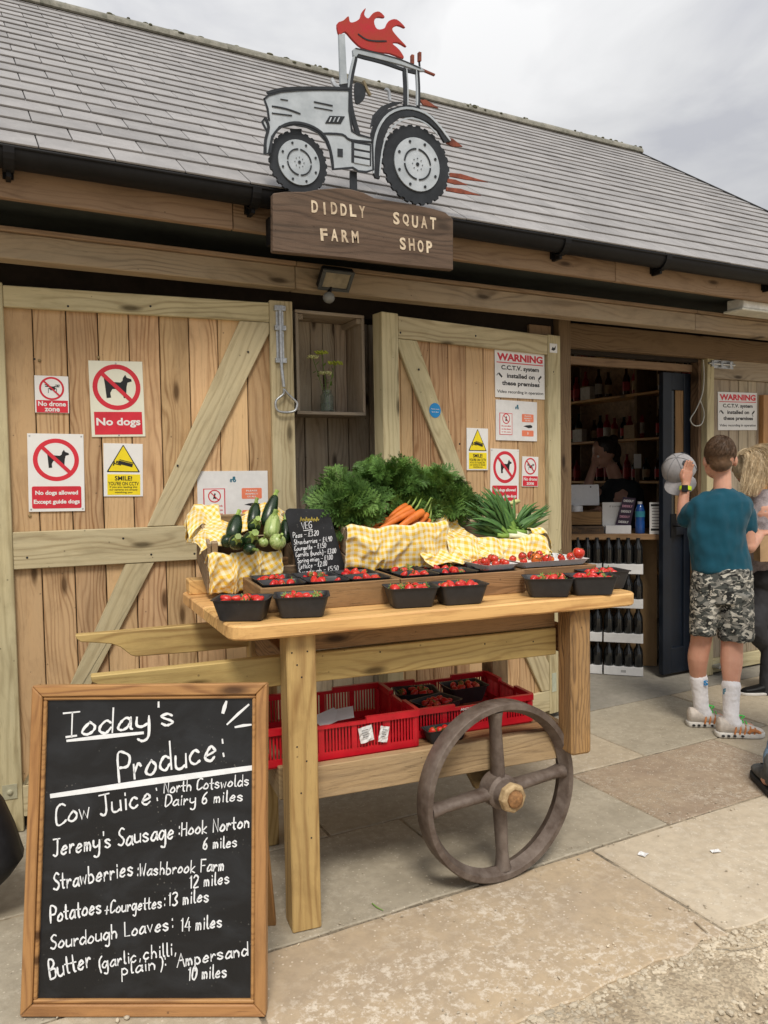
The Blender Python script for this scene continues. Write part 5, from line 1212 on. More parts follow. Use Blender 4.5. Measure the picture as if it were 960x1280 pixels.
# ---------------------------------------------------------------- vegetable crates and gingham
def gingham():
    m, nt, bs = newmat('yellow_gingham'); g = N(nt); uv = g.n('ShaderNodeUVMap').outputs[0]
    s = g.n('ShaderNodeSeparateXYZ'); g.set(s.inputs[0], uv)
    a = g.math('LESS_THAN', g.math('FRACT', g.math('MULTIPLY', s.outputs[0], 1 / .021)), .5); b = g.math('LESS_THAN', g.math('FRACT', g.math('MULTIPLY', s.outputs[1], 1 / .021)), .5)
    f = g.math('MULTIPLY', g.math('ADD', a, b), .5)
    c = g.mix(f, (.80, .75, .53), (.80, .50, .045))
    wv = g.noise(g.n('ShaderNodeTexCoord').outputs['Object'], 500, 2)
    g.set(bs.inputs['Base Color'], c); bs.inputs['Roughness'].default_value = .85; bs.inputs['Sheen Weight'].default_value = .3; bs.inputs['Specular IOR Level'].default_value = .15
    bs.inputs['Transmission Weight'].default_value = 0
    g.set(bs.inputs['Normal'], g.bump(wv, .25, .001)); return m
GING = gingham()
def cloth(name, label, fn, nu, nv, su, sv, group='yellow gingham cloths', par=None, rot=0):
    """fn(s,t) -> world point; size su x sv metres for the check"""
    vs = [tuple(fn(i / nu, j / nv)) for j in range(nv + 1) for i in range(nu + 1)]
    fs = [(j * (nu + 1) + i, j * (nu + 1) + i + 1, (j + 1) * (nu + 1) + i + 1, (j + 1) * (nu + 1) + i) for j in range(nv) for i in range(nu)]
    b = B(); b.add(vs, fs); o = b.build(name, GING, par, smooth=2)
    uvl = o.data.uv_layers.new(name='UVMap'); c_, s_ = math.cos(rot), math.sin(rot)
    for lp in o.data.loops:
        k = lp.vertex_index; x, y = (k % (nu + 1)) / nu * su, (k // (nu + 1)) / nv * sv; uvl.data[lp.index].uv = (x * c_ - y * s_, x * s_ + y * c_)
    md = o.modifiers.new('thickness', 'SOLIDIFY'); md.thickness = .002
    if label: tag(o, label, 'cloth', group)
    return o
from mathutils import noise as mn
def nz(x, y, z=0): return mn.noise(Vector((x, y, z)))
def vbox(label, u0, v0, z0, w, d, h, tilt, yaw=0, nf=2):
    BX = CT @ T(u0, v0, z0) @ RZ(yaw) @ RX(tilt)
    t = thing('vegetable_crate', label, 'crate', BX, 'wooden vegetable crates on the tabletop'); m = M_['crate']
    pl = lambda n, a, c, wd, ww: plank3(n, t, BX @ Vector(a), BX @ Vector(c), wd, ww, .012, m, .002)
    up = BX.col[2].to_3d(); yy = BX.col[1].to_3d(); n = 2; hh = h / n
    for i in range(n):
        z = hh * (i + .5)
        if i < nf: pl('front_slat', (0, 0, z), (w, 0, z), up, hh - .008)
        pl('back_slat', (0, d, z), (w, d, z), up, hh - .008)
        pl('side_slat', (.006, .0065, z), (.006, d - .0065, z), up, hh - .006); pl('side_slat', (w - .006, .0065, z), (w - .006, d - .0065, z), up, hh - .006)
    pl('base_board', (.013, d / 2, .006), (w - .013, d / 2, .006), yy, d - .016)
    for x in (.026, w - .026): 
        for y in (.02, d - .02): plank3('corner_post', t, BX @ Vector((x, y, .013)), BX @ Vector((x, y, h - .002)), yy, .022, .022, m, .002)
    return t, BX
b1, BX1 = vbox('wooden crate of courgettes tilted forward at the left end', -.165, .525, ZT + .02, .36, .30, .20, 18, nf=1)
b2, BX2 = vbox('wooden crate of carrots lined with gingham in the middle', .345, .475, ZT + .045, .40, .30, .20, 12)
b3, BX3 = vbox('wooden crate of leeks lined with gingham at the right', .775, .475, ZT + .005, .45, .30, .175, 12)
def prop(label, u0, u1, v0, v1, z0, z1):
    t = thing('wooden_riser', label, 'block', CT @ T((u0 + u1) / 2, (v0 + v1) / 2, z0), 'wooden blocks propping up the crates'); B().box((u0, v0, z0), (u1, v1, z1), CT).build('block', M_['old'], t, bevel=.003)
prop('brown wooden block propping the back of the courgette crate', -.14, .2, .70, .74, ZT + .0005, ZT + .12); prop('brown wooden block under the carrot crate', .37, .72, .60, .72, ZT + .0005, ZT + .08); prop('brown wooden block under the back of the leek crate', .80, 1.2, .68, .72, ZT + .0005, ZT + .05)
def flap(BX, w, h, x0, x1, drop, inner=.10, folds=3, amp=.018, seed=0, rimz=.0, puff=.012, slant=0.0):
    """path: down inside, over the front rim, down the front face"""
    tot = inner + .03 + drop
    def fn(s, t):
        L = t * tot; x = x0 + (x1 - x0) * s
        fold = math.sin(2 * math.pi * folds * s + seed + 1.2 * nz(s * 3, seed)) + .5 * math.sin(2 * math.pi * folds * 2.3 * s + seed * 2 + t * 1.5)
        rw = .010 * nz(s * 5 + seed, 1.7) * 2
        if L < inner: y = .012 + (inner - L) * .55; z = h + rimz - (inner - L) * .75 + rw
        elif L < inner + .03:
            a = (L - inner) / .03 * math.pi; y = .012 - (.032) * (1 - math.cos(a)) / 2 * 1.0; z = h + rimz + .012 * math.sin(a) + rw
        else:
            q = L - inner - .03; y = -.020 - puff * math.sin(min(1, q / max(drop, .01)) * math.pi * .8) - q * .05; z = h + rimz - q * (1 + slant * (s - .5)) + rw * (1 - q / drop) - .010 * nz(s * 7 + seed, 4) * q / drop
        k = max(0, min(1, (L - inner * .5) / (drop))); y -= amp * k * (.6 * fold + .4) + .006 * nz(s * 14, t * 9, seed) ; z += .005 * nz(s * 12, t * 8, seed + 5)
        cz_ = (1 - min(1, abs(nz(s * 6 + t * 2.5 + seed, t * 2 - s * 2, seed)) * 3.2)) ** 2; y -= .014 * k * cz_
        x += .012 * k * math.cos(2 * math.pi * folds * s + seed) + .004 * nz(s * 9, t * 9, seed + 9)
        return BX @ Vector((x, y, z))
    return fn, tot
fn, tt = flap(BX1, .36, .148, -.005, .262, .135, inner=.06, folds=3, amp=.014, seed=1, rimz=.006)
cloth('gingham_cloth', 'yellow gingham cloth hanging over the front of the courgette crate', fn, 70, 40, .36, tt, rot=.5)
def back1(s, t):   # over the back and left rims of crate 1
    a = s * 1.0; x = -.055 + .43 * a; L = t * .22
    z0 = .205 + .028 * math.sin(a * 9 + 1) + .018 * nz(a * 6, 2.2)
    if L < .10: y = .30 - (.10 - L) * .9; z = z0 - (.10 - L) * .35 + .02 * nz(a * 5, t * 4)
    else: y = .31 + (L - .10) * .25; z = z0 + .012 * math.sin((L - .1) / .12 * 3) - (L - .10) * .8
    k = max(0, .16 - a) / .16
    y -= .12 * k; z -= .01 * k
    y += .012 * math.sin(a * 22) * t + .008 * nz(a * 15, t * 8)
    return BX1 @ Vector((x, y, z))
cloth('gingham_cloth', 'yellow gingham cloth draped over the back rim of the courgette crate', back1, 70, 30, .46, .22, rot=.3)
def left1(s, t):    # hangs over the left rim
    y = .02 + .30 * s; L = t * .17; zr = .175 + .02 * math.sin(s * 7) + .04 * s
    if L < .07: x = .085 - L; z = zr + .006
    else: x = .012 - .04 * math.sin((L - .07) / .10 * 1.4) - .02 * s; z = zr + .01 - (L - .07) * .95 * (.35 + .65 * s)
    x += .010 * math.sin(s * 16) * t + .008 * nz(s * 9, t * 8); z += .01 * nz(s * 8, t * 6, 3)
    return BX1 @ Vector((x, y, z))
cloth('gingham_cloth', 'yellow gingham cloth folded over the left rim of the courgette crate', left1, 40, 30, .32, .17, rot=.8)
fn, tt = flap(BX2, .40, .20, .0, .42, .155, folds=2, amp=.016, seed=4, rimz=.004, slant=.1)
cloth('gingham_cloth', 'yellow gingham cloth hanging flat over the front of the carrot crate', fn, 80, 46, .42, tt, rot=0.02)
def mid(s, t):   # bunched cloth between the carrot and leek crates
    u = .66 + .27 * s; L = t
    z = 1.335 - .05 * s - L * (.235 - .06 * s) + .012 * nz(s * 6, t * 5, 2) - .10 * max(0, .5 - s) * (1 - L) * 1.2
    v = .62 - .26 * L + .018 * math.sin(s * 15 + t * 5) + .012 * math.sin(s * 31 - t * 7) * t + .02 * nz(s * 5, t * 4, 7)
    v -= .016 * (1 - min(1, abs(nz(s * 5 + t * 3, t * 3 - s * 3, 4)) * 3)) ** 2
    u += -.05 * (1 - L) * s + .02 * math.sin(t * 6 + s * 3)
    return CT @ Vector((u, v, z))
cloth('gingham_cloth', 'bunched yellow gingham cloth folded between the carrots and the leeks', mid, 70, 60, .30, .36, rot=.75)
fn, tt = flap(BX3, .45, .175, -.02, .44, .125, folds=4, amp=.022, seed=8, rimz=.0, puff=.03)
cloth('gingham_cloth', 'crumpled yellow gingham cloth hanging over the front of the leek crate', fn, 90, 46, .48, tt, rot=-.25)
def right3(s, t):
    y = .0 + .24 * s; L = t * .15; zr = .18 + .015 * math.sin(s * 9)
    if L < .06: x = .385 + L; z = zr + .01 + .012 * nz(s * 6, t * 3)
    else: x = .452 + .03 * math.sin((L - .06) / .09 * 2); z = zr + .012 - (L - .06) * 1.1
    x += .008 * math.sin(s * 18 + 1) * t; return BX3 @ Vector((x, y, z))
cloth('gingham_cloth', 'yellow gingham corner hanging over the right side of the leek crate', right3, 40, 26, .26, .15, rot=.4)

# ---------------------------------------------------------------- courgettes
CD = plain('dark_courgette_skin', (.012, .030, .010), .28, var=.5, scale=160, bump=.1, c2=(.004, .012, .004), spec=.55)
def palemat():
    m, nt, bs = newmat('pale_courgette_skin'); g = N(nt); v, oi, t = objvec(g)
    st = g.noise(g.map(t, (90, 90, 6)), 1.4, 3, .6); sp = g.n('ShaderNodeTexVoronoi', feature='F1'); g.set(sp.inputs['Vector'], t); sp.inputs['Scale'].default_value = 190
    c = g.mix(g.ramp(st, (.4, 0.0), (.6, 1.0)), (.22, .32, .08), (.42, .50, .20)); c = g.mix(g.math('MULTIPLY', g.math('LESS_THAN', sp.outputs['Distance'], .2), .5), c, (.55, .6, .35))
    g.set(bs.inputs['Base Color'], c); bs.inputs['Roughness'].default_value = .35; return m
CPALE = palemat(); STARM = plain('courgette_stalk', (.30, .42, .10), .5, var=.3, scale=50)
def gourd(label, p_top, p_bot, v, r, mat, rtop=.8, dv=.05):
    a, b_ = cv(p_top[0] / 4.8 + 240, p_top[1] / 4.8 + 580, v + dv), cv(p_bot[0] / 4.8 + 240, p_bot[1] / 4.8 + 580, v)
    A_, B_ = CT @ Vector((a[0], v + dv, a[1])), CT @ Vector((b_[0], v, b_[1])); d = B_ - A_; L = d.length
    M = frame(A_, d.cross(Vector((.3, -1, .2))), d.cross(d.cross(Vector((.3, -1, .2))))); M = Matrix.Translation(A_) @ d.to_track_quat('Z', 'Y').to_matrix().to_4x4()
    n = 20; rings = []
    for t, k in ((-.06, .15), (-.05, .5 * rtop), (0, .72 * rtop), (.12, .9 * rtop), (.35, .97), (.65, 1.0), (.85, .93), (.97, .66), (1.03, .25)):
        rings.append([(r * k * (1 + .035 * math.cos(8 * 2 * math.pi * j / n)) * math.cos(2 * math.pi * j / n), r * k * (1 + .035 * math.cos(8 * 2 * math.pi * j / n)) * math.sin(2 * math.pi * j / n), t * L) for j in range(n)])
    o = B().loft(rings).build('courgette', mat, None, M, smooth=2, local=True); tag(o, label, 'courgette', 'courgettes in the crate')
    return o, M, L
def stalk(o, M, z, r, s=1):
    b = B(); b.tube([(0, 0, z + .004 * s), (0, 0, z - .016 * s), (.002, 0, z - .026 * s)], [r * .6, r * .42, r * .5], 6)
    for i in range(5): a = R(72 * i); b.tube([(0, 0, z), (r * .5 * math.cos(a), r * .5 * math.sin(a), z + .001 * s), (r * .85 * math.cos(a), r * .85 * math.sin(a), z + .012 * s)], [r * .2, r * .22, r * .06], 5)
    b.build('stalk', STARM, o, M, local=True)
GO = [('dark courgette standing thick at the left of the crate', (272, 318), (238, 452), .50, .028, CD), ('dark courgette in the middle back of the crate', (382, 245), (362, 372), .56, .024, CD), ('tallest dark courgette leaning right at the back of the crate', (496, 200), (440, 372), .56, .026, CD),
      ('dark courgette at the right against the small chalkboard', (560, 345), (566, 470), .53, .024, CD), ('dark courgette at the far left, mostly hidden', (205, 440), (212, 480), .47, .022, CD), ('fat pale green courgette standing behind the round one', (494, 318), (470, 440), .49, .030, CPALE)]
for lb, a, c, v, r, m in GO:
    o, M, L = gourd(lb, a, c, v, r, m)
    stalk(o, M, -.04 * L, r * (.7 if m is CD else .8))
def roundg(label, px, py, v, r, mat, star, dirv, squash=.9):
    a = cv(px / 4.8 + 240, py / 4.8 + 580, v); C = CT @ Vector((a[0], v, a[1])); M = Matrix.Translation(C) @ Vector(dirv).to_track_quat('-Z', 'Y').to_matrix().to_4x4()
    n = 32; rings = []
    for i in range(1, 12):
        th = math.pi * i / 12; rings.append([(r * math.sin(th) * (1 + .05 * abs(math.cos(5 * 2 * math.pi * j / n))) * math.cos(2 * math.pi * j / n), r * math.sin(th) * (1 + .05 * abs(math.cos(5 * 2 * math.pi * j / n))) * math.sin(2 * math.pi * j / n), -r * squash * math.cos(th)) for j in range(n)])
    o = B().loft(rings).build('courgette', mat, None, M, smooth=2, local=True); tag(o, label, 'courgette', 'courgettes in the crate'); stalk(o, M, -r * squash * .95, r * star, 1); return o
roundg('round ribbed pale green courgette at the front right of the crate', 514, 466, .44, .030, CPALE, .35, (.1, -1, .75))
roundg('small round pale green courgette in the middle of the crate', 428, 470, .445, .0185, CPALE, .35, (0, -.6, 1))
roundg('dark courgette end-on at the front left with pale green stalk star', 265, 470, .435, .027, CD, .9, (-.1, -1, .5), 1.2)
roundg('dark courgette end-on at the front centre with pale stalk star', 350, 455, .44, .028, CD, 1.0, (.1, -1, .6), 1.2)
roundg('dark courgette end-on behind the front ones with green stalk star', 372, 372, .50, .024, CD, .95, (.1, -1, .7), 1.2)
roundg('dark courgette end lying low at the front centre of the crate', 345, 510, .425, .022, CD, .5, (.3, -1, .0), 1.2)

# ---------------------------------------------------------------- small veg price board
SBF = CT @ T(0, .455, ZT + .08) @ RX(90) @ RX(-5)
sp_ = lambda x, y: on(SBF, x / 4.8 + 240, y / 4.8 + 580)
sbo = thing('price_board', 'small dark slate board with chalked veg prices, leaning between courgettes and carrots', 'chalkboard', SBF @ T(sp_(700, 640).x, sp_(700, 640).y, 0))
q = [tuple(sp_(*p)) for p in ((560, 300), (566, 276), (585, 266), (800, 272), (822, 280), (828, 300), (925, 640), (920, 672), (640, 676))]
B().prism(q, -.008, 0, SBF).build('slate_face', CBM, sbo, bevel=.001)
rr = random.Random(4); pxs = (sp_(700, 500) - sp_(700, 504.8)).length
for s_, a, c, xh, w in (('VEG', (658, 392), (722, 382), 4.2, 1.1), ('Peas - £3.20', (605, 444), (762, 428), 3.2, .95), ('Strawberries - £4.90', (610, 484), (842, 462), 3.0, .95), ('Courgette - £1.50', (615, 522), (806, 500), 3.0, .95), ('Carrots (bunch) - £3.00', (622, 558), (866, 533), 3.0, .95), ('Spring onion - £1.00', (632, 594), (846, 572), 3.0, .95), ('Lettuce - £2.00', (638, 630), (812, 608), 3.0, .95), ('Sourdough - £5.50', (640, 664), (882, 638), 3.0, .95)):
    b = B(); script(b, SBF, s_, sp_(*a), sp_(*c), xh * pxs, w * pxs, rr, slant=.08, z=.0004); b.build('lettering', CH, sbo)
b = B(); ribbon(b, [tuple(sp_(670, 400)), tuple(sp_(722, 394))], 1.2 * pxs, 0, .001, SBF); b.build('underline', CH, sbo)
b = B(); GOLD = plain('gold_chalk', (.42, .33, .06), .8, var=.2)
for i in range(7): x = 650 + i * 16; ribbon(b, crom([tuple(sp_(x, 345)), tuple(sp_(x + 4, 318 + (i % 2) * 8)), tuple(sp_(x + 10, 340)), tuple(sp_(x + 15, 330))], 3), 1.0 * pxs, 0, .001, SBF, rr)
b.build('scribble', GOLD, sbo)

# ---------------------------------------------------------------- carrots
ORG = plain('carrot_orange', (.72, .20, .030), .45, var=.15, scale=25, bump=.35, c2=(.50, .12, .02), bscale=60)
GRN = [plain('carrot_leaf_green', (.075, .155, .028), .6, var=.4, scale=14, bump=0, c2=(.026, .066, .013)), plain('carrot_leaf_light', (.14, .25, .05), .6, var=.3, scale=14, bump=0, c2=(.06, .13, .025))]
def frond(seed):
    r_ = random.Random(seed); V, F = [], []
    def quad(p, d, n, l, w):
        d = d.normalized(); s = d.cross(n).normalized() * w; b = len(V); V.extend([p, p + d * l * .5 + s, p + d * l, p + d * l * .5 - s]); F.append((b, b + 1, b + 2, b + 3))
    L = .17; pts = [Vector((0, 0, 0))]; d = Vector((0, 0, 1)); bend = Vector((1, 0, -.55)) * r_.uniform(.09, .17)
    for i in range(12): d = (d + bend * (i / 8)).normalized(); pts.append(pts[-1] + d * L / 12)
    for i in range(12):   # rachis as thin three-sided stem
        a, b_ = pts[i], pts[i + 1]; w = .0014 * (1 - i / 14); bb = len(V)
        for p in (a, b_):
            for k in range(3): an = k * 2.09; V.append(p + Vector((0, math.cos(an) * w, 0)) + Vector((math.sin(an) * w, 0, math.sin(an) * w * .3)))
        for k in range(3): F.append((bb + k, bb + (k + 1) % 3, bb + 3 + (k + 1) % 3, bb + 3 + k))
    for i in range(3, 12):
        p = pts[i]; dd = (pts[min(i + 1, 12)] - pts[i - 1]).normalized(); f = math.sin((i - 1.5) / 11 * math.pi) ** .7
        for sd in (-1, 1):
            side = Vector((0, sd, 0)) + dd * .7 + Vector((0, 0, r_.uniform(-.2, .25))); side.normalize(); l = .052 * f * r_.uniform(.8, 1.15)
            quad(p, side, dd.cross(side), l, .0009)
            m = 6
            for j in range(1, m + 1):
                q = p + side * l * j / m; nn = dd.cross(side).normalized()
                for s2 in (-1, 1):
                    e = (side * .8 + nn.cross(side) * s2 * .9 + Vector((r_.uniform(-.3, .3), r_.uniform(-.3, .3), r_.uniform(-.3, .2)))).normalized(); l2 = .017 * (1.15 - .5 * j / m) * r_.uniform(.8, 1.2)
                    quad(q, e, nn, l2 * 1.25, .0017)
                    quad(q + e * l2 * .45, (e + side * .7).normalized(), nn, l2 * .95, .0013); quad(q + e * l2 * .3, (e - side * .4 + nn * .2).normalized(), nn, l2 * .8, .0012)
    quad(pts[-1], d, Vector((0, 1, 0)), .02, .002)
    a = np.array([tuple(v) for v in V]); return a, F
FR = [frond(s) for s in range(4)]
def foliage(par, C, R3, n, seed, outward=1.0, dirb=(0, 0, 0), root=None):
    """fronds from a root spreading through an ellipsoid of radii R3 about C (cart frame)"""
    r_ = random.Random(seed); VV, FF, MM = [], [], []; base = 0
    for i in range(n):
        a, F = FR[r_.randrange(4)]
        while True:
            q = Vector((r_.uniform(-1, 1), r_.uniform(-1, 1), r_.uniform(-.5, 1)))
            if .25 < q.length < 1: break
        tip = Vector((C[0] + q.x * R3[0], C[1] + q.y * R3[1], C[2] + q.z * R3[2]))
        d = (Vector((q.x / 1, q.y - .25, q.z * .9 + .35)) + Vector(dirb) + Vector((r_.uniform(-.4, .4), r_.uniform(-.4, .4), r_.uniform(-.3, .3)))).normalized()
        s = r_.uniform(.6, 1.25); M = CT @ Matrix.Translation(tip - d * .12 * s) @ d.to_track_quat('Z', 'Y').to_matrix().to_4x4() @ Matrix.Rotation(r_.uniform(0, 6.28), 4, 'Z') @ Matrix.Scale(s, 4)
        A = np.array(M); VV.append(a @ A[:3, :3].T + A[:3, 3]); FF += [tuple(k + base for k in f) for f in F]; MM += [1 if r_.random() < .3 else 0] * len(F); base += len(a)
    b = B(); b.v = np.vstack(VV).tolist(); b.f = FF; b.m = MM
    me = bpy.data.meshes.new('leaves'); A = np.array(W[par.name].inverted()); a = np.array(b.v) @ A[:3, :3].T + A[:3, 3]
    me.from_pydata(a.tolist(), [], FF); [me.materials.append(m) for m in GRN]; me.polygons.foreach_set('material_index', MM)
    return kind(link('leaves', me, par, W[par.name]), 'stuff')
def e8(x, y, v): a = cv(x / 3 + 380, y / 3 + 540, v); return CT @ Vector((a[0], v, a[1]))
BN = [('bunch of orange carrots with leafy tops at the front of the carrot crate', (520, 655), .50, (.10, .07, .06), 26), ('bushy carrot tops spilling left behind the small chalkboard', (434, 628), .56, (.12, .10, .09), 105), ('tall bushy carrot tops at the back, highest of the greens', (487, 603), .66, (.15, .10, .080), 120),
      ('bushy carrot tops in the middle right of the heap', (538, 613), .62, (.12, .10, .078), 95), ('loose carrot tops at the right end beside the leeks', (568, 630), .60, (.08, .08, .065), 55), ('low dark carrot tops between chalkboard and carrots', (441, 650), .52, (.05, .05, .05), 30)]
for i, (lb, (px, py), v, R3, n) in enumerate(BN):
    a = cv(px, py, v); t = thing('carrot_bunch', lb, 'carrots', CT @ T(a[0], v, a[1] - .05), 'bunches of carrots')
    if i: foliage(t, (a[0], v, a[1]), R3, n, 100 + i, dirb=((0, 0, 0), (-.5, -.2, 0), (0, 0, .3), (.2, 0, .2), (.4, 0, 0), (-.3, -.5, -.2))[i])
    else: foliage(t, (a[0] + .02, v + .07, a[1] + .05), (.10, .05, .03), 24, 90, dirb=(.3, .4, .5))
    if i == 0:
        for a_, b_, v0, r in (((400, 284), (283, 362), .47, .0135), ((412, 297), (262, 378), .445, .0135), ((446, 298), (332, 378), .43, .0150), ((462, 308), (418, 370), .455, .0125), ((440, 322), (384, 368), .465, .012), ((425, 310), (362, 366), .47, .012), ((462, 362), (356, 374), .425, .0075), ((345, 340), (238, 352), .50, .0115), ((330, 355), (240, 366), .48, .010), ((470, 330), (448, 374), .47, .010), ((372, 312), (262, 352), .485, .0125), ((318, 330), (225, 338), .50, .0105), ((352, 352), (268, 372), .455, .011), ((300, 345), (205, 356), .48, .0105), ((385, 275), (318, 320), .50, .012)):
            A_, B_ = e8(*a_, v0 + .03), e8(*b_, v0 - .005); d = B_ - A_; pts = [A_ - d * .02] + [A_ + d * t + Vector((0, 0, .004 * math.sin(t * 3))) for t in (0, .05, .2, .4, .6, .75, .88, .97, 1.04)]
            B().tube(pts, [r * k for k in (.45, .85, 1.03, 1.05, .95, .8, .66, .5, .3, .08)], 12).build('carrot', ORG, t, smooth=2)
            B().tube([A_, A_ - d.normalized() * .02 + Vector((0, .0, .012)), A_ - d.normalized() * .05 + Vector((rnd(-.01, .01), .02, .03))], [.005, .004, .003], 6).build('leaf_stalk', STARM, t, smooth=2)
    else:
        for k in range(3): 
            A_ = CT @ Vector((a[0] + rnd(-.05, .05), v, a[1] - .02)); B().tube([A_, A_ + Vector((rnd(-.04, .04), 0, -.06)), A_ + Vector((rnd(-.05, .05), 0, -.12))], [.013, .011, .003], 8).build('carrot', ORG, t, smooth=2)

# ---------------------------------------------------------------- leeks
LKG = plain('leek_leaf_green', (.095, .20, .045), .5, var=.35, scale=20, bump=.1, c2=(.03, .085, .03)); LKM = plain('leek_mid_green', (.24, .38, .08), .5, var=.2, scale=20, c2=(.14, .27, .05)); LKW = plain('leek_white', (.72, .74, .52), .5, var=.1, scale=30)
r_ = random.Random(9)
LE = [((790, 392), (772, 372), [(640, 240), (660, 225), (625, 262)], .50), ((800, 392), (778, 368), [(690, 218), (712, 222), (672, 238)], .52), ((812, 395), (780, 365), [(732, 228), (752, 240), (766, 262)], .52), ((780, 398), (742, 385), [(622, 300), (628, 330), (640, 280)], .47), ((770, 402), (735, 395), [(628, 352), (645, 372), (632, 330)], .45), ((830, 388), (792, 372), [(885, 282), (915, 284), (862, 280)], .51), ((838, 392), (800, 382), [(918, 292), (900, 318), (880, 335)], .48), ((850, 396), (806, 390), [(842, 290), (820, 285), (855, 300)], .53), ((800, 400), (762, 380), [(655, 262), (700, 250), (735, 262)], .46)]
LBL = ['topmost leek leaning to the upper left', 'leek with the highest leaf tips', 'leek pointing straight up in the middle', 'leek fanning out to the left', 'lowest leek lying far to the left', 'leek with leaves to the upper right', 'leek with leaves hanging out at the far right', 'short leek standing behind the right-hand ones', 'front leek lying across the others']
for (base, mid_, tips, v), lb in zip(LE, LBL):
    base = (base[0] + 22, base[1] - 12); mid_ = (mid_[0] + 6, mid_[1] - 8); tips = [(x * 1.0, y - 6) for x, y in tips]
    P, Q = e8(*base, v), e8(*mid_, v + .005); t = thing('leek', 'green ' + lb + ' of the crate', 'leek', P, 'leeks in the right-hand crate')
    d = (P - Q).normalized(); E_ = P + d * .035
    B().tube([E_ + d * .006, E_, P, (P + Q) / 2], [.006, .0105, .0095, .010], 10).build('white_shaft', LKW, t, smooth=2)
    B().tube([(P + Q) / 2, Q, Q - d * .02], [.0102, .0108, .009], 10).build('green_shaft', LKM, t, smooth=2)
    for q in range(2): 
        rt = E_ + d * .006
        B().tube([rt, rt + d * .012 + Vector((0, 0, -.003 + .006 * q))], .0012, 4).build('root', LKW, t)
    allt = [(x + r_.uniform(-16, 16), y + r_.uniform(-14, 14)) for x, y in tips] + [(x + r_.uniform(-30, 30), y + r_.uniform(-12, 26)) for x, y in tips] + tips + [(x + r_.uniform(-26, 26), y + r_.uniform(-20, 20)) for x, y in tips]
    for k, tip in enumerate(allt):
        E = e8(*tip, v + r_.uniform(-.02, .10)); S = (P + Q) / 2; n = 9; vs, fs = [], []; w0 = r_.uniform(.006, .0105); sag = r_.uniform(-.01, .035)
        side0 = (E - S).cross(Vector((r_.uniform(-.5, .5), -1, r_.uniform(-.3, .6)))).normalized()
        for i in range(n + 1):
            tt_ = i / n; c = S.lerp(Q, min(1, tt_ * 3)) if tt_ < .33 else Q.lerp(E, (tt_ - .33) / .67); c = c + Vector((0, 0, sag * math.sin(tt_ * math.pi)))
            w = w0 * (.6 + .6 * math.sin(min(1, tt_ * 1.6) * math.pi / 2)) * (1 - tt_ ** 3) + .0006; nrm = side0.cross(E - S).normalized()
            vs += [c - side0 * w + nrm * w * .45, c, c + side0 * w + nrm * w * .45, c - nrm * .0015]
        for i in range(n):
            for j in range(4): fs.append((4 * i + j, 4 * i + (j + 1) % 4, 4 * i + 4 + (j + 1) % 4, 4 * i + 4 + j))
        fs += [(3, 2, 1, 0), tuple(4 * n + j for j in range(4))]
        bb = B().add(vs, fs); bb.m = [1 if (i // 4) < 3 else 0 for i in range(4 * n)] + [0, 0]
        bb.build('leaf', [LKG, LKM], t, smooth=2)
# pale flower-like onion behind the leeks
oo = e8(785, 262, .60); on_ = thing('onion_head', 'pale yellow bulb end showing behind the leek leaves', 'vegetable', oo)
for k in range(3): B().ell(tuple(oo + Vector((rnd(-.025, .03), 0, rnd(-.01, .008)))), (.017, .012, .010), nu=12, nv=8).build('bulb', plain('pale_yellow_bulb', (.62, .60, .25), .5, var=.15), on_, smooth=2)

# ---------------------------------------------------------------- red picking crates on the lower shelf
RP = plain('red_crate_plastic', (.55, .010, .022), .32, var=.12, scale=20, bump=.04, spec=.5)
def pcrate(label, F, w, d, h):
    t = thing('picking_crate', label, 'crate', F, 'red plastic picking crates')
    B().box((.004, .004, 0), (w - .004, d - .004, .006), F).build('base', RP, t)
    def side(S, L, dip, nm):
        b = B(); th = .006
        zt = h - .022; a0, a1 = (L * .33, L * .67) if dip else (L / 2, L / 2)
        b.box((0, -th, .0061), (L, 0, .03), S)
        b.box((0, -th, .0301), (.022, 0, zt - .0001), S).box((L - .022, -th, .0301), (L, 0, zt - .0001), S)
        nseg = max(2, int(round(L / .13)))
        for k in range(1, nseg): b.box((L * k / nseg - .009, -th, .0301), (L * k / nseg + .009, 0, zt - .0001), S)
        x = .028
        while x < L - .03: b.box((x, -th + .001, .0301), (x + .0055, -.001, zt - .0001), S); x += .0115
        if dip:
            b.box((0, -.014, zt), (a0, .002, h), S).box((a1, -.014, zt), (L, .002, h), S).box((a0, -.012, zt - .001), (a1, .0, h - .012), S)
        else: b.box((0, -.014, zt), (L, .002, h), S)
        b.build(nm, RP, t, bevel=0)
    side(F @ T(0, .006, 0), w, True, 'long_side'); side(F @ T(w, d - .006, 0) @ RZ(180), w, True, 'long_side')
    side(F @ T(w - .006, .0075, 0) @ RZ(90), d - .015, True, 'short_side'); side(F @ T(.006, d - .0075, 0) @ RZ(-90), d - .015, True, 'short_side')
    for x, y in ((0, 0), (w, 0), (0, d), (w, d)): B().lathe([(.012, .007), (.012, h - .0225)], 8, F @ T(x + (.008 if x == 0 else -.008), y + (.008 if y == 0 else -.008), 0)).build('corner_column', RP, t)
    return t
r1 = cv(523, 925, .16); l2_ = cv(667, 893, .225)
h1 = cv(523, 887, .16)[1] - SZ; 
W1 = r1[0] + .13; F = CT @ T(-.13 + .0, .155, SZ + .001) @ RZ(0)
pc1 = pcrate('red slotted picking crate at the left of the lower shelf with white paper labels', CT @ T(r1[0] - .60, .158, SZ + .001), .60, .40, h1)
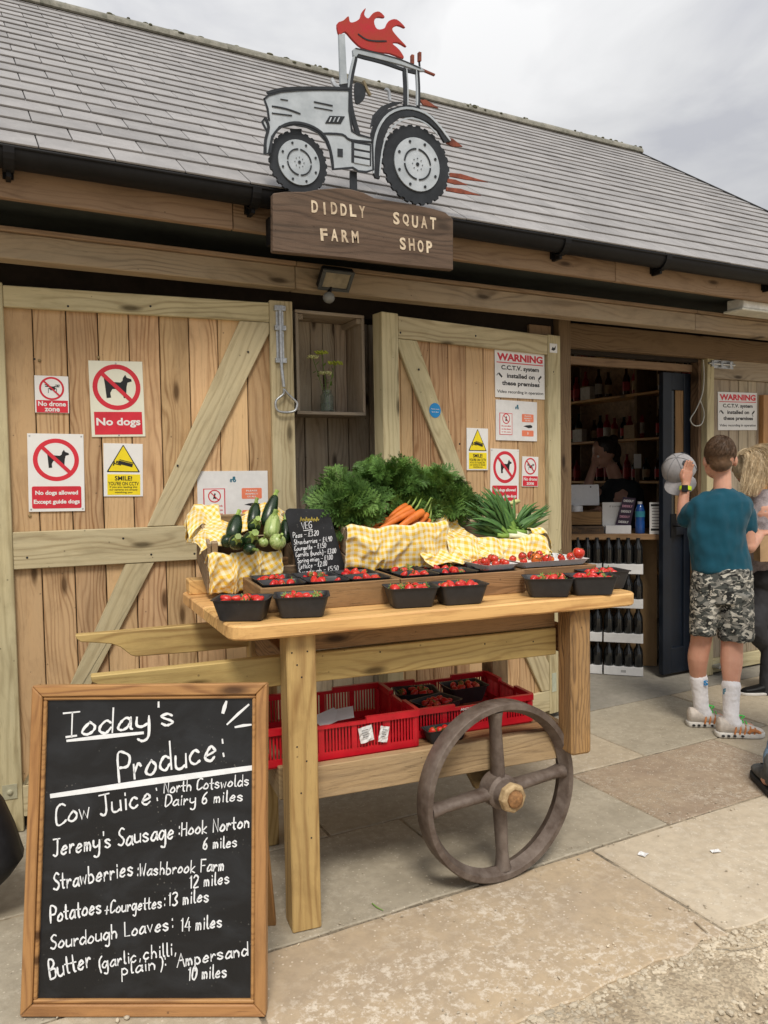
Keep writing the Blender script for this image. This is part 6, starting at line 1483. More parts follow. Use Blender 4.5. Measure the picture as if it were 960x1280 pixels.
# crate stands behind the leg and pokes out to the left
h2 = cv(667, 868, .225)[1] - SZ
pc2 = pcrate('red slotted picking crate at the right of the lower shelf holding strawberry punnets', CT @ T(r1[0] + .012, .232, SZ + .001), l2_[0] - r1[0] - .012, .385, h2)
FF_ = vf(.158); 
text('lettering', pc2, CT @ T(0, .2325 - .014 + .006, 0) @ RX(90), 'ANGUS GROWERS', *[(lambda p: p[0])(cv(593, 884.5, .2245)), cv(593, 884.5, .2245)[1]], w=.115, h=.010, mat=M_['white'], z=.0005, bold=.01)
for px, py, a in ((457, 917, 10), (479, 917, -12)):
    c = cv(px, py, .155); M = vf(.156) @ T(c[0], c[1], .0) @ RZ(a); b = B(); n = 6
    sgn = [(i / n - .5, j / n - .5) for j in range(n + 1) for i in range(n + 1)]; w, h = (.05, .055) if px < 470 else (.034, .055)
    b.add([(x * w, y * h, .004 + .006 * nz(x * 5 + px, y * 5) + .004) for x, y in sgn] + [(x * w, y * h, .0034 + .006 * nz(x * 5 + px, y * 5) + .004) for x, y in sgn], [(j * 7 + i, j * 7 + i + 1, j * 7 + i + 8, j * 7 + i + 7) for j in range(6) for i in range(6)] + [(49 + j * 7 + i, 49 + j * 7 + i + 7, 49 + j * 7 + i + 8, 49 + j * 7 + i + 1) for j in range(6) for i in range(6)], M=M)
    tg = thing('paper_label', ('wrinkled white paper label, left one on the red crate' if px < 470 else 'narrow white paper label, right one on the red crate'), 'label', M); b.build('paper_sheet', M_['paper'], tg)
    b = B(); [b.box((w * -.3, h * (.3 - .15 * k), .0125), (w * (.2 - .1 * (k % 2)), h * (.33 - .15 * k), .013), M) for k in range(4)]; b.build('printed_lines', M_['ink'], tg)
# papers lying in the left crate
for px, py, a in ((410, 897, 20), (425, 893, -15)):
    c = cv(px, py, .30); M = CT @ T(c[0], .30, c[1]) @ RZ(a) @ RX(18) @ RY(-10); b = B().box((-.05, -.035, 0), (.05, .035, .001), M)
    tag(b.build('paper_sheet', M_['paper']), 'loose white paper sheet lying in the left red crate, %s one' % ('left' if a > 0 else 'right'), 'paper')
# punnets in the red crates
for i, (px, py, v, n, lb) in enumerate(((545, 880, .36, 9, 'front left inside the right red crate'), (580, 866, .52, 9, 'back right inside the right red crate'), (520, 866, .52, 8, 'back left inside the right red crate'))):
    c = cv(px, py, v); M = CT @ T(c[0], v, SZ + .009) @ RZ(rnd(-20, 20)) @ T(0, 0, .02); punnet('black punnet of dark strawberries, ' + lb, M, 'punnets in the red crates'); fill(M, 'dark strawberry, ' + lb, n, 200 + i)
M = CT @ T(cv(556, 915, .19)[0], .188, SZ + .001) @ RZ(2) @ Matrix.Diagonal((.95, .55, .72, 1)); punnet('black punnet squeezed in front of the right red crate', M, 'punnets in the red crates'); fill(M, 'bright strawberry in the punnet in front of the red crate', 6, 300, w=.15, d=.08)
# ================================================================ INSIDE THE SHOP
CF = frame((3.70, 4.31, 1.0), (4.24 - 3.70, 3.87 - 4.31, 0), (0, 0, 1)); CL = math.hypot(.54, .44)
ct = thing('shop_counter', 'wooden shop counter with ply front inside the doorway', 'counter', CF @ T(.35, 0, 0) @ T(0, -1, 0))
B().box((-.75, -.04, -.62), (CL + .01, 0, 0), CF).build('counter_top', M_['ply'], ct, frame(CF @ Vector((0, 0, 0)), CF.col[0].to_3d(), CF.col[2].to_3d()), bevel=.004)
B().box((-.75, -.996, -.25), (CL + .0, -.041, -.232), CF).build('front_panel', M_['ply'], ct, frame(CF.translation, (0, 0, 1), CF.col[0].to_3d()))
B().box((CL - .02, -.996, -.6), (CL, -.041, -.2505), CF).build('end_panel', M_['ply'], ct)
# bottle packs
PF = frame((4.085, 3.896, 0), (.697, -.717, 0), (0, 0, 1))
pw = on(PF, 804, 846).x - on(PF, 754.7, 843).x; ys = [on(PF, 780, y).y for y in (846, 804, 761, 718.5, 672)]
ys[0] = 0
BOT = plain('dark_bottle_glass', (.012, .013, .014), .12, var=.1, bump=0, spec=.7, coat=.4); WR_ = plain('clear_shrink_wrap', (.05, .052, .055), .15, var=.3, scale=25, bump=.4, spec=.8, bscale=30)
TRW = plain('white_pack_tray', (.72, .72, .72), .6, var=.05)
for st_i, off in (('right', 0), ('left', -pw - .012)):
    for k in range(4):
        h = ys[k + 1] - ys[k]; x1 = off + on(PF, 804, 846).x; x0 = x1 - pw; F = PF @ T(0, ys[k] + .0015 * k, 0)
        t = thing('bottle_pack', 'shrink-wrapped pack of dark bottles, %s of the %s stack under the counter' % (('bottom', 'second from the bottom', 'third from the bottom', 'top')[k], st_i), 'bottles', F @ T((x0 + x1) / 2, 0, -.1), 'bottle packs stacked under the counter')
        th = h * .27; B().box((x0, .001, -.2), (x1, th, 0), F).build('tray', TRW, t, bevel=.002)
        n = 4; w = pw / n
        for j in range(n):
            for r_ in range(2):
                r0 = w * .49; C = F @ T(x0 + w * (j + .5), th - .02, -r0 - .004 - r_ * w * 1.0) @ RX(-90); H_ = h - th + .012
                B().lathe([(r0 * .9, 0), (r0, .004), (r0, H_ * .60), (r0 * .93, H_ * .70), (r0 * .52, H_ * .84), (r0 * .42, H_ * .96), (r0 * .42, H_ * .97), (r0 * .4, H_), (.001, H_)], 12, C).build('bottle', BOT, t, smooth=45)
        if k == 0 and st_i == 'right': text('lettering', t, F, 'IIIII', (x0 + x1) / 2, th * .5, .03, .018, M_['ink'], .0005)
# things on the counter
DW = M_['old']
def onc(px, py, n): q = on(CF, px, py, n); return q.x, q.y
def cbox(name, label, cat, p0, p1, n0, n1, mat, pn='body', bev=.002, z0=None):
    a, b_ = onc(*p0, n0), onc(*p1, n0); y0 = min(a[1], b_[1]) if z0 is None else z0
    t = thing(name, label, cat, CF @ T((a[0] + b_[0]) / 2, y0, n0)); B().box((a[0], y0, n1), (b_[0], max(a[1], b_[1]), n0), CF).build(pn, mat, t, bevel=bev); return t, (a[0], y0, b_[0], max(a[1], b_[1]))
t, _ = cbox('wooden_till_box', 'dark wooden box under the white till screen on the counter', 'box', (690, 640), (752, 657), -.10, -.35, DW, z0=.062)
t, q = cbox('carved_plank', 'dark carved wooden plank lying at the front of the counter', 'plank', (694, 658), (755, 668), -.06, -.36, M_['signw'], z0=.0005)
b = B(); rr = random.Random(2)
script(b, CF, 'Diddly Squat', (q[0] + .06, .018), (q[2] - .02, .018), .012, .004, rr, z=-.0598); b.build('lettering', DW, t)
a = onc(721, 640, -.14); WH = plain('white_plastic', (.72, .73, .75), .3, var=.03, bump=0)
cu = thing('till_stand', 'white round till stand below the tablet screen', 'stand', CF @ T(a[0], .115, -.2)); B().lathe([(.05, 0), (.052, .004), (.043, .085), (.038, .09), (.001, .09)], 24, CF @ T(a[0], .112, -.17) @ RX(-90)).build('cup', WH, cu, smooth=40)
s0, s1 = onc(690, 632, -.22), onc(746, 607, -.22); TFm = CF @ T(s0[0] - .02, s0[1] + .0, -.235) @ RX(-22)
tb_ = thing('till_tablet', 'white tablet till screen seen from behind, tilted on the counter', 'tablet', TFm); B().prism(rc(rect(0, 0, s1[0] - s0[0] + .04, s1[1] - s0[1] + .02), .012), -.008, 0, TFm).build('tablet_back', WH, tb_, bevel=.002)
B().lathe([(0.001, 0), (.006, 0), (.006, .001), (0.001, .001)], 12, TFm @ T(s1[0] - s0[0] - .02, s1[1] - s0[1] - .0, 0)).build('camera_lens', M_['ink'], tb_)
t, q = cbox('paper_notice', 'pale printed notice standing behind the leaflets on the counter', 'notice', (753, 628), (787, 664), -.12, -.124, M_['paper'], 'sheet', 0, z0=.0005)
text('lettering', t, CF, 'IT IS A FARM', (q[0] + q[2]) / 2, q[3] - .03, .09, .012, M_['ink'], -.1198)
t, q = cbox('white_box', 'small clear white box holding cards on the counter', 'box', (757, 657), (789, 667), -.05, -.11, WH, z0=.0005)
a0, a1, a2, a3 = [onc(x, y, -.07) for x, y in ((779, 621), (795, 623), (788, 657), (769, 656))]
lf = thing('leaflet', 'leaning dark leaflet with rows of pink and white lettering on the counter', 'leaflet', CF @ T(*a3, -.07)); LFC = plain('dark_violet_card', (.035, .02, .045), .4)
B().prism([a3, a2, a1, a0], -.078, -.07, CF).build('card', LFC, lf)
ang = math.atan2(a2[1] - a3[1], a2[0] - a3[0])
for i in range(5):
    f = .12 + .19 * i; c = Vector(a3).lerp(Vector(a0), f).lerp(Vector(a2).lerp(Vector(a1), f), .5); text('lettering', lf, CF @ T(c.x, c.y, -.0698) @ Matrix.Rotation(ang, 4, 'Z'), 'DIDDLY', 0, 0, .07, .016, plain('pink_print', (.62, .32, .42), .5, bump=0) if i % 2 else M_['paper'], 0, .03)
a = onc(800, 667, -.09); BL = plain('blue_bottle_plastic', (.02, .10, .38), .12, var=.1, bump=0, coat=.5, spec=.6)
bb = thing('blue_bottle', 'blue plastic water bottle standing on the counter', 'bottle', CF @ T(a[0], 0, -.09)); H_ = onc(800, 627, -.09)[1]
B().lathe([(.03, 0), (.033, .004), (.034, H_ * .35), (.031, H_ * .4), (.034, H_ * .48), (.033, H_ * .72), (.022, H_ * .88), (.014, H_ * .92)], 18, CF @ T(a[0], .0005, -.09) @ RX(-90)).build('bottle_body', BL, bb, smooth=45)
B().lathe([(.016, H_ * .921), (.016, H_), (.001, H_)], 12, CF @ T(a[0], .0005, -.09) @ RX(-90)).build('cap', WH, bb)
B().lathe([(.0348, H_ * .52), (.0348, H_ * .7)], 18, CF @ T(a[0], .0005, -.09) @ RX(-90), cap=False).build('label', plain('teal_label', (.05, .3, .4), .5), bb)
t, q = cbox('poster', 'tall white poster with black print at the right end of the counter', 'poster', (812, 628), (827, 666), -.02, -.028, M_['white'], 'sheet', 0, z0=.0005)
for i in range(9): y = q[3] - .02 - i * (q[3] - q[1] - .03) / 9; w = (q[2] - q[0]) * (.8 if i in (0, 8) else .6); B().box(((q[0] + q[2]) / 2 - w / 2, y - (.008 if i in (0, 8) else .002), -.0199), ((q[0] + q[2]) / 2 + w / 2, y + (.008 if i in (0, 8) else .002), -.0195), CF).build('printed_line', M_['ink'], t)

# shelves along the side wall
SX = 5.58; shw = M_['header']
shf = thing('shelving', 'dark wooden bottle shelving along the side wall of the shop', 'shelves', (5.72, 5.6, 0))
z1, z2, z3 = wx(760, 496, SX).z, wx(760, 550, SX).z, wx(815, 601, SX).z; z0 = z1 + .42
for z in (z0, z1, z2, z3, .5): plank3('shelf', shf, (5.72, 4.3, z - .012), (5.72, 7.6, z - .012), (1, 0, 0), .28, .024, M_['top'])
for y in (4.32, 5.42, 6.5, 7.58): plank3('upright', shf, (5.72, y, 0), (5.72, y, z0 + .35), (1, 0, 0), .27, .03, shw)
rr = random.Random(12); LBL = [plain('pink_label', (.42, .05, .06), .5), plain('white_label', (.6, .58, .54), .5), plain('red_label', (.45, .02, .02), .5), plain('kraft_label', (.4, .28, .16), .6)]
GL_ = [plain('dark_green_glass', (.01, .02, .012), .15, bump=0), plain('brown_glass', (.05, .02, .008), .15, bump=0), plain('red_bottle', (.30, .015, .02), .3, bump=0)]
bd = {}
def bottle(x, y, z, k, lab, h, group, nm):
    key = (k, lab, h)
    if key not in bd:
        o = B().lathe([(.034, 0), (.036, .005), (.036, h * .58), (.03, h * .68), (.014, h * .8), (.013, h * .96), (.016, h * .965), (.016, h), (.001, h)], 12).build('bottle', GL_[k], None, I4, smooth=45, local=True)
        l = B().lathe([(.0368, h * .15), (.0368, h * .5)], 12, cap=False).build('label', LBL[lab], o, I4, local=True); bd[key] = (o.data, l.data); bpy.data.objects.remove(l); bpy.data.objects.remove(o)
    M = T(x, y, z); o = link('bottle', bd[key][0], None, M); tag(o, '%s %s bottle with %s label on the %s in the shop' % ('short' if h < .25 else 'tall', ('green-black', 'brown', 'red')[k], ('pink', 'white', 'red', 'kraft brown')[lab], nm), 'bottle', group[0]); link('label', bd[key][1], o, M)
for z, nm, hs in ((z1, 'upper shelf', (.30, .33, .26)), (z2, 'middle shelf', (.26, .22, .30)), (z3, 'lower shelf', (.22, .26)), (z0, 'top shelf', (.24, .2))):
    y = 4.5
    while y < 7.5:
        if rr.random() < .85: 
            k = rr.randrange(3); bottle(5.65 + rr.uniform(-.03, .03), y, z + .0005, k, rr.randrange(4), rr.choice(hs), ('bottles on the %s of the shop' % nm, 'x'), nm)
        y += rr.uniform(.085, .14)
for i, (px, py) in enumerate(((725, 545), (790, 548), (735, 480))):
    p = wx(px, py, 5.60); zz = z2 if i < 2 else z1; t = thing('gift_box', ('pale card box on the middle shelf left of the shop worker', 'brown card box on the middle shelf right of the shop worker', 'grey box among the bottles of the upper shelf')[i], 'box', (5.62, p.y, zz)); B().box((5.56, p.y - .07, zz + .0005), (5.63, p.y + .07, zz + .13)).build('box_body', LBL[(1, 3, 1)[i]], t, bevel=.002)
# small framed mirror / card on the right behind the counter
p = CAM + ray(797, 575) / 960 * 6.4; t = thing('white_card', 'small white card propped on the shelves to the right of the shop worker', 'card', p); 
F = frame(p, right - Vector((0, 0, right.z)), (0, 0, 1)); B().box((-.03, -.07, -.002), (.03, .05, .002), F).build('sheet', M_['white'], t); B().box((-.015, -.40, -.008), (.015, -.07, .0), F).build('stand', shw, t)

# ---- dark blue door folded back beside the doorway
q0, q1 = wz(833, 848, .0), wz(861, 838.5, .0)
q0 = wy(829, 600, 3.80); q1 = wy(880.5, 600, 3.80)
ND = frame((q0.x, 3.80, 0), (1, 0, 0), (0, 0, 1)); nw = 4.468 - q0.x; nt_ = hz0 - .09
nd = thing('shop_door', 'dark navy shop door with black handle beside the doorway', 'door', ND @ T(nw / 2, 0, 0)); NV = M_['navy']; sw = .085
B().box((0, .02, -.04), (sw, nt_, 0), ND).build('stile', NV, nd, bevel=.003); B().box((nw - sw, .02, -.04), (nw - .001, nt_, 0), ND).build('stile', NV, nd, bevel=.003)
B().box((sw + .001, nt_ - .12, -.04), (nw - sw - .001, nt_, -.001), ND).build('top_rail', NV, nd, bevel=.003); B().box((sw + .001, .02, -.04), (nw - sw - .001, .20, -.001), ND).build('bottom_rail', NV, nd, bevel=.003)
zm = on(ND, 850, 660).y; B().box((sw + .001, zm - .05, -.04), (nw - sw - .001, zm + .05, -.001), ND).build('lock_rail', NV, nd, bevel=.003)
B().box((sw + .001, .2005, -.03), (nw - sw - .001, zm - .0505, -.018), ND).build('lower_panel', NV, nd)
B().box((sw + .001, zm + .0505, -.03), (nw - sw - .001, nt_ - .1205, -.02), ND).build('glass_pane', plain('dark_door_glass', (.02, .022, .025), .05, bump=0, spec=.7), nd)
g0, g1 = on(ND, 846, 475), on(ND, 856, 575); board('pane_board', nd, ND, rect(g0.x, zm + .06, g1.x, g0.y), -.0195, -.01, M_['old'])
h0, h1 = on(ND, 838, 672), on(ND, 845, 642); B().box((h0.x, h0.y, .0005), (h1.x, h1.y, .006), ND).build('handle_plate', M_['black'], nd, bevel=.002)
hm = (h0.y + h1.y) / 2; B().tube([ND @ Vector(((h0.x + h1.x) / 2, hm, .006)), ND @ Vector(((h0.x + h1.x) / 2, hm, .04)), ND @ Vector(((h0.x + h1.x) / 2 + .09, hm, .045))], .008, 8).build('handle', M_['black'], nd, smooth=True)
plank3('jamb', barn, (4.45, 3.76, 0), (4.45, 3.76, hz0), (1, 0, 0), .03, .07, M_['header'])
# thin metal sill plate below the wall
a, b_ = wz(884, 836, .03), wz(900, 830, .03)
t = thing('sill_bracket', 'small grey metal bracket at the foot of the boarded wall', 'bracket', (a.x, 3.68, .03)); B().box((a.x - .02, 3.62, .055), (a.x + .14, 3.705, .072)).build('plate', M_['galv'], t, bevel=.002)

# ---- litter on the paving
for i, (px, py, a, w, h) in enumerate(((804, 1067.5, 20, .035, .03), (894.5, 1064, -8, .035, .022))):
    p = wz(px, py, .002); M = T(p.x, p.y, .001) @ RZ(a); b = B(); b.add([(x * w, y * h, .002 + .006 * nz(x * 3 + i, y * 3)) for y in (-.5, -.1, .3, .5) for x in (-.5, -.1, .2, .5)] , [(r * 4 + c, r * 4 + c + 1, r * 4 + c + 5, r * 4 + c + 4) for r in range(3) for c in range(3)], M=M)
    o = b.build('paper_scrap', M_['paper']); md = o.modifiers.new('s', 'SOLIDIFY'); md.thickness = .0008; tag(o, ('printed white paper scrap on the slabs right of the wheel', 'plain white paper scrap on the pale slab at the right')[i], 'litter')
for i, (pts, r_, lb) in enumerate((([(869, 1152), (876, 1158), (885, 1166)], .003, 'thick pale twig on the slab near the gravel edge'), ([(896, 1184), (920, 1186), (952, 1181)], .0022, 'long pale twig on the gravel at the right'), ([(465, 1129), (471, 1134), (479, 1138)], .002, 'small dark twig by the joint left of the wheel'))):
    P = [wz(x, y, .004) for x, y in pts]; tag(B().tube(P, [r_, r_ * 1.1, r_ * .6], 6).build('twig', STM if i == 2 else plain('pale_twig', (.46, .38, .27), .8)), lb, 'twig')
for i, (px, py, r_) in enumerate(((146, 1274, .010), (158, 1271, .013))):
    p = wz(px, py, .0); b = B(); stone(b, p.x, p.y - .012, .006, r_, random.Random(i + 3)); tag(b.build('pebble', PEB, smooth=2), ('smaller pale pebble at the foot of the big chalkboard', 'larger pale pebble at the foot of the big chalkboard')[i], 'stone')

# ---- dark bag at the left edge
D = 2.5; bp = lambda x, y, d=0: CAM + ray(x, y) * ((D + d) / 960)
fr = [(-60, 940), (-6, 1006), (10, 1040), (23.5, 1079), (12, 1095), (0, 1107), (-22, 1124), (-60, 1134), (-130, 1134), (-150, 1060), (-130, 950), (-95, 925)]
cb_ = sum((bp(x, y) for x, y in fr), Vector()) / len(fr); rings = []
for d, k in ((-.05, .76), (-.04, .90), (-.02, .97), (.0, 1.0), (.04, .98), (.08, .9), (.095, .7)):
    rings.append([tuple(cb_ + (bp(x, y) - cb_) * k + Vector((fwd.x, fwd.y, 0)) * d) for x, y in fr])
bg_ = thing('black_bag', 'black bag corner poking in at the left edge beside the chalkboard', 'bag', (cb_.x, cb_.y, 0))
mz = min(p[2] for r in rings for p in r); rings = [[(p[0], p[1], max(p[2] - mz, .0) ) for p in r] for r in rings] if False else rings
B().loft(rings).build('bag_body', plain('black_bag_fabric', (.012, .012, .014), .55, var=.2, scale=60, bump=.15), bg_, smooth=60)
B().tube(cr3([bp(-60, 888), bp(-75, 830), bp(-100, 800), bp(-125, 830), bp(-130, 900)]), .01, 8).build('strap', M_['black'], bg_, smooth=True)
# ================================================================ PEOPLE
def blob(name, mat, par, tubes=(), ells=(), vox=.006, sm=2, disp=0, dscale=20, extra=None, dz=1.0):
    b = B()
    for t in tubes:
        pts, r = t[0], t[1]; fl = t[2] if len(t) > 2 else 1.0; up = t[3] if len(t) > 3 else None
        P = [Vector(p) for p in pts]; rr_ = list(r) if hasattr(r, '__len__') else [r] * len(P)
        # subdivide smoothly and round both ends
        Q = cr3(P, 5) if len(P) > 2 else P; RR = []
        for i in range(len(Q)):
            f = i / (len(Q) - 1) * (len(P) - 1); k = min(int(f), len(P) - 2); RR.append(rr_[k] * (1 - (f - k)) + rr_[k + 1] * (f - k))
        b.tube(Q, RR, 16, flat=fl, up=up); b.ell(tuple(Q[0]), RR[0] * .97, nu=14, nv=10) if fl == 1.0 else None; b.ell(tuple(Q[-1]), RR[-1] * .97, nu=14, nv=10) if fl == 1.0 else None
    for e in ells:
        c, r, M = e if len(e) == 3 else (e[0], e[1], None)
        if M is None: b.ell(c, r, nu=20, nv=14)
        else: b.ell((0, 0, 0), r, Matrix.Translation(c) @ M, nu=20, nv=14)
    if extra: extra(b)
    o = b.build(name, mat, None, I4)
    m = o.modifiers.new('r', 'REMESH'); m.mode = 'VOXEL'; m.voxel_size = vox; m.use_smooth_shade = True
    s = o.modifiers.new('s', 'SMOOTH'); s.factor = .5; s.iterations = sm * 3
    bpy.context.view_layer.update(); dg = bpy.context.evaluated_depsgraph_get(); me = bpy.data.meshes.new_from_object(o.evaluated_get(dg)); bpy.data.objects.remove(o)
    n = len(me.vertices); a = np.zeros(n * 3); me.vertices.foreach_get('co', a); a = a.reshape(-1, 3)
    if disp:
        nn = np.zeros(n * 3); me.vertices.foreach_get('normal', nn); nn = nn.reshape(-1, 3)
        d = np.array([mn.noise(Vector((p[0] * dscale, p[1] * dscale, p[2] * dscale * dz))) + .5 * mn.noise(Vector((p[0] * dscale * 2.3, p[1] * dscale * 2.3, p[2] * dscale * 2 * dz + 9))) for p in a]); a = a + nn * (d * disp)[:, None]
    M = W[par.name]; A = np.array(M.inverted()); a = a @ A[:3, :3].T + A[:3, 3]; me.vertices.foreach_set('co', a.ravel()); me.update()
    if not me.materials: me.materials.append(mat)
    me.polygons.foreach_set('use_smooth', [True] * len(me.polygons))
    me.name = name; return link(name, me, par, M)
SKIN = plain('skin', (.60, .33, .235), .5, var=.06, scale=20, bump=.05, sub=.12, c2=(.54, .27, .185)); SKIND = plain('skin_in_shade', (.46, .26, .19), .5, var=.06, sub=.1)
def fz(d): return Vector((fwd.x, fwd.y, 0)).normalized() * d
HR = Vector((right.x, right.y, 0)).normalized(); HF = Vector((fwd.x, fwd.y, 0)).normalized()
def J(D): return lambda px, py, d=0: CAM + ray(px, py) * ((D + d) / 960)
def hand(b_tubes, wrist, dirv, palmn, s=1.0, curl=.5, spread=.0):
    """five-fingered hand: palm + fingers as tubes appended to b_tubes"""
    d = Vector(dirv).normalized(); n = Vector(palmn); n = (n - d * n.dot(d)).normalized(); x = d.cross(n)
    w = Vector(wrist)
    for k, (off, L, r) in enumerate(((-.030, .066, .0085), (-.010, .074, .009), (.010, .070, .0088), (.029, .054, .0078))):
        base = w + d * (.088 * s) + x * off * s; b_tubes.append(([w + d * .01 * s + x * off * .5 * s, base], [.016 * s, .0125 * s]))
        p = base; dd = d + x * (off * 5 * spread); pts = [p]
        for q in range(3):
            dd = (dd - n * curl * .45).normalized() if False else (dd + n * curl * .45).normalized(); p = p + dd * L * s * (.42, .33, .25)[q]; pts.append(p)
        b_tubes.append((pts, [r * s * 1.05, r * s, r * s * .92, r * s * .75]))
    tb = w + d * .03 * s - x * .025 * s; t1 = tb + (d * .6 - x * .75 + n * .2).normalized() * .038 * s; t2 = t1 + (d * .9 - x * .2 + n * .4).normalized() * .034 * s
    b_tubes.append(([tb, t1, t2], [.014 * s, .0105 * s, .0085 * s]))
def camomat():
    m, nt, bs = newmat('camouflage_cloth'); g = N(nt); v = g.n('ShaderNodeTexCoord').outputs['Object']
    vm = g.map(v, (1, 1, 1.6)); c = (.20, .195, .175)
    a = g.noise(vm, 17, 2, .5, 1.2); b = g.noise(g.map(vm, (1, 1, 1), (5, 3, 1)), 19, 2, .5, 1.4); d = g.noise(g.map(vm, (1, 1, 1), (2, 9, 4)), 22, 2, .5, 1.2)
    col_ = g.mix(g.ramp(a, (.50, 0.0), (.515, 1.0)), c, (.055, .06, .055)); col_ = g.mix(g.ramp(b, (.54, 0.0), (.555, 1.0)), col_, (.012, .013, .013)); col_ = g.mix(g.ramp(d, (.57, 0.0), (.585, 1.0)), col_, (.50, .48, .42))
    g.set(bs.inputs['Base Color'], col_); bs.inputs['Roughness'].default_value = .85; g.set(bs.inputs['Normal'], g.bump(g.noise(v, 60, 3), .3, .004)); return m
def strands(name, mat, par, gen, n, w=.0012):
    vs, fs = [], []
    for i in range(n):
        P = gen(i)
        if P is None: continue
        k = len(P); b = len(vs)
        for j, p in enumerate(P):
            t = (P[min(j + 1, k - 1)] - P[max(j - 1, 0)]).normalized(); s = t.cross(Vector((rnd(-1, 1), rnd(-1, 1), rnd(-1, 1)))).normalized() * w * (1 - .6 * j / (k - 1)) if j == 0 else (t.cross(s0)).normalized() * w * (1 - .7 * j / (k - 1))
            if j == 0: s0 = t.cross(s)
            vs += [p - s, p + s]
        fs += [(b + 2 * j, b + 2 * j + 1, b + 2 * j + 3, b + 2 * j + 2) for j in range(k - 1)]
    me = bpy.data.meshes.new(name); A = np.array(W[par.name].inverted()); a = np.array([tuple(v) for v in vs]) @ A[:3, :3].T + A[:3, 3]; me.from_pydata(a.tolist(), [], fs); me.materials.append(mat); return kind(link(name, me, par, W[par.name]), 'stuff')

# ---------------------------------------------------------------- boy in the teal shirt
j = J(4.27); g0 = wz(899, 908, 0)
boy = thing('person', 'boy seen from behind in teal t-shirt and camouflage shorts, lifting a grey cap', 'person', (g0.x, g0.y, 0))
hc = j(900, 572, .0); tubes, ells = [], []
ells += [(tuple(hc + Vector((0, 0, .012))), (.074, .090, .100), Matrix.Rotation(math.atan2(HF.y, HF.x) - math.pi / 2, 4, 'Z')), (tuple(hc + HF * .035 - Vector((0, 0, .055))), (.060, .07, .065), None)]
hfw = (HF * math.cos(R(18)) + HR * math.sin(R(18)))   # face turned a little to the right
hrt = Vector((hfw.y, -hfw.x, 0))
ells += [(tuple(hc + hfw * .100 - Vector((0, 0, .02))), (.012, .014, .020), None)]     # nose
for s in (-1, 1): ells += [(tuple(hc + hrt * s * .078 - hfw * .002 - Vector((0, 0, .020))), (.012, .018, .030), Matrix.Rotation(math.atan2(hfw.y, hfw.x) + s * .25, 4, 'Z') @ Matrix.Rotation(math.pi / 2, 4, 'Z'))]
tubes += [([j(903, 590, .01), j(903, 622, .0)], [.045, .050])]
tubes += [([j(903, 645), j(902, 668), j(901, 705), j(902, 722)], [.078, .085, .085, .085]), ([j(884, 640), j(920, 640)], [.055, .055])]
shL, shR = j(872, 634, .0), j(929, 637, .02)
elL, wrL = j(854, 650, .10), j(857, 607, .12)
tubes += [([j(886, 634), shL, j(862, 644, .05), elL], [.042, .042, .038, .034]), ([elL, j(854, 630, .11), wrL], [.036, .032, .023])]
hand(tubes, wrL, (j(861, 575, .14) - wrL), -HF + HR * .4, .92, .35)
elR, wrR = j(936, 683, .02), j(950, 668, .26)
tubes += [([j(917, 636), shR, j(934, 657, .02), elR], [.042, .041, .040, .037]), ([elR, (elR + wrR) / 2, wrR], [.041, .036, .025])]
hand(tubes, wrR, (j(955, 664, .32) - wrR), Vector((0, 0, -1)), .92, .7)
hipL, hipR = j(884, 722), j(920, 724)
knL, knR = j(877, 797, .03), j(915, 803, -.02)
anL, anR = j(877, 884, .09), j(914, 898, -.09)
tubes += [([hipL, j(880, 760), knL, j(872.5, 822, .05), j(873, 848, .08), anL], [.070, .066, .056, .056, .042, .034]), ([hipR, j(918, 765), knR, j(914.5, 828, -.04), j(914, 855, -.07), anR], [.070, .066, .058, .058, .042, .034])]
for an in (anL, anR): tubes += [([an, Vector((an.x, an.y, .05)) + HR * .03, Vector((an.x, an.y, .035)) + HR * .11 + HF * .02], [.034, .034, .026])]
blob('body', SKIN, boy, tubes, ells, vox=.0048, sm=1)
for s in (-1, 1):
    b = B(); b.ell(tuple(hc + hfw * .083 + hrt * s * .030 + Vector((0, 0, .0))), .011, nu=10, nv=8); b.build('eye', M_['white'], boy, smooth=2)
# hair: cap of short strands over a scalp shell
HAIR = plain('brown_hair', (.125, .072, .040), .5, var=.35, scale=40, bump=.1, c2=(.06, .034, .018), spec=.5)
blob('hair', HAIR, boy, [], [(tuple(hc + Vector((0, 0, .026)) - hfw * .008), (.079, .091, .096), Matrix.Rotation(math.atan2(hfw.y, hfw.x) - math.pi / 2, 4, 'Z')), (tuple(hc - hfw * .036 - Vector((0, 0, .030))), (.060, .052, .050), Matrix.Rotation(math.atan2(hfw.y, hfw.x) - math.pi / 2, 4, 'Z')), (tuple(hc + hfw * .045 + Vector((0, 0, .075))), (.06, .05, .035), None)], vox=.006, sm=2, disp=.003, dscale=60)
def hg(i):
    th, ph = rnd(-.55, 1.5), rnd(0, 6.283); d = hrt * math.cos(th) * math.cos(ph) + hfw * math.cos(th) * math.sin(ph) + Vector((0, 0, math.sin(th)))
    if d.dot(hfw) > .55 and th < .75: return None
    if th < -.1 and d.dot(hfw) > -.2: return None
    p = hc + Vector((0, 0, .022)) - hfw * .008 + hrt * d.dot(hrt) * .080 + hfw * d.dot(hfw) * .093 + Vector((0, 0, d.z * .100)); 
    if th < -.1: p = p + hfw * .012
    crown = hc + Vector((0, 0, .11)) - hfw * .03 + hrt * .01; away = (p - crown); away = (away - d * away.dot(d)).normalized(); sw = away.cross(d) * .5
    L = .024 if th > .1 else .012; t = (away + sw).normalized()
    return [p - d * .003, p + t * L * .5 + d * .003, p + t * L + d * .001 + Vector((0, 0, -.002))]
strands('hair_strands', HAIR, boy, hg, 12000, .0009)
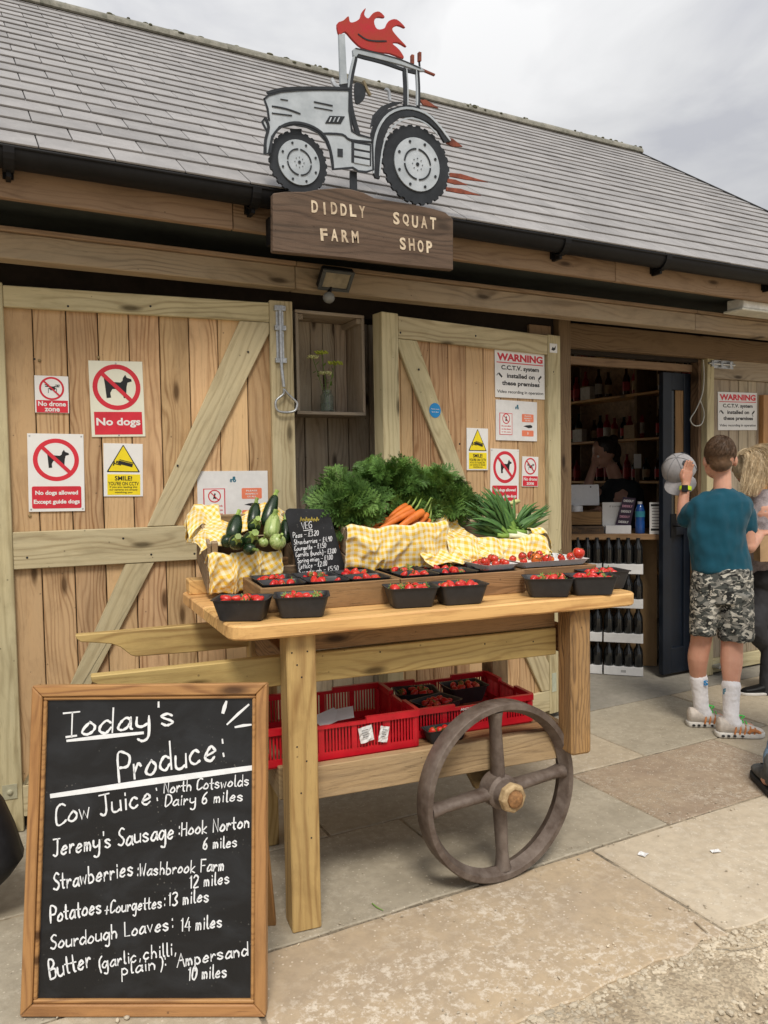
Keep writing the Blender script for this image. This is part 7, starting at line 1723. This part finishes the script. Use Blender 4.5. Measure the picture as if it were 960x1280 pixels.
TEAL = plain('teal_cotton', (.003, .062, .098), .9, var=.1, scale=9, bump=.9, sheen=.1, c2=(.002, .055, .09), bscale=11)
W_ = lambda y, xl, xr, d=0, t=.11: (j((xl + xr) / 2, y, d), (j(xr, y) - j(xl, y)).length / 2, t)
rows = [(609, 893, 913, .0, .050), (614, 888, 921, .0, .065), (619, 876, 931, .0, .078), (627, 866, 940, .0, .095), (642, 862, 937, .0, .108), (662, 860.5, 931, .0, .112), (686, 862, 933, .0, .108), (702, 865, 936, .0, .110), (714, 867, 938, .0, .114)]
def shirt_extra(b):
    rings = []
    for y, xl, xr, d, t in rows:
        c, w, t = W_(y, xl, xr, d, t); rings.append([tuple(c + HR * w * math.cos(a) * (1 + .0 * math.sin(a)) + HF * t * math.sin(a)) for a in [2 * math.pi * q / 32 for q in range(32)]])
    b.loft(rings)
sub = [([j(884, 632), j(868, 637, .02), j(858, 648, .08)], [.062, .056, .052]), ([j(918, 632), j(931, 640, .02), j(936, 660, .02)], [.062, .057, .052]), ([j(890, 622), j(872, 632)], [.045, .05]), ([j(914, 622), j(932, 632)], [.045, .05])]
blob('t_shirt', TEAL, boy, sub, [], vox=.007, sm=2, disp=.012, dscale=12, extra=shirt_extra, dz=.7)
CAMO = camomat()
def shorts_extra(b):
    rings = []
    for y, xl, xr, t in ((709, 868, 938, .112), (722, 865, 940, .118), (742, 864, 940, .118), (752, 864, 940, .112)):
        c, w, t = W_(y, xl, xr, 0, t); rings.append([tuple(c + HR * w * math.cos(a) + HF * t * math.sin(a)) for a in [2 * math.pi * q / 32 for q in range(32)]])
    b.loft(rings)
    for ys_, dd in (((( 740, 865, 902), (765, 863.5, 899), (793, 863, 893)), .0), (((740, 900, 940), (770, 899, 940.5), (799, 899, 940)), -.02)):
        rings = []
        for y, xl, xr in ys_:
            c = j((xl + xr) / 2, y, dd); w = (j(xr, y) - j(xl, y)).length / 2; rings.append([tuple(c + HR * w * math.cos(a) + HF * w * 1.12 * math.sin(a)) for a in [2 * math.pi * q / 28 for q in range(28)]])
        b.loft(rings)
blob('shorts', CAMO, boy, [], [], vox=.007, sm=1, disp=.006, dscale=18, extra=shorts_extra)
SOCK = plain('white_sock', (.80, .79, .82), .9, var=.05, scale=80, bump=.3)
for an, top in ((anL, j(873, 846.5, .08)), (anR, j(914, 856, -.07))):
    o = blob('sock', SOCK, boy, [([top, (top + an) / 2, an, Vector((an.x, an.y, .06)) + HR * .02], [.050, .043, .041, .042])], [], vox=.005, sm=1, disp=.002, dscale=50)
SH, SO, GRL = plain('pale_trainer', (.62, .56, .50), .6, var=.15, scale=40), plain('orange_trainer_mesh', (.62, .24, .08), .6, var=.2, scale=60), plain('neon_green_lace', (.05, .75, .10), .5, var=.1)
SOLE = plain('white_rubber_sole', (.66, .64, .60), .5, var=.1)
for an, dr in ((anL, HR * .985 + HF * -.10), (anR, HR * .99 + HF * -.10)):
    dr = dr.normalized(); sd_ = Vector((-dr.y, dr.x, 0)); o = Vector((an.x, an.y, 0)) - dr * .055; M = frame(o, dr, sd_)
    sh = blob('trainer', SH, boy, [], [], vox=.0045, sm=1, extra=lambda b: b.loft([[(x, w * math.cos(a), h0 + (h - h0) * (.5 + .5 * math.sin(a))) for a in [2 * math.pi * q / 20 for q in range(20)]] for x, w, h0, h in ((-.022, .020, .03, .08), (-.012, .036, .018, .105), (.03, .040, .015, .100), (.08, .040, .013, .088), (.13, .044, .012, .068), (.18, .042, .012, .052), (.21, .030, .014, .044), (.224, .012, .018, .034))], M))
    b = B(); q = [(-.030, 0), (-.024, .030), (.0, .042), (.06, .040), (.13, .048), (.185, .046), (.215, .030), (.230, .0), (.215, -.030), (.185, -.046), (.13, -.048), (.06, -.040), (.0, -.042), (-.024, -.030)]
    b.prism(smooth_closed(q, 3), .0, .026, M); b.build('sole', SOLE, sh, bevel=.005, seg=2, smooth=40)
    b = B(); 
    for x in (.06, .085, .11, .135, .16): b.tube([M @ Vector((x, -.043, .022)), M @ Vector((x + .006, -.043, .05)), M @ Vector((x + .012, -.022, .080 - (x - .06) * .3))], .005, 6)
    for sgn in (1,):
        b.tube(cr3([M @ Vector((.13, -.040, .03)), M @ Vector((.15, -.044, .045)), M @ Vector((.175, -.040, .04)), M @ Vector((.195, -.034, .028))]), .009, 6)
    b.build('orange_strips', SO, sh, smooth=True)
    b = B()
    for x in (.0, .028, .060, .10): b.ell(tuple(M @ Vector((x, -.0445, .013))), (.009, .009, .006), nu=10, nv=6)
    b.build('air_windows', M_['ink'], sh)
    b = B()
    for q in range(4): x = .075 + .018 * q; b.tube([M @ Vector((x, -.022, .092 - q * .006)), M @ Vector((x + .008, .02, .093 - q * .006))], .003, 6)
    c0 = M @ Vector((.075, -.01, .097))
    for a in (-.9, .3, 2.2, 3.6): d_ = dr * math.cos(a) + Vector((0, 0, .35)) + sd_ * math.sin(a) * -.6; b.tube(cr3([c0, c0 + d_ * .022 + Vector((0, 0, .012)), c0 + d_ * .045, c0 + d_ * .028 - Vector((0, 0, .006))]), .0032, 6)
    b.build('lace', GRL, sh, smooth=True)
# blue print on the socks
b = B(); p = j(882, 853.5, .08 - .048); F = frame(p, HR, (0, 0, 1)); text('sock_print', boy, F, 'S', 0, 0, .024, .03, M_['bluep'], .002, .04, .003)
p = j(905, 864, -.07 - .045); F = frame(p, HR - HF * -.6, (0, 0, 1)); text('sock_print', boy, F, 'F', 0, 0, .02, .03, M_['teal'], .002, .04, .003)
# wrist band
NEON = plain('neon_yellow_band', (.62, .85, .03), .5, var=.05)
wb = wrL.lerp(elL, .08); wd = (wrL - elL).normalized(); F = Matrix.Translation(wb) @ wd.to_track_quat('Z', 'Y').to_matrix().to_4x4()
B().lathe([(.031, -.012), (.034, -.011), (.034, .011), (.031, .012)], 20, F).build('wrist_band', NEON, boy, smooth=40)
B().box((-.016, -.020, -.009), (.016, .020, .009), Matrix.Translation(wb - HF * .032 - HR * .016) @ frame((0, 0, 0), HR, (0, 0, 1))).build('watch_face', M_['ink'], boy, bevel=.003)
# the cap he holds (seen from inside and below)
CAPM = plain('grey_cap_cotton', (.34, .33, .34), .85, var=.1, scale=50, bump=.2); CAPD = plain('dark_mesh', (.05, .05, .055), .8)
cc = j(849, 588, .30); cpth = thing('baseball_cap', 'grey baseball cap held up in the raised left hand of the boy', 'cap', cc)
ax = (HR * -.30 + HF * -.45 + Vector((0, 0, .55))).normalized(); F = Matrix.Translation(cc) @ ax.to_track_quat('Z', 'Y').to_matrix().to_4x4()
n = 28; ro_ = []; 
for k_ in range(8): th = math.pi / 2 * k_ / 7; ro_.append([(.098 * math.cos(th) * math.cos(a), .104 * math.cos(th) * math.sin(a), .105 * math.sin(th)) for a in [2 * math.pi * q / n for q in range(n)]])
ri_ = [[(x * .975, y * .975, z * .97) for x, y, z in r] for r in ro_[::-1]]
ro_[-1] = [(x * .02 + 0, y * .02, .105) for x, y, z in ro_[-2]]; ri_[0] = [(x, y, .101) for x, y, z in ro_[-1]]
B().loft(ro_ + ri_, F, cap=False).build('crown', CAPM, cpth, smooth=2)
b = B(); 
for i in range(6):
    a = math.pi / 3 * i; b.tube([F @ Vector((.1 * math.cos(t_) * math.cos(a), .106 * math.cos(t_) * math.sin(a), .1065 * math.sin(t_))) for t_ in [math.pi / 2 * q / 7 for q in range(8)]], .0018, 5)
b.build('seam', plain('cap_seam', (.24, .24, .25), .8), cpth)
dwn = F.inverted().to_3x3() @ (HR * .15 - Vector((0, 0, 1))); a0 = math.atan2(dwn.y, dwn.x); rg = []
for i in range(15):
    a = a0 - .85 + 1.7 * i / 14; e = .075 * math.cos((i / 14 - .5) * math.pi * .96) ** .6; c_, s_ = math.cos(a), math.sin(a); rg.append([(.094 * c_, .1 * s_, .003), ((.1 + e) * c_, (.104 + e) * s_, -.012 - .015 * e / .07), ((.1 + e) * c_, (.104 + e) * s_, -.016 - .015 * e / .07), (.094 * c_, .1 * s_, -.002)])
B().loft(rg, F).build('peak', CAPM, cpth, smooth=40)
b = B(); aa = a0 + 2.6; b.ell((0, 0, 0), (.035, .026, .004), F @ T(.082 * math.cos(aa), .088 * math.sin(aa), .056) @ Matrix.Rotation(aa, 4, 'Z') @ RY(58)); b.build('rear_opening', CAPD, cpth, smooth=2)
b = B(); aa = a0 + .9; b.ell((0, 0, 0), (.018, .018, .003), F @ T(.060 * math.cos(aa), .064 * math.sin(aa), .088) @ Matrix.Rotation(aa, 4, 'Z') @ RY(38)); b.build('eyelet_patch', CAPD, cpth, smooth=2)

# ---------------------------------------------------------------- blonde woman half behind him
j = J(4.95); g0 = wz(962, 874, 0)
wm = thing('person', 'woman with long blonde hair, grey cardigan and dark leggings, half hidden behind the boy', 'person', (g0.x, g0.y, 0))
hc2 = j(934, 585); tb2 = [([j(938, 600), j(946, 622)], [.05, .055]), ([j(956, 640), j(962, 680), j(964, 722)], [.11, .10, .12])]
hf2 = (HF * .6 - HR * .5).normalized(); hr2 = Vector((hf2.y, -hf2.x, 0))
el2 = [(tuple(hc2), (.076, .076, .112), None), (tuple(hc2 + hf2 * .09 - Vector((0, 0, .01))), (.012, .012, .02), None)]
eR, wRr = j(953, 650, -.08), j(938, 668, .05); tb2 += [([j(962, 625), j(972, 640, -.05), j(968, 668, -.10), j(950, 662, -.05)], [.05, .046, .04, .028])]
hand(tb2, j(950, 662, -.05), -HR, Vector((0, 0, -1)), .85, .8)
tb2 += [([j(985, 625), j(995, 650), j(992, 680)], [.05, .045, .035])]
kA, fA = j(945, 788, -.05), j(985, 832, .20); kB, fB = j(966, 795), j(958, 868, .0)
tb2 += [([j(958, 722), j(950, 755, -.02), kA, j(965, 812, .08), fA], [.085, .075, .055, .05, .036]), ([j(975, 722), j(970, 760), kB, j(962, 835), fB], [.085, .075, .055, .05, .036])]
tb2 += [([fB, fB - HR * .10 - Vector((0, 0, .02))], [.035, .028]), ([fA, fA - HR * .08 - Vector((0, 0, .08))], [.034, .026])]
blob('body', SKIN, wm, tb2, el2, vox=.006, sm=1)
BLD = plain('blonde_hair', (.68, .56, .38), .5, var=.3, scale=50, bump=.1, c2=(.38, .28, .16), spec=.5)
blob('hair', BLD, wm, [([hc2 + Vector((0, 0, .03)), j(938, 590, -.05), j(944, 605, -.08)], [.085, .075, .04])], [(tuple(hc2 + Vector((0, 0, .015))), (.086, .09, .115), None)], vox=.007, sm=2, disp=.003, dscale=50)
def hg2(i):
    a = rnd(-1.2, 1.5); o = rnd(0, 1); th = rnd(0, 6.28); c = j(926 + 6 * o, 558 + 3 * o, -.03)
    st = hc2 + Vector((0, 0, .125 * math.cos(a * .7))) + HR * (.08 * math.sin(a)) - HF * rnd(.03, .095)
    ex, ey = rnd(924, 976), 0; ey = rnd(590, 622) - max(0, ex - 945) * 1.0
    e = j(ex, ey, rnd(-.16, -.06)); m1 = st.lerp(e, .35) - HF * .03 + Vector((0, 0, .035)) + HR * .012; m2 = st.lerp(e, .72) - HF * .02 + Vector((0, 0, .012))
    return cr3([st, m1, m2, e], 4)
strands('hair_strands', BLD, wm, hg2, 4200, .0013)
CARD = plain('heather_grey_knit', (.36, .31, .32), .95, var=.2, scale=120, bump=.5, sheen=.3, bscale=160)
blob('cardigan', CARD, wm, [([j(962, 624), j(973, 640, -.05), j(969, 668, -.10), j(956, 663, -.07)], [.066, .060, .054, .042]), ([j(985, 625), j(996, 650), j(992, 672)], [.06, .055, .05])], [], vox=.008, sm=2, disp=.005, dscale=22, extra=lambda b: b.loft([[tuple(j(x, y) + HR * w * math.cos(a) + HF * t * math.sin(a)) for a in [2 * math.pi * q / 28 for q in range(28)]] for x, y, w, t in ((952, 612, .05, .05), (958, 620, .13, .08), (964, 640, .165, .11), (966, 670, .16, .12), (968, 700, .17, .13), (968, 722, .175, .135))]))
LEG = plain('charcoal_leggings', (.035, .035, .040), .8, var=.15, scale=50, bump=.15)
blob('leggings', LEG, wm, [([j(958, 722), j(950, 755, -.02), kA, j(965, 812, .08), fA], [.100, .086, .064, .058, .042]), ([j(975, 722), j(970, 760), kB, j(962, 835), fB], [.100, .086, .064, .058, .044])], [(tuple(j(966, 722)), (.17, .14, .12), None)], vox=.008, sm=2, disp=.003, dscale=25)
for f_, up_ in ((fB, 0), (fA, .12)):
    o = Vector((f_.x, f_.y, 0 if not up_ else max(.0, f_.z - .10))) + HR * .05; M = frame(o, -HR, -HF)
    s = blob('shoe', M_['black'], wm, [], [], vox=.006, sm=1, extra=lambda b: b.loft([[(x, w * math.cos(a), .012 + (h - .012) * (.5 + .5 * math.sin(a))) for a in [2 * math.pi * q / 18 for q in range(18)]] for x, w, h in ((-.015, .02, .06), (.0, .034, .085), (.06, .036, .075), (.13, .04, .055), (.19, .034, .042), (.215, .014, .03))], M))
    B().prism(smooth_closed([(-.02, 0), (0, .036), (.08, .038), (.14, .044), (.2, .032), (.222, 0), (.2, -.032), (.14, -.044), (.08, -.038), (0, -.036)], 3), 0, .016, M).build('sole', SOLE, s, bevel=.003)
KR = plain('brown_kraft_paper', (.50, .33, .18), .8, var=.1, scale=15, bump=.2)
F = Matrix.Translation(j(962, 701, -.18)) @ frame((0, 0, 0), HR, (0, 0, 1)); F = F @ RY(0)
pbg = thing('paper_bag', 'brown paper carrier bag held at the right edge by the blonde woman', 'bag', F); h_ = (j(962, 663, -.18) - j(962, 701, -.18)).length
b = B(); b.loft([[(x * s, y_, z * s) for x, z in ((-.08, -.04), (.09, -.045), (.09, .045), (0, .04), (-.08, .045), (-.078, 0))] for y_, s in ((0, 1), (h_ * .5, 1.03), (h_, .96), (h_, .93), (.006, .97))], F); b.build('bag_body', KR, pbg, bevel=.001)

# ---------------------------------------------------------------- passer-by with jeans and grey boot
hl, to = wz(975, 1000, 0), wz(935, 952, 0); dr = (to - hl).normalized(); print('boot length', (to - hl).length)
to = hl + dr * .30 if (to - hl).length > .34 else to
hl = to - dr * .29; pr = thing('person', 'passer-by in blue jeans and grey walking boots, cut off at the right edge', 'person', hl)
sd_ = Vector((-dr.y, dr.x, 0)); JN = plain('pale_blue_denim', (.22, .33, .47), .85, var=.25, scale=90, bump=.3); BT = plain('grey_suede_boot', (.115, .12, .12), .85, var=.25, scale=50, bump=.4)
jq = J((hl - CAM).dot(fwd) + .1); hip = jq(1085, 735); bt_ = []
for q in (0, 1):
    o = hl - sd_ * .26 * q - dr * (.35 * q); M = frame(o, dr, sd_)
    if q == 0: M = M @ RY(0)
    ank = M @ Vector((.05, 0, .10)); hp = hip - sd_ * (.16 * q - .08); kn = ank.lerp(hp, .5) + dr * .05
    bt_ += [([hp, kn, ank, M @ Vector((.18, 0, .04))], [.085, .058, .036, .03])]
    leg = blob('jeans_leg', JN, pr, [([hp, kn, ank.lerp(kn, .08)], [.10, .078, .066])], [], vox=.008, sm=2, disp=.006, dscale=22)
    s = blob('boot', BT, pr, [([M @ Vector((.045, 0, .07)), M @ Vector((.045, 0, .15))], [.048, .050])], [], vox=.006, sm=1, disp=.002, dscale=60, extra=lambda b: b.loft([[(x, w * math.cos(a), .02 + (h - .02) * (.5 + .5 * math.sin(a))) for a in [2 * math.pi * q_ / 20 for q_ in range(20)]] for x, w, h in ((-.01, .025, .09), (.0, .042, .13), (.06, .046, .13), (.12, .048, .105), (.18, .052, .085), (.24, .048, .07), (.275, .036, .055), (.29, .015, .04))], M))
    B().prism(smooth_closed([(-.02, 0), (-.01, .04), (.06, .046), (.13, .05), (.2, .056), (.26, .044), (.30, 0), (.26, -.044), (.2, -.056), (.13, -.05), (.06, -.046), (-.01, -.04)], 3), 0, .03, M).build('sole', plain('black_rubber', (.03, .03, .03), .8), s, bevel=.004)
    b = B(); [b.tube([M @ Vector((x, -.025, .118 - (x - .09) * .35)), M @ Vector((x + .01, .025, .118 - (x - .09) * .35))], .004, 6) for x in (.09, .115, .14, .165)]; b.build('lace', M_['ink'], s)
bt_ += [([hip, hip + Vector((0, 0, .25)), hip + Vector((0, 0, .46))], [.13, .12, .12]), ([hip + Vector((0, 0, .5)), hip + Vector((0, 0, .6))], [.055, .052])]
hd = hip + Vector((0, 0, .72)); 
for q in (-1, 1):
    w_ = hip + sd_ * q * .26 + Vector((0, 0, -.02)) + dr * .05; bt_ += [([hip + Vector((0, 0, .48)), hip + sd_ * q * .17 + Vector((0, 0, .46)), hip + sd_ * q * .23 + Vector((0, 0, .2)), w_], [.06, .052, .04, .026])]; hand(bt_, w_, Vector((0, 0, -1)) + dr * .2, -sd_ * q, .95, .5)
blob('body', SKIN, pr, bt_, [(tuple(hd), (.08, .09, .115), None), (tuple(hd + dr * .095 - Vector((0, 0, .01))), (.012, .012, .018), None)], vox=.007, sm=1)
blob('jacket', M_['navy'], pr, [([hip + Vector((0, 0, -.02)), hip + Vector((0, 0, .25)), hip + Vector((0, 0, .48))], [.165, .155, .13]), ([hip + sd_ * .12 + Vector((0, 0, .47)), hip + sd_ * .2 + Vector((0, 0, .42)), hip + sd_ * .26 + Vector((0, 0, .06))], [.08, .07, .05]), ([hip - sd_ * .12 + Vector((0, 0, .47)), hip - sd_ * .2 + Vector((0, 0, .42)), hip - sd_ * .26 + Vector((0, 0, .06))], [.08, .07, .05])], [], vox=.009, sm=2, disp=.005, dscale=18)
blob('hair', HAIR, pr, [], [(tuple(hd + Vector((0, 0, .02)) - dr * .01), (.09, .098, .115), None)], vox=.009, sm=2, disp=.003, dscale=50)

# ---------------------------------------------------------------- shop worker behind the counter
j = J(6.25); c0 = j(768, 640, .1); wk = thing('person', 'dark-haired shop worker in a black t-shirt looking down behind the counter', 'person', (c0.x, c0.y, 0))
hw_ = j(755, 566); lf_ = (-HR * .9 - HF * .25).normalized(); up_ = Vector((0, 0, 1))
HM = Matrix.Translation(hw_) @ frame((0, 0, 0), lf_, up_) @ RZ(-22)      # head frame: x = face direction, y = up, tilted down
hp_ = lambda x, y, z=0: HM @ Vector((x, y, z))
tw = [([j(765, 585), j(772, 605, .02)], [.052, .058]), ([j(776, 622), j(780, 660), j(782, 720)], [.13, .12, .13])]
el3 = [(tuple(hp_(-.005, .02)), (.092, .105, .078), HM.to_3x3().to_4x4()), (tuple(hp_(.038, -.055)), (.055, .058, .052), HM.to_3x3().to_4x4()), (tuple(hp_(.094, -.012)), (.020, .016, .011), HM.to_3x3().to_4x4()), (tuple(hp_(.088, -.055)), (.012, .008, .018), HM.to_3x3().to_4x4()), (tuple(hp_(.078, -.092)), (.018, .016, .02), HM.to_3x3().to_4x4()), (tuple(hp_(-.01, -.01, .078)), (.018, .03, .012), HM.to_3x3().to_4x4()), (tuple(hp_(.08, .022)), (.014, .012, .045), HM.to_3x3().to_4x4())]
e1, w1 = j(735, 607, -.10), j(742, 583, -.05); tw += [([j(772, 607, .1), j(752, 618, .05), e1], [.05, .044, .038]), ([e1, w1], [.038, .026])]; hand(tw, w1, j(748, 574, -.02) - w1, -HF, .9, 1.2)
e2, w2 = j(768, 645, -.22), j(748, 636, -.28); tw += [([j(790, 610, -.05), j(786, 630, -.1), e2], [.052, .046, .038]), ([e2, w2], [.038, .026])]; hand(tw, w2, -HR + Vector((0, 0, -.3)), Vector((0, 0, -1)), .9, .5)
tw += [([j(775, 720), Vector((c0.x, c0.y, .5)) + HR * -.08, Vector((c0.x, c0.y, .06)) + HR * -.08], [.09, .06, .04]), ([j(790, 720), Vector((c0.x, c0.y, .5)) + HR * .10, Vector((c0.x, c0.y, .06)) + HR * .10], [.09, .06, .04])]
blob('body', SKIND, wk, tw, el3, vox=.006, sm=1)
for s in (-1, 1): B().ell(tuple(hp_(.078, .0, .030 * s)), .010, nu=10, nv=8).build('eye', M_['white'], wk, smooth=2)
BKT = plain('black_cotton', (.022, .026, .028), .9, var=.2, scale=40, bump=.1)
blob('t_shirt', BKT, wk, [([j(772, 607, .1), j(757, 616, .06), j(748, 620, .03)], [.066, .062, .058]), ([j(790, 610, -.05), j(787, 630, -.1), j(783, 637, -.13)], [.066, .06, .058])], [], vox=.008, sm=2, disp=.005, dscale=16, extra=lambda b: b.loft([[tuple(j(x, y) + HR * w * math.cos(a) + HF * t * math.sin(a)) for a in [2 * math.pi * q / 28 for q in range(28)]] for x, y, w, t in ((771, 598, .06, .06), (774, 603, .11, .09), (778, 612, .17, .11), (780, 640, .165, .13), (782, 700, .17, .13))]))
blob('trousers', LEG, wk, [([j(775, 716), Vector((c0.x, c0.y, .5)) + HR * -.08, Vector((c0.x, c0.y, .08)) + HR * -.08], [.11, .08, .06]), ([j(790, 716), Vector((c0.x, c0.y, .5)) + HR * .10, Vector((c0.x, c0.y, .08)) + HR * .10], [.11, .08, .06])], [(tuple(j(782, 700)), (.16, .13, .10), None)], vox=.01, sm=2)
DHR = plain('dark_brown_hair', (.022, .014, .010), .45, var=.3, scale=40, bump=.15)
blob('hair', DHR, wk, [([hp_(-.06, .03), hp_(-.10, -.02), hp_(-.085, -.09)], [.07, .055, .03])], [(tuple(hp_(-.022, .035)), (.098, .098, .086), HM.to_3x3().to_4x4()), (tuple(hp_(-.12, .07)), (.04, .04, .04), None)], vox=.007, sm=2, disp=.004, dscale=45)
